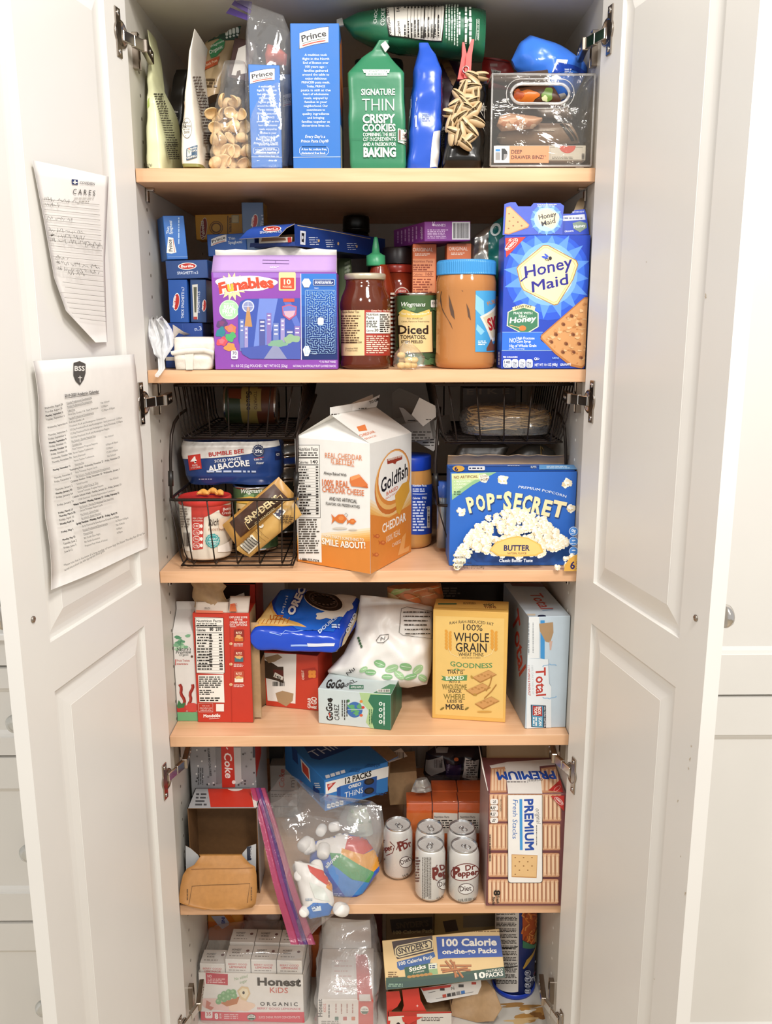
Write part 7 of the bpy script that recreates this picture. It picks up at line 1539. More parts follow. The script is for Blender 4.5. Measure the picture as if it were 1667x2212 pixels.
a.outline([(813,1384),(822,1372),(839,1371),(838,1380),(828,1388),(815,1388)],1.2,'#1d1a18');a.text('N',822,1384,831,1382,7,'#1d1a18',0,.3);[a.ell(775+k*2,1379+k*6,2.6,3,'#3a5a3c')for k in range(4)]
a.text('Nu',752,1458,768,1446,8,'#2a2624',.01)
tag(g.build('chip_bag'),'crumpled white chip bag printed with green leaves slumped over the squeeze pouch carton','bag')
g,F=pouch(vplane(.18),[(850,1330),(838,1300),(836,1268)],[(950,1330),(958,1290),(952,1260)],lambda v:.02,M('#b87848',.3,0,'foil'),20,16,.005,34,45);a=Art(g,Drape(vplane(.18),g.bvh()),.35)
for i,(x,y,cc)in enumerate(((862,1275,'#9aa860'),(880,1268,'#a8a06a'),(905,1275,'#b86a3a'),(925,1285,'#c87a48'),(890,1292,'#cc7038'),(850,1292,'#c8b080'),(940,1268,'#c86a30'))):a.ell(x,y,20,7,cc,-25+i*12);a.line([(x-14,y+4),(x+14,y-4)],1,'#d8c090')
tag(g.build('veggie_chip_bag'),'bag printed with green and orange wavy chips behind the white chip bag','bag')
# yellow cracker carton
c=Carton((933,1551),(1091,1561),1320,.06,z=S4,mat='#ddb05c',topR=1014);a=c.front()
a.poly([(940,1330),(1089,1336),(1086,1552),(940,1543)],'#e2bd70');BR_='#2a2420';GR_='#5a8a54'
a.text('RAH RAH-REDUCED FAT',971,1349,1066,1352,6.5,BR_,.01,0,4.5)
a.text('100%',1000,1361,1042,1363,14,BR_,.005);a.text('WHOLE',980,1385,1056,1387,20,BR_,.012);a.text('GRAIN',984,1407,1051,1409,20,BR_,.012);a.text('WHEAT THINS',990,1417,1044,1418,8,BR_,.01);a.rows(997,1420,1040,1422.5,1,BR_,3)
a.text('GOODNESS',972,1438,1063,1442,11,GR_,.02,0,-3);a.line([(966,1447),(978,1447)],1,BR_);a.line([(994,1447),(1004,1447)],1,BR_);a.ell(982,1446.5,4,1.6,GR_,-30);a.ell(990,1446.5,4,1.6,GR_,30)
a.text('THAT IS',966,1455,1000,1456,8,BR_,.01);a.poly([(953,1459),(963,1462),(1009,1458),(1008,1470),(962,1471),(953,1468),(957,1464)],GR_);a.text('BAKED',963,1468.5,1002,1467.5,8,'#eef0e0',.015);a.text('INTO A',970,1475,994,1475.5,5.5,BR_,.01);a.text('WHOLESOME',955,1489,1008,1490,12,'#7a6a30',.01);a.text('SNACK',968,1496,997,1496.5,6.5,BR_,.01);a.text('WHERE',958,1510,1004,1511,12,'#7a6a30',.01);a.text('LESS IS',966,1517,998,1517.5,6,BR_,.01);a.text('MORE',963,1532,1001,1532.5,12,BR_,.02)
for sx,xx in((1,968),(-1,1067)):
 for k in range(6):a.ell(xx-4,1364+k*7,3,4.6,'#d89a3c',-30);a.ell(xx+4,1367+k*7,3,4.6,'#d89a3c',30)
 a.line([(xx,1400),(xx+6*sx,1412),(xx+22*sx,1419)],1,'#efdca8')
for k,(x,y,ro)in enumerate(((1047,1461,0),(1034,1489,4),(1053,1518,-4))):
 a.poly([(x-28,y+2),(x+8,y-14),(x+26,y-4),(x-10,y+14)],'#a8763a');a.poly([(x-26,y+1),(x+8,y-13),(x+24,y-5),(x-10,y+11)],'#c8955a');[a.blob(x-14+m*7,y-1-(m%2)*3,3,2,'#b07f44',m,.3,8)for m in range(5)]
a.line([(1062,1462),(1058,1478),(1050,1492)],2.4,'#a87838');a.line([(1072,1478),(1062,1492),(1046,1508)],2.4,'#a87838');a.ell(1019,1462,4,2,'#b08a3c',60);a.ell(1026,1500,4,2,'#b08a3c',30);a.ell(955,1530,5,2,'#7a6a30',-30);a.ell(1008,1530,5,2,'#7a6a30',-30);a.ell(1046,1537,16,2,'#c89a4a')
t=c.top();t.rect(946,1303,986,1306,'#3f6a4a');t.text('WHEAT',1044,1309,1068,1309,5,'#2a2420',.02);t.text('THINS',1046,1314,1072,1314,5,'#7a3a24',.02);t.rows(1000,1301,1028,1306,2,'#8a6a34',3);t.line([(936,1312),(1094,1318)],.7,'#b88a3c')
c.done('cracker_carton','tall yellow wheat cracker carton with big hand lettered words','carton')
# cereal box seen from its narrow side
c=Carton((1136,1574),(1223.5,1570.5),1332,.19,z=S4,mat='#bccbd6',topR=1178);a=c.front()
a.poly([(1131,1330),(1164,1332),(1164,1422),(1138,1422)],'#dfe2e2');a.rows(1140,1345,1143,1415,1,'#8a8f94',3,.9,.1,0,True);a.rows(1150,1345,1152,1412,1,'#8a8f94',4,.9,.1,0,True);a.poly([(1167,1340),(1176,1340),(1176,1424),(1167,1422)],'#3f8fca');a.poly([(1164,1347),(1194,1344),(1195,1366),(1188,1388),(1178,1386),(1166,1364)],'#a98a66');a.poly([(1186,1386),(1193,1384),(1190,1404),(1187,1404)],'#c8a89a')
a.poly([(1136,1422),(1184,1424),(1186,1476),(1190,1482),(1190,1576),(1137,1575)],'#dde3e6');a.text('Total',1157,1443,1158,1504,22,'#b5382c',.02);a.text('{',1178,1434,1178,1440,24,'#8fb4d4');a.text('}',1178,1505,1178,1511,24,'#8fb4d4');a.text('100% DAILY VALUE OF',1147,1438,1149,1500,4.5,'#b0b4b8',0);a.text('11 VITAMINS & MINERALS*',1139,1438,1141,1503,5,'#b5382c',.01)
a.poly([(1146,1522),(1179,1524),(1179,1572),(1147,1570)],'#14182c');a.poly([(1148,1523),(1173,1525),(1173,1571),(1148.5,1569)],'#4f93b4');a.poly([(1150,1524),(1170,1526),(1171,1547),(1150,1545)],'#a8302c');a.text('BOX',1161,1527,1161.5,1544,7,'#f4ece6',.03);a.text('TOPS',1153,1527,1153.5,1545,6.5,'#f4ece6',.03);a.text('SCAN',1163,1550,1164,1568,6.5,'#f2f4f4',.03);a.rows(1150,1549,1160,1568,2,'#e6ecee',4,.6,.1,0,True);a.text('NO MORE CLIPPING',1174.5,1526,1175,1570,3.6,'#e6e8ec',.01)
a.line([(1184,1424),(1186,1476),(1190,1482)],.8,'#8fa0ac')
t=c.top();t.text('Total',1142,1282,1168,1316,22,'#b5483c',.01);t.line([(1171,1319),(1194,1317)],1.4,'#7a98b8');t.poly([(1100,1258),(1176,1260),(1180,1268),(1106,1266)],'#8a6a70');t.rect(1135,1326,1156,1330,'#c8bca8');t.ell(1170,1331,9,2.6,'#1d2440')
l=c.left();l.mode='st';l.poly([(0,0),(.19,0),(.19,c.h),(0,c.h)],'#8c99a4');l.mode='px';l.text('Total',1106,1335,1122,1462,17,'#a8382c',.02)
c.done('cereal_box','pale blue cereal box turned to its narrow side, right end of the fourth shelf','box')
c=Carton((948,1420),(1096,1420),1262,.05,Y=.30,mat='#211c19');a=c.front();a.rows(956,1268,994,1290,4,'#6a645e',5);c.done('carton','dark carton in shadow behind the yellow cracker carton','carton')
g=bagpx([(1540,1090,1116,.20,.04),(1500,1092,1112,.20,.03),(1470,1096,1108,.21,.01)],M('#b8b0a4',.3,0,'foil'),seed=46,wr=.002);tag(g.build('snack_packet'),'small pale packet glimpsed between the yellow carton and the cereal box','packet')
# ------------------------------------------------------------------ fifth shelf
GREY_='#a9aaac'
# opened soda carton with its front flap folded down
bl,br=atY((402,1700),.032),atY((553,1700),.032);O5=V3((bl.x,.032,S5+.0004));w5=br.x-bl.x;h5=atY((480,1746),.032).z-S5;d5=atZ((480,1703),S5+h5).y-.032
U_,W_,E_=V3((1,0,0)),V3((0,0,1)),V3((0,1,0))
IN_=M('#6a4a2a',.65,0,'board')
root=empty('soda_carton',V3((bl.x+w5/2,.09,S5)),'soda carton torn open with a brown flap folded down over the shelf edge','carton')
g=hollow(O5,U_,W_,E_,w5,h5,d5,M(GREY_,.4),.0012,False,True,True,IN_)
tp=Art(g,Plane(O5+W_*h5,U_,E_,W_),.4,.0003);tp.poly([(449,1704),(541,1704),(548,1744),(455,1744)],'#c8331f');tp.poly([(541,1704),(548,1704),(556,1744),(548,1744)],'#e4ded4');tp.rows(424,1712,450,1742,4,'#4a4a4c',4,.5,.2,-3);tp.ell(508,1704,16,5,'#e6e0d8',0,16,0,180)
g.build('carton',root)
fp=Plane(O5-E_*.0002,U_,W_,-E_);g=G();AL=M('#b4b6b8',.4)
card_poly(g,fp,[(401,1826),(412,1832),(428,1846),(436,1862),(432,1888),(403,1926)],AL,IN_,.001);g.build('front_remnant',root);g=G();card_poly(g,fp,[(553,1822),(536,1828),(524,1842),(520,1862),(530,1884),(553,1926)],AL,IN_,.001);a=Art(g,fp,.4,.0014);a.poly([(533,1828),(543,1827),(543,1857),(534,1858)],'#2a3040');a.text('CRUSH',541,1830,541,1852,4,'#dfe0e2',.01)
g.build('front_remnant',root)
g=G();FL=M('#b47f45',.55,0,'board')
prof=[((430,1846),(522,1846),.030),((433,1850),(524,1849),.026),((420,1868),(540,1866),.021),((404,1876),(551,1872),.016),((395,1890),(554,1890),.010),((390,1912),(555,1914),.002),((387,1936),(554,1936),-.006),((388,1950),(552,1951),-.010),((410,1959),(545,1959),-.012),((440,1965),(520,1963),-.013)]
g.sheet([[atY((l[0]+(r[0]-l[0])*k/8,l[1]+(r[1]-l[1])*k/8),y+.003*math.sin(k*.8)*(y<.02))for k in range(9)]for l,r,y in prof],(FL,FL),.0014)
dr=Drape(Plane(atY((470,1910),.005),U_,V3((0,.5,1))),g.bvh());a=Art(g,dr,.55);a.line([(408,1954),(415,1914),(470,1911)],1,'#5a3c1c');a.line([(470,1911),(540,1908),(534,1950)],1,'#5a3c1c');a.line([(413,1878),(480,1876),(546,1874)],1.2,'#8a5c2c');a.rows(403,1920,407,1945,1,'#6a4a24',3,.6,.2,0,True);a.rows(541,1916,545,1946,1,'#6a4a24',4,.6,.2,0,True)
s=g.build('folded_flap',root);s['label']='brown cardboard flap folded forward'
# grey soda carton standing on top of it
YB5=.034+d5;c=Carton((424,1895),(561,1895),1600,.14,Y=YB5,mat='#8f9092',topR=490);a=c.front()
q=random.Random(5)
for i in range(46):x,y=424+q.random()*132,1616+q.random()*82;a.ell(x,y,2,2,('#d8d8d6','#3a3a3c','#6a6a6c')[i%3])
a.poly([(466,1614),(478,1614),(480,1690),(472,1694),(468,1688)],'#7a7b7d');a.poly([(503,1614),(520,1614),(522,1688),(512,1694),(504,1692)],'#b8b8b6');a.poly([(477,1600),(504,1600),(508,1700),(480,1701)],'#bf2d1e');a.text('Coke',484,1625,487,1680,17,'#f0e8e2',.02,.15);a.line([(489,1614),(492,1618)],2.5,'#f0e8e2');a.ell(505,1689,4,4,'#f0e8e2');a.text('SUGAR NO CALORIES',448,1616,453,1676,4.6,'#2a2a2c',.01);a.rows(427,1658,440,1696,3,'#4a4a4c',6,.5,.1,0,True);a.rect(546,1613,556,1636,'#2a2c3a');a.text('CRUSH',553,1615,553,1633,4,'#c8c8cc',.01)
r=c.right();r.mode='st';r.poly([(.0,c.h*.72),(.07,c.h*.76),(.08,c.h),(0,c.h)],'#b8301f')
c.done('soda_carton','grey soda carton with a red stripe standing above the torn open one','carton')
for i,(y0,y1,t,lb)in enumerate(((1742,1709,'','lower grey mini soda carton behind the zipper of the marshmallow bag'),(1708,1654,'mini','grey mini soda carton in shadow between the striped soda carton and the blue cookie box'))):
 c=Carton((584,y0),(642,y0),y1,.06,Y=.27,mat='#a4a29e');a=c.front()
 if t:a.text('Coke',614,1702,614,1662,12,'#a8483c',.02,.15);a.text('mini',636,1701,637,1662,12,'#2a2624',.0)
 else:a.rows(586,1714,640,1722,2,'#5a5854',4)
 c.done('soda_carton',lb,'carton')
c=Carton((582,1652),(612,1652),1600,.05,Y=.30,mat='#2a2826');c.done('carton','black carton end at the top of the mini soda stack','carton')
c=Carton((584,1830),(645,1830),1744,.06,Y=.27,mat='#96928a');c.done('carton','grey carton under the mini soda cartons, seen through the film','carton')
# blue cookie box
CB='#3179c0'
C5=atY((702,1753),.07);ang=math.radians(30);ur=V3((math.cos(ang),math.sin(ang),0));ul=V3((-math.sin(ang),math.cos(ang),0));n5=V3((ur.y,-ur.x,0))
hb5=atP((703,1685),C5,n5).z-C5.z;wr5=(atP((838,1715),C5,n5)-C5).dot(ur);dl5=.175
root=empty('cookie_box',C5,'bright blue box of thin cookies tilted cornerwise over the marshmallow bag','box')
g=G();g.obox(C5,ur,W_,n5,wr5,hb5,dl5,M(CB,.35),.0008)
a=Art(g,Plane(C5,ur,W_,n5),.35);a.poly([(703,1690),(839,1655),(838,1678),(703,1716)],'#ecebe6');a.poly([(706,1694),(726,1689),(708,1709)],'#b8352c');a.ell(713,1696,6,2.4,'#e4a8a0',-40);a.text('12 PACKS',745,1693,802,1676,12,BLACK,.035)
a.poly([(727,1702),(735,1698),(814,1676),(812,1714),(736,1734),(728,1734)],'#1d4f9a');a.poly([(735,1698),(785,1685),(782,1722),(736,1734)],'#2f6fbc');a.text('OREO',752,1704,780,1696,7,'#f2f2ee',.04);a.text('THiNS',744,1724,784,1712,12,'#eef2f6',-.004)
for x,y in((797,1688),(797,1708)):a.ell(x,y,11,7,'#1a1412',-14);a.ell(x,y,7.5,4.6,'#3a302a',-14)
for i,t in enumerate(('140','0g','95mg','10g')):x=706+i*9;y=1746-i*2.4;a.rrect(x,y-10,x+8,y,2,'#e6ecf2');a.text(t,x+1,y-3,x+7,y-4,3.4,'#1d2a5a',.02)
a.rows(758,1735,792,1738,1,'#1d4f8a',3,.7,0,-6);a.rows(813,1712,836,1718,2,'#1d4f8a',4,.6,.2,-4)
t=Art(g,Plane(C5+W_*hb5,ur,ul,W_),.35);t.poly([(648,1600),(800,1600),(690,1642),(672,1638)],'#1a3f80');t.text('THINS',680,1636,760,1606,17,'#cfe0f0',-.006);t.poly([(826,1636),(840,1648),(880,1634),(866,1616)],'#d8d8d4');t.bars(832,1625,872,1638,16,'#2a2624',4)
for i in range(4):x=704+i*11;y=1682-i*3.4;t.poly([(x,y),(x+9,y-2.5),(x+7,y-9),(x-2,y-6.5)],'#e6ecf2')
t.rows(760,1660,785,1668,3,'#1d4f8a',5,.5,.2,-8);t.rows(794,1650,828,1658,3,'#1d4f8a',6,.5,.2,-8)
l=Art(g,Plane(C5,-ul,W_),.35);l.poly([(630,1612),(642,1622),(644,1652),(632,1640)],'#1a3f80');l.poly([(649,1638),(668,1660),(671,1690),(652,1666)],'#e6e4de');l.poly([(652,1645),(666,1661),(668,1684),(654,1666)],'#c8442c');l.poly([(676,1696),(690,1708),(691,1734),(677,1720)],'#1a3f80');l.rows(678,1690,690,1703,3,'#dfe6ee',5,.5,.1,4)
g.build('carton',root)
g=G();P3=C5+ur*wr5;g.sheet([[P3+W_*hb5,P3+W_*hb5+ul*.13],[P3+W_*(hb5+.004)+ur*.022,P3+W_*(hb5+.006)+ul*.12+ur*.03]],(M(CB,.35),KB),.0009);g.build('end_flap',root)
g=G();g.sheet([[P3+W_*.002+ul*.005,P3+W_*.046+ul*.005],[P3+ur*.020+W_*.002+ul*.03,P3+ur*.022+W_*.05+ul*.03]],(KB,KD),.0009);g.build('end_flap',root)
c=Carton((842,1740),(905,1735),1668,.08,Y=.18,mat=KB);c.done('carton','plain brown cardboard carton corner behind the blue cookie box','carton')
# marshmallow bag inside its zipper bag
root=empty('zipper_bag',atY((690,1960),.02),'big clear zipper bag with a pink zip holding the rainbow marshmallow bag','bag')
def hang(g):
 for i,v in enumerate(g.v):
  if v.z<S5+.004:f=min(1,(S5+.004-v.z)/.006);g.v[i]=V3((v.x,min(v.y,v.y*(1-f)+f*(-.004+.12*(v.y-.03))),v.z))
  elif v.z>S5-.002:pass
 return g
rows=[]
for(xl,yl,xr,yr,Y)in((561,1745,648,1700,.06),(585,1790,700,1740,.02),(602,1840,820,1745,-.002),(614,1890,826,1800,-.018),(622,1935,800,1890,-.022),(634,1975,745,1962,-.022),(642,2010,690,2000,-.022),(650,2036,662,2030,-.02)):
 rows.append([atY((xl+(xr-xl)*k/14,yl+(yr-yl)*k/14),Y-.018*math.sin(math.pi*k/14))for k in range(15)])
g=crumple_film(rows,FILM,.008,38,9)
rows2=[[p+V3((.0,.07*math.sin(math.pi*k/14)**.6+.003,0))for k,p in enumerate(r)]for r in rows]
for r in rows2:
 for k,p in enumerate(r):
  if p.z<S5+.002:r[k]=V3((p.x,min(p.y,-.006),p.z))
g2=crumple_film(rows2,FILM,.004,38,10);g.add(g2.v,g2.f,FILM,True)
for i,v in enumerate(g.v):
 g.v[i]=V3((v.x,min(v.y,-.003+max(0,v.z-S5-.002)*6),v.z))
g.build('film',root)
zpts=[(548,1702,.07),(560,1745,.05),(572,1790,.035),(586,1850,.012),(598,1900,-.006),(612,1950,-.018),(626,1995,-.02),(640,2040,-.02)]
for k,(dx,w_,col,hz)in enumerate(((-9,14,'#b8486c',.75),(5,9,'#8d3c74',.8),(13,7,'#5d3a78',.8),(20,11,'#c05a7c',.6))):
 fm=film('zip_%d'%k,col,hz,.25,.8,1);rows=[]
 for x,y,Y in zpts:t_=(y-1702)/340;ww=w_*(.8+.6*t_);rows.append([atY((x+dx*(.8+.5*t_),y),Y-.0015*k),atY((x+dx*(.8+.5*t_)+ww*.5,y),Y-.003-.0015*k),atY((x+dx*(.8+.5*t_)+ww,y),Y-.0015*k)])
 g=G();g.sheet(rows,fm,.0007);s=g.build('zip_strip',root)
 s['label']='pink zip strip' if k!=2 else 'purple zip strip'
MWHITE=M('#ece8e2',.3,0,'foil')
pl=Plane(atY((740,1900),.045),V3((1,0,0)),V3((0,.55,1)))
g,F=pouch(pl,[(760,1946),(716,1940),(682,1900),(668,1866),(672,1820)],[(778,1940),(820,1880),(816,1850),(792,1812),(745,1800)],lambda v:.004+.022*math.sin(math.pi*v)**.6,M('#2f5fc4',.22,0,'foil'),30,34,.004,36,111)
a=Art(g,Drape(pl,g.bvh()),.25)
for pts,col in(([(688,1808),(745,1798),(762,1812),(742,1850),(716,1846),(680,1836)],'#e9e4de'),([(752,1806),(794,1810),(806,1832),(780,1848),(744,1836)],'#c83a34'),([(738,1832),(784,1846),(812,1832),(826,1862),(806,1884),(776,1868),(736,1846)],'#e09a34'),([(712,1842),(736,1844),(776,1868),(808,1884),(796,1906),(762,1900),(720,1872)],'#4a9a60'),([(704,1866),(722,1870),(760,1900),(797,1906),(782,1930),(744,1936),(716,1900)],'#3a86d0'),([(690,1880),(712,1888),(746,1936),(756,1950),(720,1946),(690,1912)],'#2a4fb0')):a.poly(pts,col)
a.text('allows',706,1876,732,1850,9,'#f0f2f0',.03);a.rows(722,1928,742,1940,3,'#a9c0f0',5,.5,.2,-8)
tag(g.build('marshmallow_bag'),'rainbow striped marshmallow bag inside the big clear zipper bag','bag')
pl=Plane(atY((690,1930),-.006),V3((1,0,0)),V3((0,.4,1)))
g,F=pouch(pl,[(668,1984),(650,1950),(640,1900),(636,1860)],[(712,1976),(722,1950),(716,1910),(690,1870)],lambda v:.003+.014*math.sin(math.pi*v)**.6,MWHITE,20,26,.004,44,112)
a=Art(g,Drape(pl,g.bvh()),.3);a.poly([(660,1962),(676,1950),(708,1950),(722,1962),(708,1982),(672,1986),(660,1976)],'#2f78c8');a.poly([(672,1958),(692,1956),(694,1966),(676,1968)],'#dce8f2');a.text('ZW',675,1967,691,1956,8,'#2458a0',.03);a.poly([(664,1868),(698,1880),(718,1904),(710,1914),(688,1900),(670,1884)],'#cf4238');a.poly([(708,1904),(720,1912),(718,1926),(704,1916)],'#e0984a');a.poly([(668,1904),(700,1920),(712,1946),(680,1940)],'#dfe4dc');a.rows(660,1940,676,1946,2,'#6a8aaa',4)
tag(g.build('marshmallow_bag'),'white, red and blue packet at the bottom of the big clear zipper bag','bag')
q=random.Random(17);first=None
for i,(x,y,Y)in enumerate(((690,1800,.075),(712,1788,.085),(668,1842,.05),(650,1832,.05),(682,1862,.03),(726,1806,.08),(664,1812,.07),(700,1826,.06),(642,1868,.035),(652,1896,.012),(728,1962,-.026),(655,1972,-.032))):
 if first is None:
  g=G();g.lathe(V3((0,0,-.013)),[(.001,0),(.008,.0),(.0108,.0025),(.0118,.008),(.0118,.018),(.0108,.0235),(.008,.026),(.001,.026)],M('#eeeae4',.6,0,'paper'),24);first=o=tag(g.build('marshmallow'),'white marshmallow loose in the big clear zipper bag','marshmallow','loose marshmallows in the zipper bag')
 else:o=copy_tree(first,None)
 o.location=atY((x,y),Y);o.rotation_euler=(q.uniform(0,3),q.uniform(0,3),q.uniform(0,3));s_=q.uniform(.7,1);o.scale=(s_,s_,s_)
g,F=pouch(vplane(.12),[(742,1890),(738,1830),(730,1770),(750,1735)],[(822,1890),(826,1830),(822,1770),(800,1732)],lambda v:.024*math.sin(math.pi*v)**.5+.003,FILM2,22,26,.008,34,113)
tag(g.build('produce_bag'),'crumpled clear bag with a green leafy print behind the marshmallow bag','bag')
g,F=pouch(vplane(.13),[(752,1800),(748,1770),(756,1742)],[(806,1800),(800,1765),(786,1738)],lambda v:.012,M('#b9bfae',.4,0,'foil'),16,16,.006,50,114);a=Art(g,Drape(vplane(.13),g.bvh()),.4);[a.blob(758+i*9,1750+(i%3)*12,7,5,('#8fae7c','#cfd8c0','#6f9464')[i%3],i,.3)for i in range(6)]
tag(g.build('tissue_packet'),'pale green and white packet inside the crumpled clear bag','packet')
# raisin boxes in shrink film
RZ='#d8601c';zt_=None
for r_,(ys,xs)in enumerate((((1736,1795),((878,932),(934,988),(990,1044))),((1709,1795),((932,986),(988,1042))))):
 Yf=.125 if r_==0 else.168
 for i,(xa,xb)in enumerate(xs):
  A_=atY((xa,1800),Yf);B_=atY((xb,1800),Yf);zt=atY(((xa+xb)/2,ys[0]),Yf).z
  g=G();g.obox(V3((A_.x,Yf,S5+.0004)),U_,W_,-E_,B_.x-A_.x,zt-S5,.040,M(RZ,.35),.0008)
  a=Art(g,Plane(V3((A_.x,Yf,S5)),U_,W_,-E_),.35);t=Art(g,Plane(V3((A_.x,Yf,zt)),U_,E_,W_),.35)
  yt=ys[0];t.poly([(xa+30,yt-7),(xa+52,yt-8),(xa+52,yt-16),(xa+32,yt-15)],'#d8cbb8');t.rows(xa+33,yt-15,xa+50,yt-9,1,'#4a3a2c',i,.4)
  if r_==0:a.poly([(xa,1756),(xb,1756),(xb,1800),(xa,1800)],'#d8722e')
  if r_==0 and i:a.poly([(xa if i>1 else xa+2,1755),(xb,1757),(xb,1800),(xa if i>1 else xa+2,1800)],'#e4ddd0');a.text('Nutrition Facts',xa+4,1767,xb-18,1767,5,BLACK,.02);a.rows(xa+4,1770,xb-4,1790,4,BLACK,i+4)
  tag(g.build('raisin_box'),['orange raisin box at the front left of the shrink wrapped bundle','orange raisin box at the front middle of the shrink wrapped bundle','orange raisin box at the front right, next to the saltine box','orange raisin box at the back left of the shrink wrapped bundle','orange raisin box at the back right of the shrink wrapped bundle'][i+3*r_],'box','raisin boxes in the shrink wrapped bundle')
A_=atY((875,1800),.12);B_=atY((1047,1800),.12);zt=atY((960,1735),.125).z-S5
g=loft([((A_.x+B_.x)/2,.166,S5+.001,(B_.x-A_.x)/2+.003,.047),((A_.x+B_.x)/2,.166,S5+zt*.9,(B_.x-A_.x)/2+.003,.047),((A_.x+B_.x)/2+.002,.168,S5+zt+.004,(B_.x-A_.x)/2,.044),((A_.x+B_.x)/2+.01,.175,S5+zt+.012,(B_.x-A_.x)/2-.02,.030)],film('shrink_film','#ffffff',.015,.08,.7),wr=.002,ws=40,seed=115,ex=9).fit();tag(g.build('shrink_wrap'),'clear shrink wrap around the orange raisin boxes','wrap')
g,F=pouch(vplane(.25),[(930,1706),(914,1670),(920,1625),(940,1612)],[(1042,1705),(1042,1665),(1042,1630),(1040,1612)],lambda v:.022*math.sin(math.pi*v)**.5+.004,M('#201a22',.22,0,'foil'),24,24,.008,34,116);a=Art(g,Drape(vplane(.25),g.bvh()),.3)
a.poly([(920,1640),(956,1632),(962,1664),(932,1676),(918,1664)],'#9a9896');a.bars(938,1640,956,1658,9,'#2a2624',4);a.poly([(964,1650),(996,1650),(992,1684),(962,1676)],'#2f2344');a.ell(985,1640,5,4,'#c86a3a');a.poly([(1004,1636),(1034,1640),(1030,1686),(998,1678)],'#d8d4cc');a.rows(1006,1640,1030,1680,8,'#4a4640',5);a.poly([(940,1612),(968,1612),(966,1626),(942,1626)],'#8a8886');a.text('raisin',968,1668,972,1650,6,'#8f8aa0',.01)
tag(g.build('snack_pouch'),'black and silver crinkled pouch with a white panel above the raisin boxes','pouch')
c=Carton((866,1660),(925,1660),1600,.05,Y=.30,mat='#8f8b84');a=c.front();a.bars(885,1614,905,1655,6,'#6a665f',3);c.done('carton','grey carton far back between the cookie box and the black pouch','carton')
g,F=pouch(vplane(.135),[(888,1710),(892,1696),(898,1684)],[(932,1708),(930,1694),(922,1680)],lambda v:.006,M('#b4b0aa',.2,.5,'metal'),12,10,.006,70,117);tag(g.build('foil_scrap'),'crumpled silver foil corner on top of the raisin boxes','foil')
# soda cans
def soda_can(cx,by,seed):
 A=atZ((cx,by),S5+.0004);R=.0262;cc=V3((A.x,A.y+R*.85,S5+.0004));Hc=.1025
 root=empty('soda_can',cc,'','can','small diet soda cans on the fifth shelf')
 AL=M('#c2c2c2',.22,.9,'metal');BODY=M('#d6d3ce',.28,.25,'metal')
 g=G();g.lathe(cc,[(.001,.004),(.0165,.003),(.0185,0),(.0200,.001),(R-.0016,.007),(R,.011),(R,Hc-.016),(R-.0022,Hc-.007),(R-.0034,Hc-.004)],[AL]*4+[BODY]*4,56)
 a=Art(g,Cyl(V3((cc.x,cc.y,0)),R+.0001),.3,.0002)
 g.root=root;root['_h']=Hc
 def fin(label):
  root['label']=label;g.build('can_body',root)
  t=G();t.lathe(cc,[(R-.0036,Hc-.0042),(R-.0030,Hc-.002),(R-.0030,Hc-.0006),(R-.0036,Hc),(R-.0044,Hc-.0006),(R-.0048,Hc-.004),(R-.006,Hc-.0048),(R-.010,Hc-.0044),(.001,Hc-.0044)],AL,56,cap=False);t.build('rim',root)
  ang=seed;p=cc+V3((0,0,Hc-.0036));t=G();ca,sa=math.cos(ang),math.sin(ang)
  rot=lambda x,y,z:p+V3((x*ca-y*sa,x*sa+y*ca,z))
  t.tube([rot(.0045*math.cos(k*.4488),-.007+.0052*math.sin(k*.4488),.0006)for k in range(14)],.0009,AL,6,True);t.tube([rot(.0042*math.cos(k*.4488),.001+.0038*math.sin(k*.4488),.0006)for k in range(14)],.0008,AL,6,True);t.lathe(rot(0,-.001,-.001),[(.0022,0),(.0022,.002),(.001,.0024),(.0002,.0024)],AL,12);s=t.build('pull_tab',root)
 return a,fin
MR='#6d2622';
def pepper(a,x,y,k=1.,clip=None):
 a.ell(x,y,31*k,19*k,MR,-8);a.ell(x,y,29*k,17.2*k,'#dcd9d4',-8)
 a.text('Dr',x+1*k,y-3*k,x+22*k,y-7*k,12*k,MR,.03,.12);a.text('Pepper',x-25*k,y+11*k,x+29*k,y+5*k,13*k,MR,.035,.12);a.text('P',x-26*k,y+12*k,x-10*k,y+10*k,23*k,MR,.04,.12)
 a.ell(x+2*k,y+36*k,17*k,12*k,'#4a2a26',-5);a.ell(x+2*k,y+36*k,15.8*k,10.8*k,'#dcd9d4',-5);a.text('Diet',x-11*k,y+41*k,x+14*k,y+39*k,11*k,'#3a2220',.012)
a,fin=soda_can(1003,1954,.9);pepper(a,1004,1884);a.rows(966,1845,968,1925,1,'#8a8680',3,.9,.1,0,True);a.text('7.5 FL OZ (221 mL)',990,1948,1028,1943,5,'#4a4440',.02);fin('white diet soda can in front with its full red logo showing')
a,fin=soda_can(930,1951,-.3)
for k in range(6):a.rows(912+k*3.4,1852,914+k*3.4,1944,1,'#5a5450',k+3,.8,.1,0,True)
a.rows(894,1850,908,1906,9,'#6a4a44',9);a.text('Pep',936,1898,966,1890,14,MR,.035,.12);a.text('P',935,1899,949,1896,25,MR,.04,.12);a.text('D',951,1880,962,1877,12,MR,.03);a.line([(944,1868),(934,1882),(934,1896),(944,1902)],1.6,MR);a.ell(960,1910,16,12,'#4a2a26');a.ell(960,1910,14.8,10.8,'#dcd9d4');a.text('Diet',948,1915,968,1912,11,'#3a2220',.012);a.text('7.5 FL OZ',944,1944,958,1938,5,'#4a4440',.02)
fin('white diet soda can in front with small print, beside the other front can')
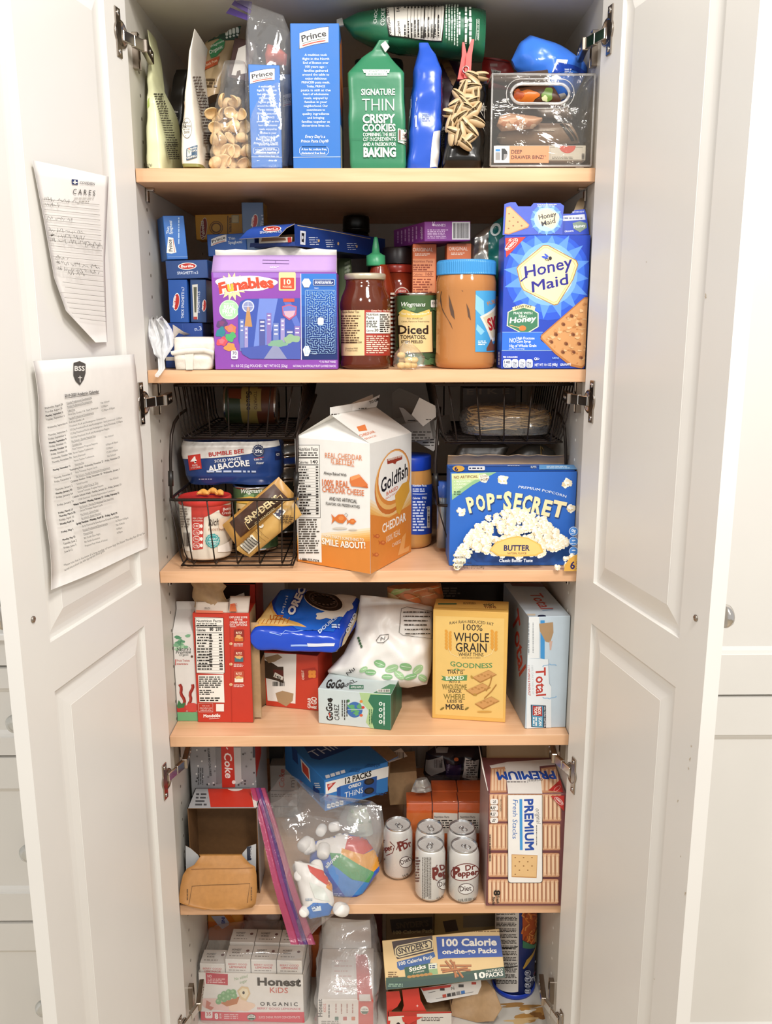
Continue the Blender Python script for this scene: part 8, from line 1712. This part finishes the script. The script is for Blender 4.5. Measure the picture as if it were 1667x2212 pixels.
a,fin=soda_can(860,1903,.5);a.text('er.',838,1838,851,1834,12,MR,.03);a.text('pp',826,1838,838,1838,12,MR,.03);a.line([(842,1818),(852,1828),(848,1842),(834,1848)],1.6,MR);a.text('r',828,1821,833,1820,10,MR,.03);a.text('Dr',872,1835,890,1826,14,MR,.04,.1);a.text('P',862,1838,876,1834,20,MR,.04);a.line([(880,1812),(862,1820),(856,1836)],1.8,MR);a.ell(876,1862,14,12,'#4a2a26',-20);a.ell(876,1862,12.8,10.8,'#dcd9d4',-20);a.text('Diet',867,1868,886,1858,10,'#3a2220',.012);a.text('7.5 FL',870,1896,884,1890,5,'#4a4440',.02);a.ell(830,1856,2,2,MR)
fin('white diet soda can at the left end of the group, next to the rainbow bag')
a,fin=soda_can(929,1909,.3);fin('white diet soda can in the back row behind the small print can')
a,fin=soda_can(998,1911,.6);fin('white diet soda can in the back row beside the saltine box')
# saltine box
PK='#7c4a4c'
c=Carton((1049.5,1957),(1212,1957),1715,.125,z=S5,mat=PK,topR=1138);a=c.front()
q=random.Random(12)
for(y0,y1)in((1714,1774),(1778,1836),(1841,1893),(1897,1950)):
 x0,x1=1057+(y0-1714)*-.02,1212-(y0-1714)*.035
 a.rrect(x0,y0,x1,y1,4,'#c9936f');n_=17
 for k in range(n_):
  x=x0+(x1-x0)*(k+.5)/n_;w_=(x1-x0)/n_;a.poly([(x-w_*.36,y0+3),(x+w_*.3,y0+2),(x+w_*.34+q.uniform(-.8,.8),y1-4),(x-w_*.34,y1-3)],'#e4bd98');a.poly([(x+w_*.3,y0+6),(x+w_*.5,y0+6),(x+w_*.5,y1-6),(x+w_*.32,y1-6)],'#9a644c');a.poly([(x-w_*.16,y0+8),(x+w_*.1,y0+8),(x+w_*.12,y1-10),(x-w_*.14,y1-10)],'#f0d2b2')
a.rrect(1096,1700,1171,1905,6,'#3a3430');a.rrect(1097,1700,1170,1904,6,'#eeebe6')
a.text('PREMIUM',1132,1725,1134,1834,19,'#1f4aa0',.04);a.text('Fresh Stacks',1107,1725,1106,1809,11,'#2a6ab4',.0,.15);a.poly([(1121,1724),(1127,1724),(1128,1834),(1122,1834)],'#3f96d4');a.text('original',1156,1744,1158,1776,10,'#3a3a3c',-.006,.3);a.rows(1157,1780,1159,1824,1,'#6a6664',3,.8,0,0,True)
a.poly([(1104,1843),(1160,1845),(1158,1894),(1104,1892)],'#c08a4e');a.poly([(1105,1844),(1159,1846),(1157,1892),(1105,1890)],'#e2bb84')
for k in range(13):xx,yy=1112+(k%3)*18+(9 if(k//3)%2 else 0),1850+(k//3)*9;(xx<1156)and a.ell(xx,yy,1.6,1.2,'#8a5a30')
a.poly([(1188,1717),(1218,1716),(1217,1750)],'#b8302c');a.ell(1206,1728,12,5,'#f0e4dc',42);a.ell(1206,1728,11,4.2,'#b8302c',42);a.text('NABISCO',1199,1723,1212,1735,4,'#f4ece6',.02)
for k,t_ in enumerate(('70','0g','135mg','0g')):a.rrect(1058,1723+k*13.4,1075,1735+k*13.4,4,'#ece6e0');a.text(t_,1064,1726+k*13.4,1064,1733+k*13.4,6,'#2a2420',.02);a.ell(1060,1729+k*13.4,1.4,3.4,'#2a2420')if k in(1,2)else None
a.text('PER 5 CRACKERS',1079,1724,1079,1750,3,'#2a2420',.01);a.text('8',1066,1920,1066,1932,14,'#1b1512',.03);a.text('Fresh',1072,1932,1072,1948,6,'#1b1512',.02,.2);a.text('Stacks',1063,1934,1063,1952,6,'#1b1512',.02,.2);a.rows(1056,1800,1059,1860,1,'#3a2420',4,.9,.1,0,True)
t=c.top()
t.poly([(1057,1654),(1096,1646),(1203,1640),(1204,1652),(1160,1656),(1062,1662)],'#e6e2dc')
for(x0,x1)in((1060,1094),(1168,1212)):
 t.poly([(x0,1660),(x1-4,1656),(x1,1712),(x0-2,1713)],'#c9936f');[t.poly([(x0+2+k*(x1-x0)/5,1662),(x0+6+k*(x1-x0)/5,1662),(x0+6+k*(x1-x0)/5,1708),(x0+1+k*(x1-x0)/5,1708)],'#e8c6a4')for k in range(5)]
t.poly([(1090,1648),(1164,1648),(1171,1715),(1097,1715)],'#ebe8e2');t.text('PREMIUM',1194,1666,1072,1668,18,'#1f4aa0',.04);t.text('original',1172,1682,1140,1683,9,'#3a3a3c',-.004,.3);t.rows(1095,1688,1138,1691,1,'#6a6664',3,.8);t.poly([(1184,1708),(1216,1712),(1210,1684)],'#b8302c');t.ell(1203,1704,9,4,'#e8b0a8',-40);t.ell(1203,1704,8,3.2,'#b8302c',-40)
l=c.left();l.mode='st';l.poly([(0,0),(c.d,0),(c.d,c.h),(0,c.h)],'#b09690')
root=empty('saltine_box',c.P(c.w/2,0,.06),'tall saltine box with pictured cracker stacks at the right end of the fifth shelf','box');c.g.build('carton',root)
g=c.card(0,c.h,-.004,c.h+.030,.05,.05,'#d8d2ca','#c8bfb2',.0008);g=G();g.sheet([[c.P(0,c.h,.01),c.P(0,c.h,.12)],[c.P(-.008,c.h+.032,.03),c.P(-.006,c.h+.034,.12)]],(M('#d8d2ca',.45),M('#d8d2ca',.45)),.0008);g.build('flap',root)
g=c.card(.01,c.h,c.w-.006,c.h+.026,c.d-.002,c.d+.004,'#a08560','#a08560',.0009,.002,5,.004,3);s=g.build('flap',root);s['label']='bare brown rear flap'
# ------------------------------------------------------------------ bottom of the pantry
# juice carton tray with single juice boxes
A_,B_=atZ((434,2204),S6+.0004),atZ((657.5,2209),S6+.0004);Ut=(B_-A_);wt=Ut.length;Ut.normalize();Nt=V3((Ut.y,-Ut.x,0));Et=-Nt
ht=atP((546,2102),A_,Nt).z-S6;dt=.088
root=empty('juice_tray',A_+Ut*wt/2,'white and pink juice tray filled with little juice boxes under clear film','carton')
g=hollow(A_,Ut,W_,Et,wt,ht*.985,dt,M('#e8e3dd',.4),.001,True,False,True,M('#cfc6b8',.6,0,'board'));tpl=Plane(A_,Ut,W_,Nt);tpl.lim=(wt,ht*.985);a=Art(g,tpl,.4)
a.poly([(433,2185),(520,2187),(657,2186),(657.5,2210),(434,2205)],'#d8505c');a.poly([(444,2101),(492,2104),(492,2128),(445,2125)],'#c0344a');a.text('NO',448,2111,457,2111.5,6,'#f0dcd8',.02);a.rows(448,2113,488,2124,3,'#e8b8b8',4);a.text('No added',507,2118,535,2111,7,'#8fae86',.0,.2);a.text('sugar',518,2125,534,2121,7,'#8fae86',0,.2)
a.text('Honest',556,2128,650,2130,17,'#231c1a',.04);a.text('t',641,2130,650,2130,20,'#231c1a',.03);a.text('KiDS',583,2144,622,2145,12,'#cf5a4c',.005);a.text('O R G A N I C',562,2172,643,2173,8,'#2a2220',.02);a.text('BERRY GOOD LEMONADE',556,2180,649,2181.5,4.6,'#d8808a',.01)
a.blob(480,2168,46,16,'#e8c4bc',3,.2);a.blob(520,2172,26,14,'#efd0b8',4,.2)
a.poly([(476,2166),(500,2158),(518,2152),(512,2168),(490,2174)],'#c07848');a.poly([(512,2140),(522,2130),(536,2132),(541,2146),(532,2162),(520,2158)],'#e0c59a');a.poly([(516,2141),(524,2134),(534,2136),(537,2146),(530,2157),(522,2153)],'#efe0c0');a.ell(526,2144,2.6,3.4,'#2a1c16')
for x,y in((472,2163),(476,2153),(484,2147),(484,2158),(494,2143),(494,2154),(504,2143),(506,2151)):a.ell(x,y,6.4,6.4,'#7fae7c');a.ell(x-1.6,y-1.8,2.6,2.6,'#a4c89c')
a.poly([(446,2160),(456,2166),(452,2172),(462,2176),(456,2182),(444,2176)],'#c87868');a.rrect(443,2183,459,2199,3,'#efe6e2');a.text('35',446,2193,456,2193,7,'#c84c58',.03);a.text('8',464,2200,472,2200,12,'#f6ece8',.05);a.rows(474,2188,480,2200,3,'#f0dcd8',4);a.rows(484,2189,520,2201,3,'#eab4b6',5);a.ell(543,2197,9.6,7,'#2a2a28');a.ell(543,2197,8.6,6.2,'#e6e4dc');a.text('USDA',537,2196,549,2196,4,'#2a3a2a',.02);a.poly([(535,2198),(551,2198),(548,2202),(538,2202)],'#3a5a3c');a.text('JUICE DRINK FROM CONCENTRATE',559,2199,648,2199,5,'#f6d0d2',.01)
g.build('tray',root)
jw=wt/4-.0022;proto=None;jh=.0
specs=[(0,0,-14)]+[(i,0,0)for i in(1,2,3)]+[(i,1,0)for i in(1,2,3)]
zj=atP((575,2074),A_+Et*.004,Nt).z
names=['lowered white juice box at the left end of the tray','white juice box in the front row, second from the left end of the tray','white juice box in the front row, third from the left end of the tray','white juice box at the right end of the front row','white juice box in the back row behind the second one','white juice box in the back row behind the third one','white juice box at the right end of the back row']
for n,(i,r_,dz)in enumerate(specs):
 p=A_+Ut*(.0018+i*(wt-.0036)/4+.0006)+Et*(.0035+r_*.0415)+W_*.0016;H_=zj-p.z+dz*.001*.75+(.0 if r_==0 else.004)
 g=G();g.obox(p,Ut,W_,Nt,jw,H_,.038,M('#e2dcd4',.35),.0006)
 def S_(off,zz):return Plane(p+W_*H_,Ut,Et,W_)
 a=Art(g,Plane(p,Ut,W_,Nt),.35,mode='st');t=Art(g,Plane(p+W_*H_,Ut,Et,W_),.35,mode='st')
 a.text('BERRY GOOD',.006,H_-.012,jw-.006,H_-.012,.0042,'#cf6a68',.01);a.text('LEMONADE',.008,H_-.018,jw-.008,H_-.018,.0045,'#c8504e',.02);a.rows(.006,H_-.024,jw-.008,H_-.021,1,'#8a8078',3)
 t.text('HONEST',.008,.024,.026,.024,.005,'#4a4440',.02);t.text('KIDS',.010,.017,.024,.017,.004,'#4a4440',.02);t.ell(jw-.009,.024,.0032,.0032,'#6a3a36');t.rows(.006,.008,jw-.014,.012,1,'#8a8078',4);t.line([(.001,.004),(jw-.001,.004)],.0008,'#c8beb2')
 tag(g.build('juice_box'),names[n],'box','juice boxes in the white and pink tray')
c1=A_+Ut*wt/2+Et*dt/2
g=loft([(c1.x,c1.y,S6+.001,wt/2+.006,dt/2+.006,9),(c1.x,c1.y,S6+ht*.9,wt/2+.007,dt/2+.006,8),(c1.x,c1.y,zj-.02,wt/2+.008,dt/2+.006,6),(c1.x+.004,c1.y+.006,zj+.012,wt/2-.004,dt/2,4),(c1.x+.02,c1.y+.012,zj+.026,wt/2-.04,dt/2-.02,3)],FILM,wr=.006,ws=26,seed=121).fit();tag(g.build('plastic_bag'),'clear plastic bag around the white and pink juice tray','bag')
# second juice carton, torn open, in its bag
c=Carton((686,2252),(826,2252),2160,.12,Y=.058,mat='#e2dbd4',topR=756);c.O.z=max(c.O.z,S6+.0004)
A2=atY((686,2160),.058);B2=atY((806,2160),.058);h2=A2.z-S6-.0004;w2_=B2.x-A2.x
g=G();O2=V3((A2.x,.058,S6+.0004));dd2=.135;g.obox(O2,U_,W_,-E_,w2_,h2,dd2,M('#e2dbd4',.38),.0008)
a=Art(g,Plane(O2,U_,W_,-E_),.38);a.poly([(774,2160),(806,2160),(806,2230),(774,2230)],'#c8402f');a.text('Honest',696,2196,695,2158,10,'#231c1a',.02);a.text('KIDS',704,2186,704,2168,6,'#cf5a4c',.005);a.rows(709,2170,712,2200,1,'#5a5450',3,.9,.1,0,True);[a.rrect(723+k*18,2196+0*k,731+k*18,2204,1,('#3a6a5a','#b84a44','#c86a44')[k])for k in range(3)];[a.rows(724+k*12,2168,727+k*12,2190,1,'#b08078',k,.9,.1,0,True)for k in range(4)];a.ell(787,2182,9,9,'#e6e4dc');a.poly([(779,2184),(796,2184),(792,2190),(783,2190)],'#3a5a3c');a.text('USDA',781,2182,794,2182,4,'#3a4a3a',.02);a.rows(694,2204,740,2212,2,'#8a8078',6)
t=Art(g,Plane(O2+W_*h2,U_,E_,W_),.38);t.poly([(768,2062),(792,2062),(806,2160),(772,2160)],'#cf5346');t.poly([(775,2148),(799,2148),(801,2163),(776,2163)],'#e6dfd8');t.poly([(718,2066),(764,2066),(766,2150),(712,2150)],'#e9e4de');[t.rows(722,2074+k*11,762,2078+k*11,1,'#d8b8b0',k,.7,.3)for k in range(7)]
root=empty('juice_carton',O2+U_*w2_/2,'torn open white and red juice carton inside a clear bag beside the juice tray','carton');g.build('carton',root)
g=G();TP=O2+W_*h2+E_*dd2;g.sheet([[TP,TP+U_*w2_*.33,TP+U_*w2_*.66,TP+U_*w2_*.95],[TP+W_*.04-E_*.01,TP+U_*w2_*.33+W_*.042-E_*.012,TP+U_*w2_*.66+W_*.042-E_*.010,TP+U_*w2_*.95+W_*.038-E_*.006],[TP+W_*.095-E_*.03+U_*.002,TP+U_*w2_*.33+W_*.094-E_*.032,TP+U_*w2_*.66+W_*.088-E_*.03,TP+U_*w2_*.93+W_*.080-E_*.02]],(M('#ddd6ce',.5),M('#ddd6ce',.5)),.0009);g.build('raised_flap',root)
cx_=O2.x+w2_/2
g=loft([(cx_,.127,S6+.001,w2_/2+.006,.078,8),(cx_,.127,S6+h2*.8,w2_/2+.008,.078,7),(cx_+.002,.130,S6+h2+.012,w2_/2+.008,.076,5),(cx_+.004,.155,S6+h2+.07,w2_/2+.002,.048,4),(cx_+.004,.165,S6+h2+.105,w2_/2-.006,.03,3)],FILM2,wr=.008,ws=26,seed=122).fit();tag(g.build('plastic_bag'),'crumpled clear bag around the torn red and white juice carton','bag')
# things at the back left
g=bagpx([(2120,440,520,.20,.05),(2034,441,520,.20,.05),(2000,441,522,.20,.045),(1960,441,522,.20,.04),(1945,442,520,.205,.02)],lambda i,k:M('#c86a2e',.3,0,'foil')if i<20 else M('#cf8a3a',.3,0,'foil'),seed=123);a=Art(g,front_drape(g,.1),.3);a.poly([(456,1978),(500,1976),(494,1998),(480,2006),(470,1996)],'#b4b2c0');a.text('INE',479,1980,479,1994,7,'#2a3a8a',.03);a.poly([(444,2006),(518,2000),(518,2020),(444,2026)],'#c8701f')
tag(g.build('snack_bag'),'orange and yellow snack bag hanging at the back left under the lowest shelf','bag')
g=bagpx([(2050,526,600,.205,.05,3),(2020,524,604,.205,.06,3),(1985,526,600,.21,.05,3),(1950,530,590,.22,.03)],film('rosy_film','#e8b4a8',.35,.2,.9),seed=124,wr=.008,ws=40);tag(g.build('candy_bag'),'rosy clear bag of red sweets behind the juice tray','bag')
q=random.Random(21)
for i,(x,y)in enumerate(((526,2036),(540,2020),(558,2006),(576,2022),(550,2036),(590,2006),(534,2002),(572,2040))):
 p=atY((x+8,y),.222+.014*(i%3));g=G();g.ball(p,.008,M('#a8402f',.25,0,'foil'),14,8,(1.3,.8,.7));g.lathe(p+V3((.010,0,0)),[(.001,0),(.006,.006),(.0062,.007)],M('#b8604e',.3,0,'foil'),10,True,V3((1,0,.4)),False);g.lathe(p-V3((.010,0,0)),[(.001,0),(.006,.006),(.0062,.007)],M('#b8604e',.3,0,'foil'),10,True,V3((-1,0,.3)),False)
 tag(g.build('wrapped_sweet'),'red wrapped sweet with twisted ends in the rosy bag','candy','wrapped sweets in the rosy bag')
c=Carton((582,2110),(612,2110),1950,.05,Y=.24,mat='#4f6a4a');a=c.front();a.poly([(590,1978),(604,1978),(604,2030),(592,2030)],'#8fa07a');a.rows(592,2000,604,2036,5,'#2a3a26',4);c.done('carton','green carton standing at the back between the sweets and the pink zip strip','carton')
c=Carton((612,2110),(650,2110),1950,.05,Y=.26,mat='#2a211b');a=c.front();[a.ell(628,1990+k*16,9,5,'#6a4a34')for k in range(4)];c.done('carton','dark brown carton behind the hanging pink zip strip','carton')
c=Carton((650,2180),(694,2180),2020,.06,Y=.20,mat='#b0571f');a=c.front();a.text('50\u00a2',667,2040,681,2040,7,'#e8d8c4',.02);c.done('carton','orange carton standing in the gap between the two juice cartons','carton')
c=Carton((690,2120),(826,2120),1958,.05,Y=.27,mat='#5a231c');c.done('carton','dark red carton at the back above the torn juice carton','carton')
# pretzel carton
c=Carton((833.5,2138.5),(1092,2112),2018,.022,Y=(.06,.066),mat='#e2c288',topR=960,tilt=-40);a=c.front()
a.poly([(833,2118),(880,2114),(960,2106),(1010,2098),(1092,2088),(1092,2112),(834,2139)],'#2f4a40');a.poly([(833,2112),(900,2109),(960,2104),(1092,2089),(1092,2096),(834,2124)],'#35523f')
a.poly([(846,2034),(933,2018),(936,2054),(858,2072),(852,2062)],'#3a241c');a.poly([(852,2050),(858,2043),(928,2028),(935,2032),(935,2050),(862,2069),(854,2066)],'#e0cda0');a.poly([(855,2051),(860,2045),(927,2030.5),(932.5,2034),(932.5,2048),(862,2066.5),(856,2063)],'#2a1a14');a.poly([(857,2052),(861,2047),(926,2033),(930.5,2036),(930.5,2046.5),(863,2064),(858,2061.5)],'#e0cda0');a.text('SNYDER\u2019S',861,2061,925,2045,12,'#2a1a14',.03);a.text('OF HANOVER',875,2062,914,2052,4.2,'#2a1a14',.005)
a.poly([(857,2078),(937,2056),(940,2066),(930,2072),(928,2082),(864,2096),(858,2090)],'#2f5a9a');a.text('100 Calorie Pack',862,2086,935,2070,8,'#efe8d8',.02);a.poly([(873,2090),(930,2080),(944,2082),(944,2102),(876,2112)],'#2f5a3f');a.text('Sticks',884,2099,920,2091,9,'#f2ecdc',.03);a.text('Pretzels',893,2103,916,2098,4,'#e0d8c4',.01);a.poly([(925,2082),(943,2080),(944,2094),(926,2096)],'#dfe0cc');a.rows(928,2084,942,2092,2,'#3a4a6a',4);a.poly([(926,2094),(944,2092),(946,2104),(928,2106)],'#8fae78')
a.poly([(942,2024),(1000,2022),(1092,2020),(1092,2066),(960,2070),(946,2072),(944,2050)],'#2a52a8');a.text('100 Calorie',955,2044,1073,2042,16,'#f4efe2',.035);a.text('on-the-go Packs',955,2061,1073,2058,11,'#f4efe2',.03);a.text('10',1026,2115,1049,2111,13,'#f4efe2',.04);a.text('ON-THE-GO',1050,2101,1086,2096,5,'#f4efe2',.01);a.text('PACKS',1050,2112,1087,2107,10,'#f4efe2',.02);a.rows(986,2010,1082,2014,1,'#8a6a34',3,.5,0,-5);a.rows(838,2098,860,2112,3,'#7a5a2c',5);a.rows(840,2124,880,2132,2,'#8fae94',6,.5,.3,-3)
for k,(x0,y0,x1,y1)in enumerate(((950,2086,1018,2086),(952,2094,1016,2096),(962,2076,990,2110),(972,2074,1000,2112),(980,2078,984,2112),(955,2100,1010,2090))):a.line([(x0,y0),(x1,y1)],5,'#7a4420');a.line([(x0,y0-.8),(x1,y1-.8)],3.4,'#b8743c')
for k in range(6):a.ell(884+k*9,2110-k*1.2,5,3,'#b8843c')
c.done('pretzel_carton','gold, blue and green pretzel carton propped up at the right of the cabinet bottom','carton')
c=Carton((834,2125),(935,2125),1958,.05,Y=.24,mat='#5f4a2e');a=c.front();a.poly([(842,1986),(934,1980),(934,2008),(846,2014)],'#1f1612');a.text('SNYDER\u2019S',856,2006,926,2000,13,'#3f3222',.03);a.text('100 Calorie Packs',850,2018,940,2014,8,'#8a7a54',.02);c.done('pretzel_carton','pretzel carton with deep shadow painted into its colours, behind the propped up one','carton')  # box and print darkened: deep shadow put into the colours
c=Carton((936,2125),(1082,2125),1958,.05,Y=.25,mat='#8d7444');a=c.front();a.poly([(956,1990),(984,1986),(990,2010),(962,2014)],'#3a2a1c');a.poly([(1000,1978),(1080,1974),(1080,2000),(1000,2004)],'#6a5c48');c.done('pretzel_carton','gold carton with shadow painted into its colour, left of the blue canister','carton')  # gold dulled: shadow put into the carton colour
# blue canister
b0_=atZ((1115,2157),S6+.0004);R6=.0405;cc=V3((b0_.x,b0_.y+R6*.95,S6+.0004));Hc=.262
root=empty('snack_canister',cc,'tall blue snack canister with a pasta picture at the right end of the cabinet bottom','canister')
BLU=M('#1b2f78',.3);g=G();g.lathe(cc,[(.001,0),(R6,.0),(R6,Hc-.003),(R6-.002,Hc)],BLU,56);a=Art(g,Cyl(V3((cc.x,cc.y,0)),R6+.0001),.35,.0002)
a.poly([(1066,1950),(1121,1950),(1119,2142),(1072,2132)],'#dcd8d2');[a.rows(1072,1955+k*12.4,1117,1964+k*12.4,3,'#2a2624',k+3,.55,.12)for k in range(14)];[a.line([(1070,2040+k*42),(1118,2044+k*42)],2,'#2a2624')for k in range(2)]
a.poly([(1128,1950),(1172,1950),(1170,2036),(1150,2040),(1128,2030)],'#b8541f');q=random.Random(5)
for k in range(26):x,y=1130+q.random()*34,1955+q.random()*70;a.line([(x,y),(x+8*q.uniform(-1,1),y+7),(x+10*q.uniform(-1,1),y+14)],3,('#d8762e','#e09048','#8a3a1c')[k%3])
a.poly([(1128,2030),(1150,2040),(1168,2034),(1168,2044),(1128,2046)],'#3f7a5a');a.poly([(1128,2090),(1136,2072),(1158,2032),(1162,2036),(1144,2074),(1130,2092)],'#b8923c');a.ell(1160,2018,7,18,'#b08a4a',12);a.text('SU',1156,2084,1168,2078,10,'#dfe4ee',.02);a.text('Original',1140,2120,1166,2112,12,'#dfe4ee',.02,.2);a.line([(1150,2104),(1168,2096)],1.4,'#b84a6a')
for k in range(4):a.rrect(1132,2095+k*13,1144,2106+k*13,4,'#c9cfdc');a.rrect(1132.8,2096+k*13,1143.2,2105+k*13,3.6,'#1b2350');a.rows(1134,2097+k*13,1142,2104+k*13,2,'#dfe4ee',k)
g.build('canister_body',root);g=G();g.lathe(cc+V3((0,0,0)),[(R6+.0002,.0),(R6+.0022,.0006),(R6+.0024,.008),(R6+.0004,.0095)],M('#1a3fb4',.3,0,'solid'),56,cap=False);g.build('base_ring',root)
# torn red boxes, white flap and brown flaps on the cabinet bottom
def low(bl,br,top,d,Y,mat,name,label,art=None):
 A,B=atY(bl,Y),atY(br,Y);zt=atY(((bl[0]+br[0])/2,top),Y).z;g=hollow(V3((A.x,Y,S6+.0004)),U_,W_,E_,B.x-A.x,zt-S6,d,mat,.001,True,False,True,KD)
 pl=Plane(V3((A.x,Y,S6+.0005)),U_,W_,-E_);pl.lim=(B.x-A.x,zt-S6)
 if art:art(Art(g,pl,.4))
 return g,V3((A.x,Y,S6+.0004)),B.x-A.x,zt-S6
g,O_,w_,h_=low((838,2212),(975,2212),2186,.11,.075,M('#b83224',.4),'a','b',lambda a:[a.poly([(838,2196),(872,2194),(874,2230),(838,2230)],'#e2d8c8'),a.ell(860,2216,5,8,'#2a1c18'),a.poly([(900,2190),(975,2188),(975,2230),(900,2230)],'#d8cfc4'),a.rows(910,2196,960,2206,3,'#4a4038',4)])
root=empty('snack_box',O_+U_*w_/2,'torn open red snack box with brown flaps on the cabinet bottom','box');g.build('carton',root)
RDm=M('#c4382a',.4);PA=lambda p,Y:atY(p,Y)
g=G();card_poly(g,Plane(O_-E_*.002,U_,V3((0,.25,1))),[(834,2142),(862,2140),(866,2160),(858,2174),(846,2182),(842,2212),(836,2212)],RDm,KB,.001);s=g.build('torn_flap',root)
g=G();fr=Plane(O_-E_*.004,U_,V3((0,.25,1)));card_poly(g,fr,[(868,2138),(904,2134),(908,2160),(922,2186),(914,2196),(882,2212),(870,2206),(866,2190),(872,2172)],RDm,KB,.001);a=Art(g,fr,.4,.0014);a.star(901,2172,1,3.4,4,'#f0d8d0');a.star(892,2190,1,3.4,4,'#f0d8d0');s=g.build('torn_flap',root)
g=G();rows=[[PA((985,2126),.12),PA((1050,2118),.11),PA((1068,2138),.09)],[PA((975,2170),.11),PA((1040,2165),.095),PA((1084,2178),.07)],[PA((965,2212),.10),PA((1030,2212),.08),PA((1066,2206),.06)]];g.sheet(rows,(M('#ad8453',.55,0,'board'),KB),.0012);g.v=[V3((v.x,v.y,max(v.z,S6+.002)))for v in g.v];s=g.build('brown_flap',root);s['label']='bent brown cardboard flap'
g=G();fr=Plane(PA((975,2140),.105),U_,V3((0,.35,1)));card_poly(g,fr,[(908,2134),(1038,2116),(1041,2145),(930,2166),(922,2164)],M('#e2ddd6',.4),KB,.001);a=Art(g,fr,.4,.0014);a.poly([(909,2134),(975,2126),(972,2132),(914,2140)],'#c03a2c')
for k,col in enumerate(('#c8503c','#3a3634','#5a5654','#8a8886','#3f78c0')):a.poly([(955+k*10,2148-k*2),(963+k*10,2146.5-k*2),(964+k*10,2154-k*2),(956+k*10,2155.5-k*2)],col)
a.rect(950,2134,960,2139,'#3a3634');a.rect(990,2126,1001,2132,'#4a4644');a.rect(1018,2121,1028,2126,'#b8402f');a.line([(925,2144),(940,2141)],1,'#4a4644');a.line([(941,2157),(1022,2142)],.8,'#6a6664');a.text('N',975,2138,981,2137,7,'#4a4644')
tag(g.build('packaging_card'),'white card flap with coloured print squares under the propped pretzel carton','card')
# tidy up
for o in bpy.data.objects:
 for k in('_o','_h'):
  if k in o:del o[k]
bpy.data.scenes.remove(_TS)
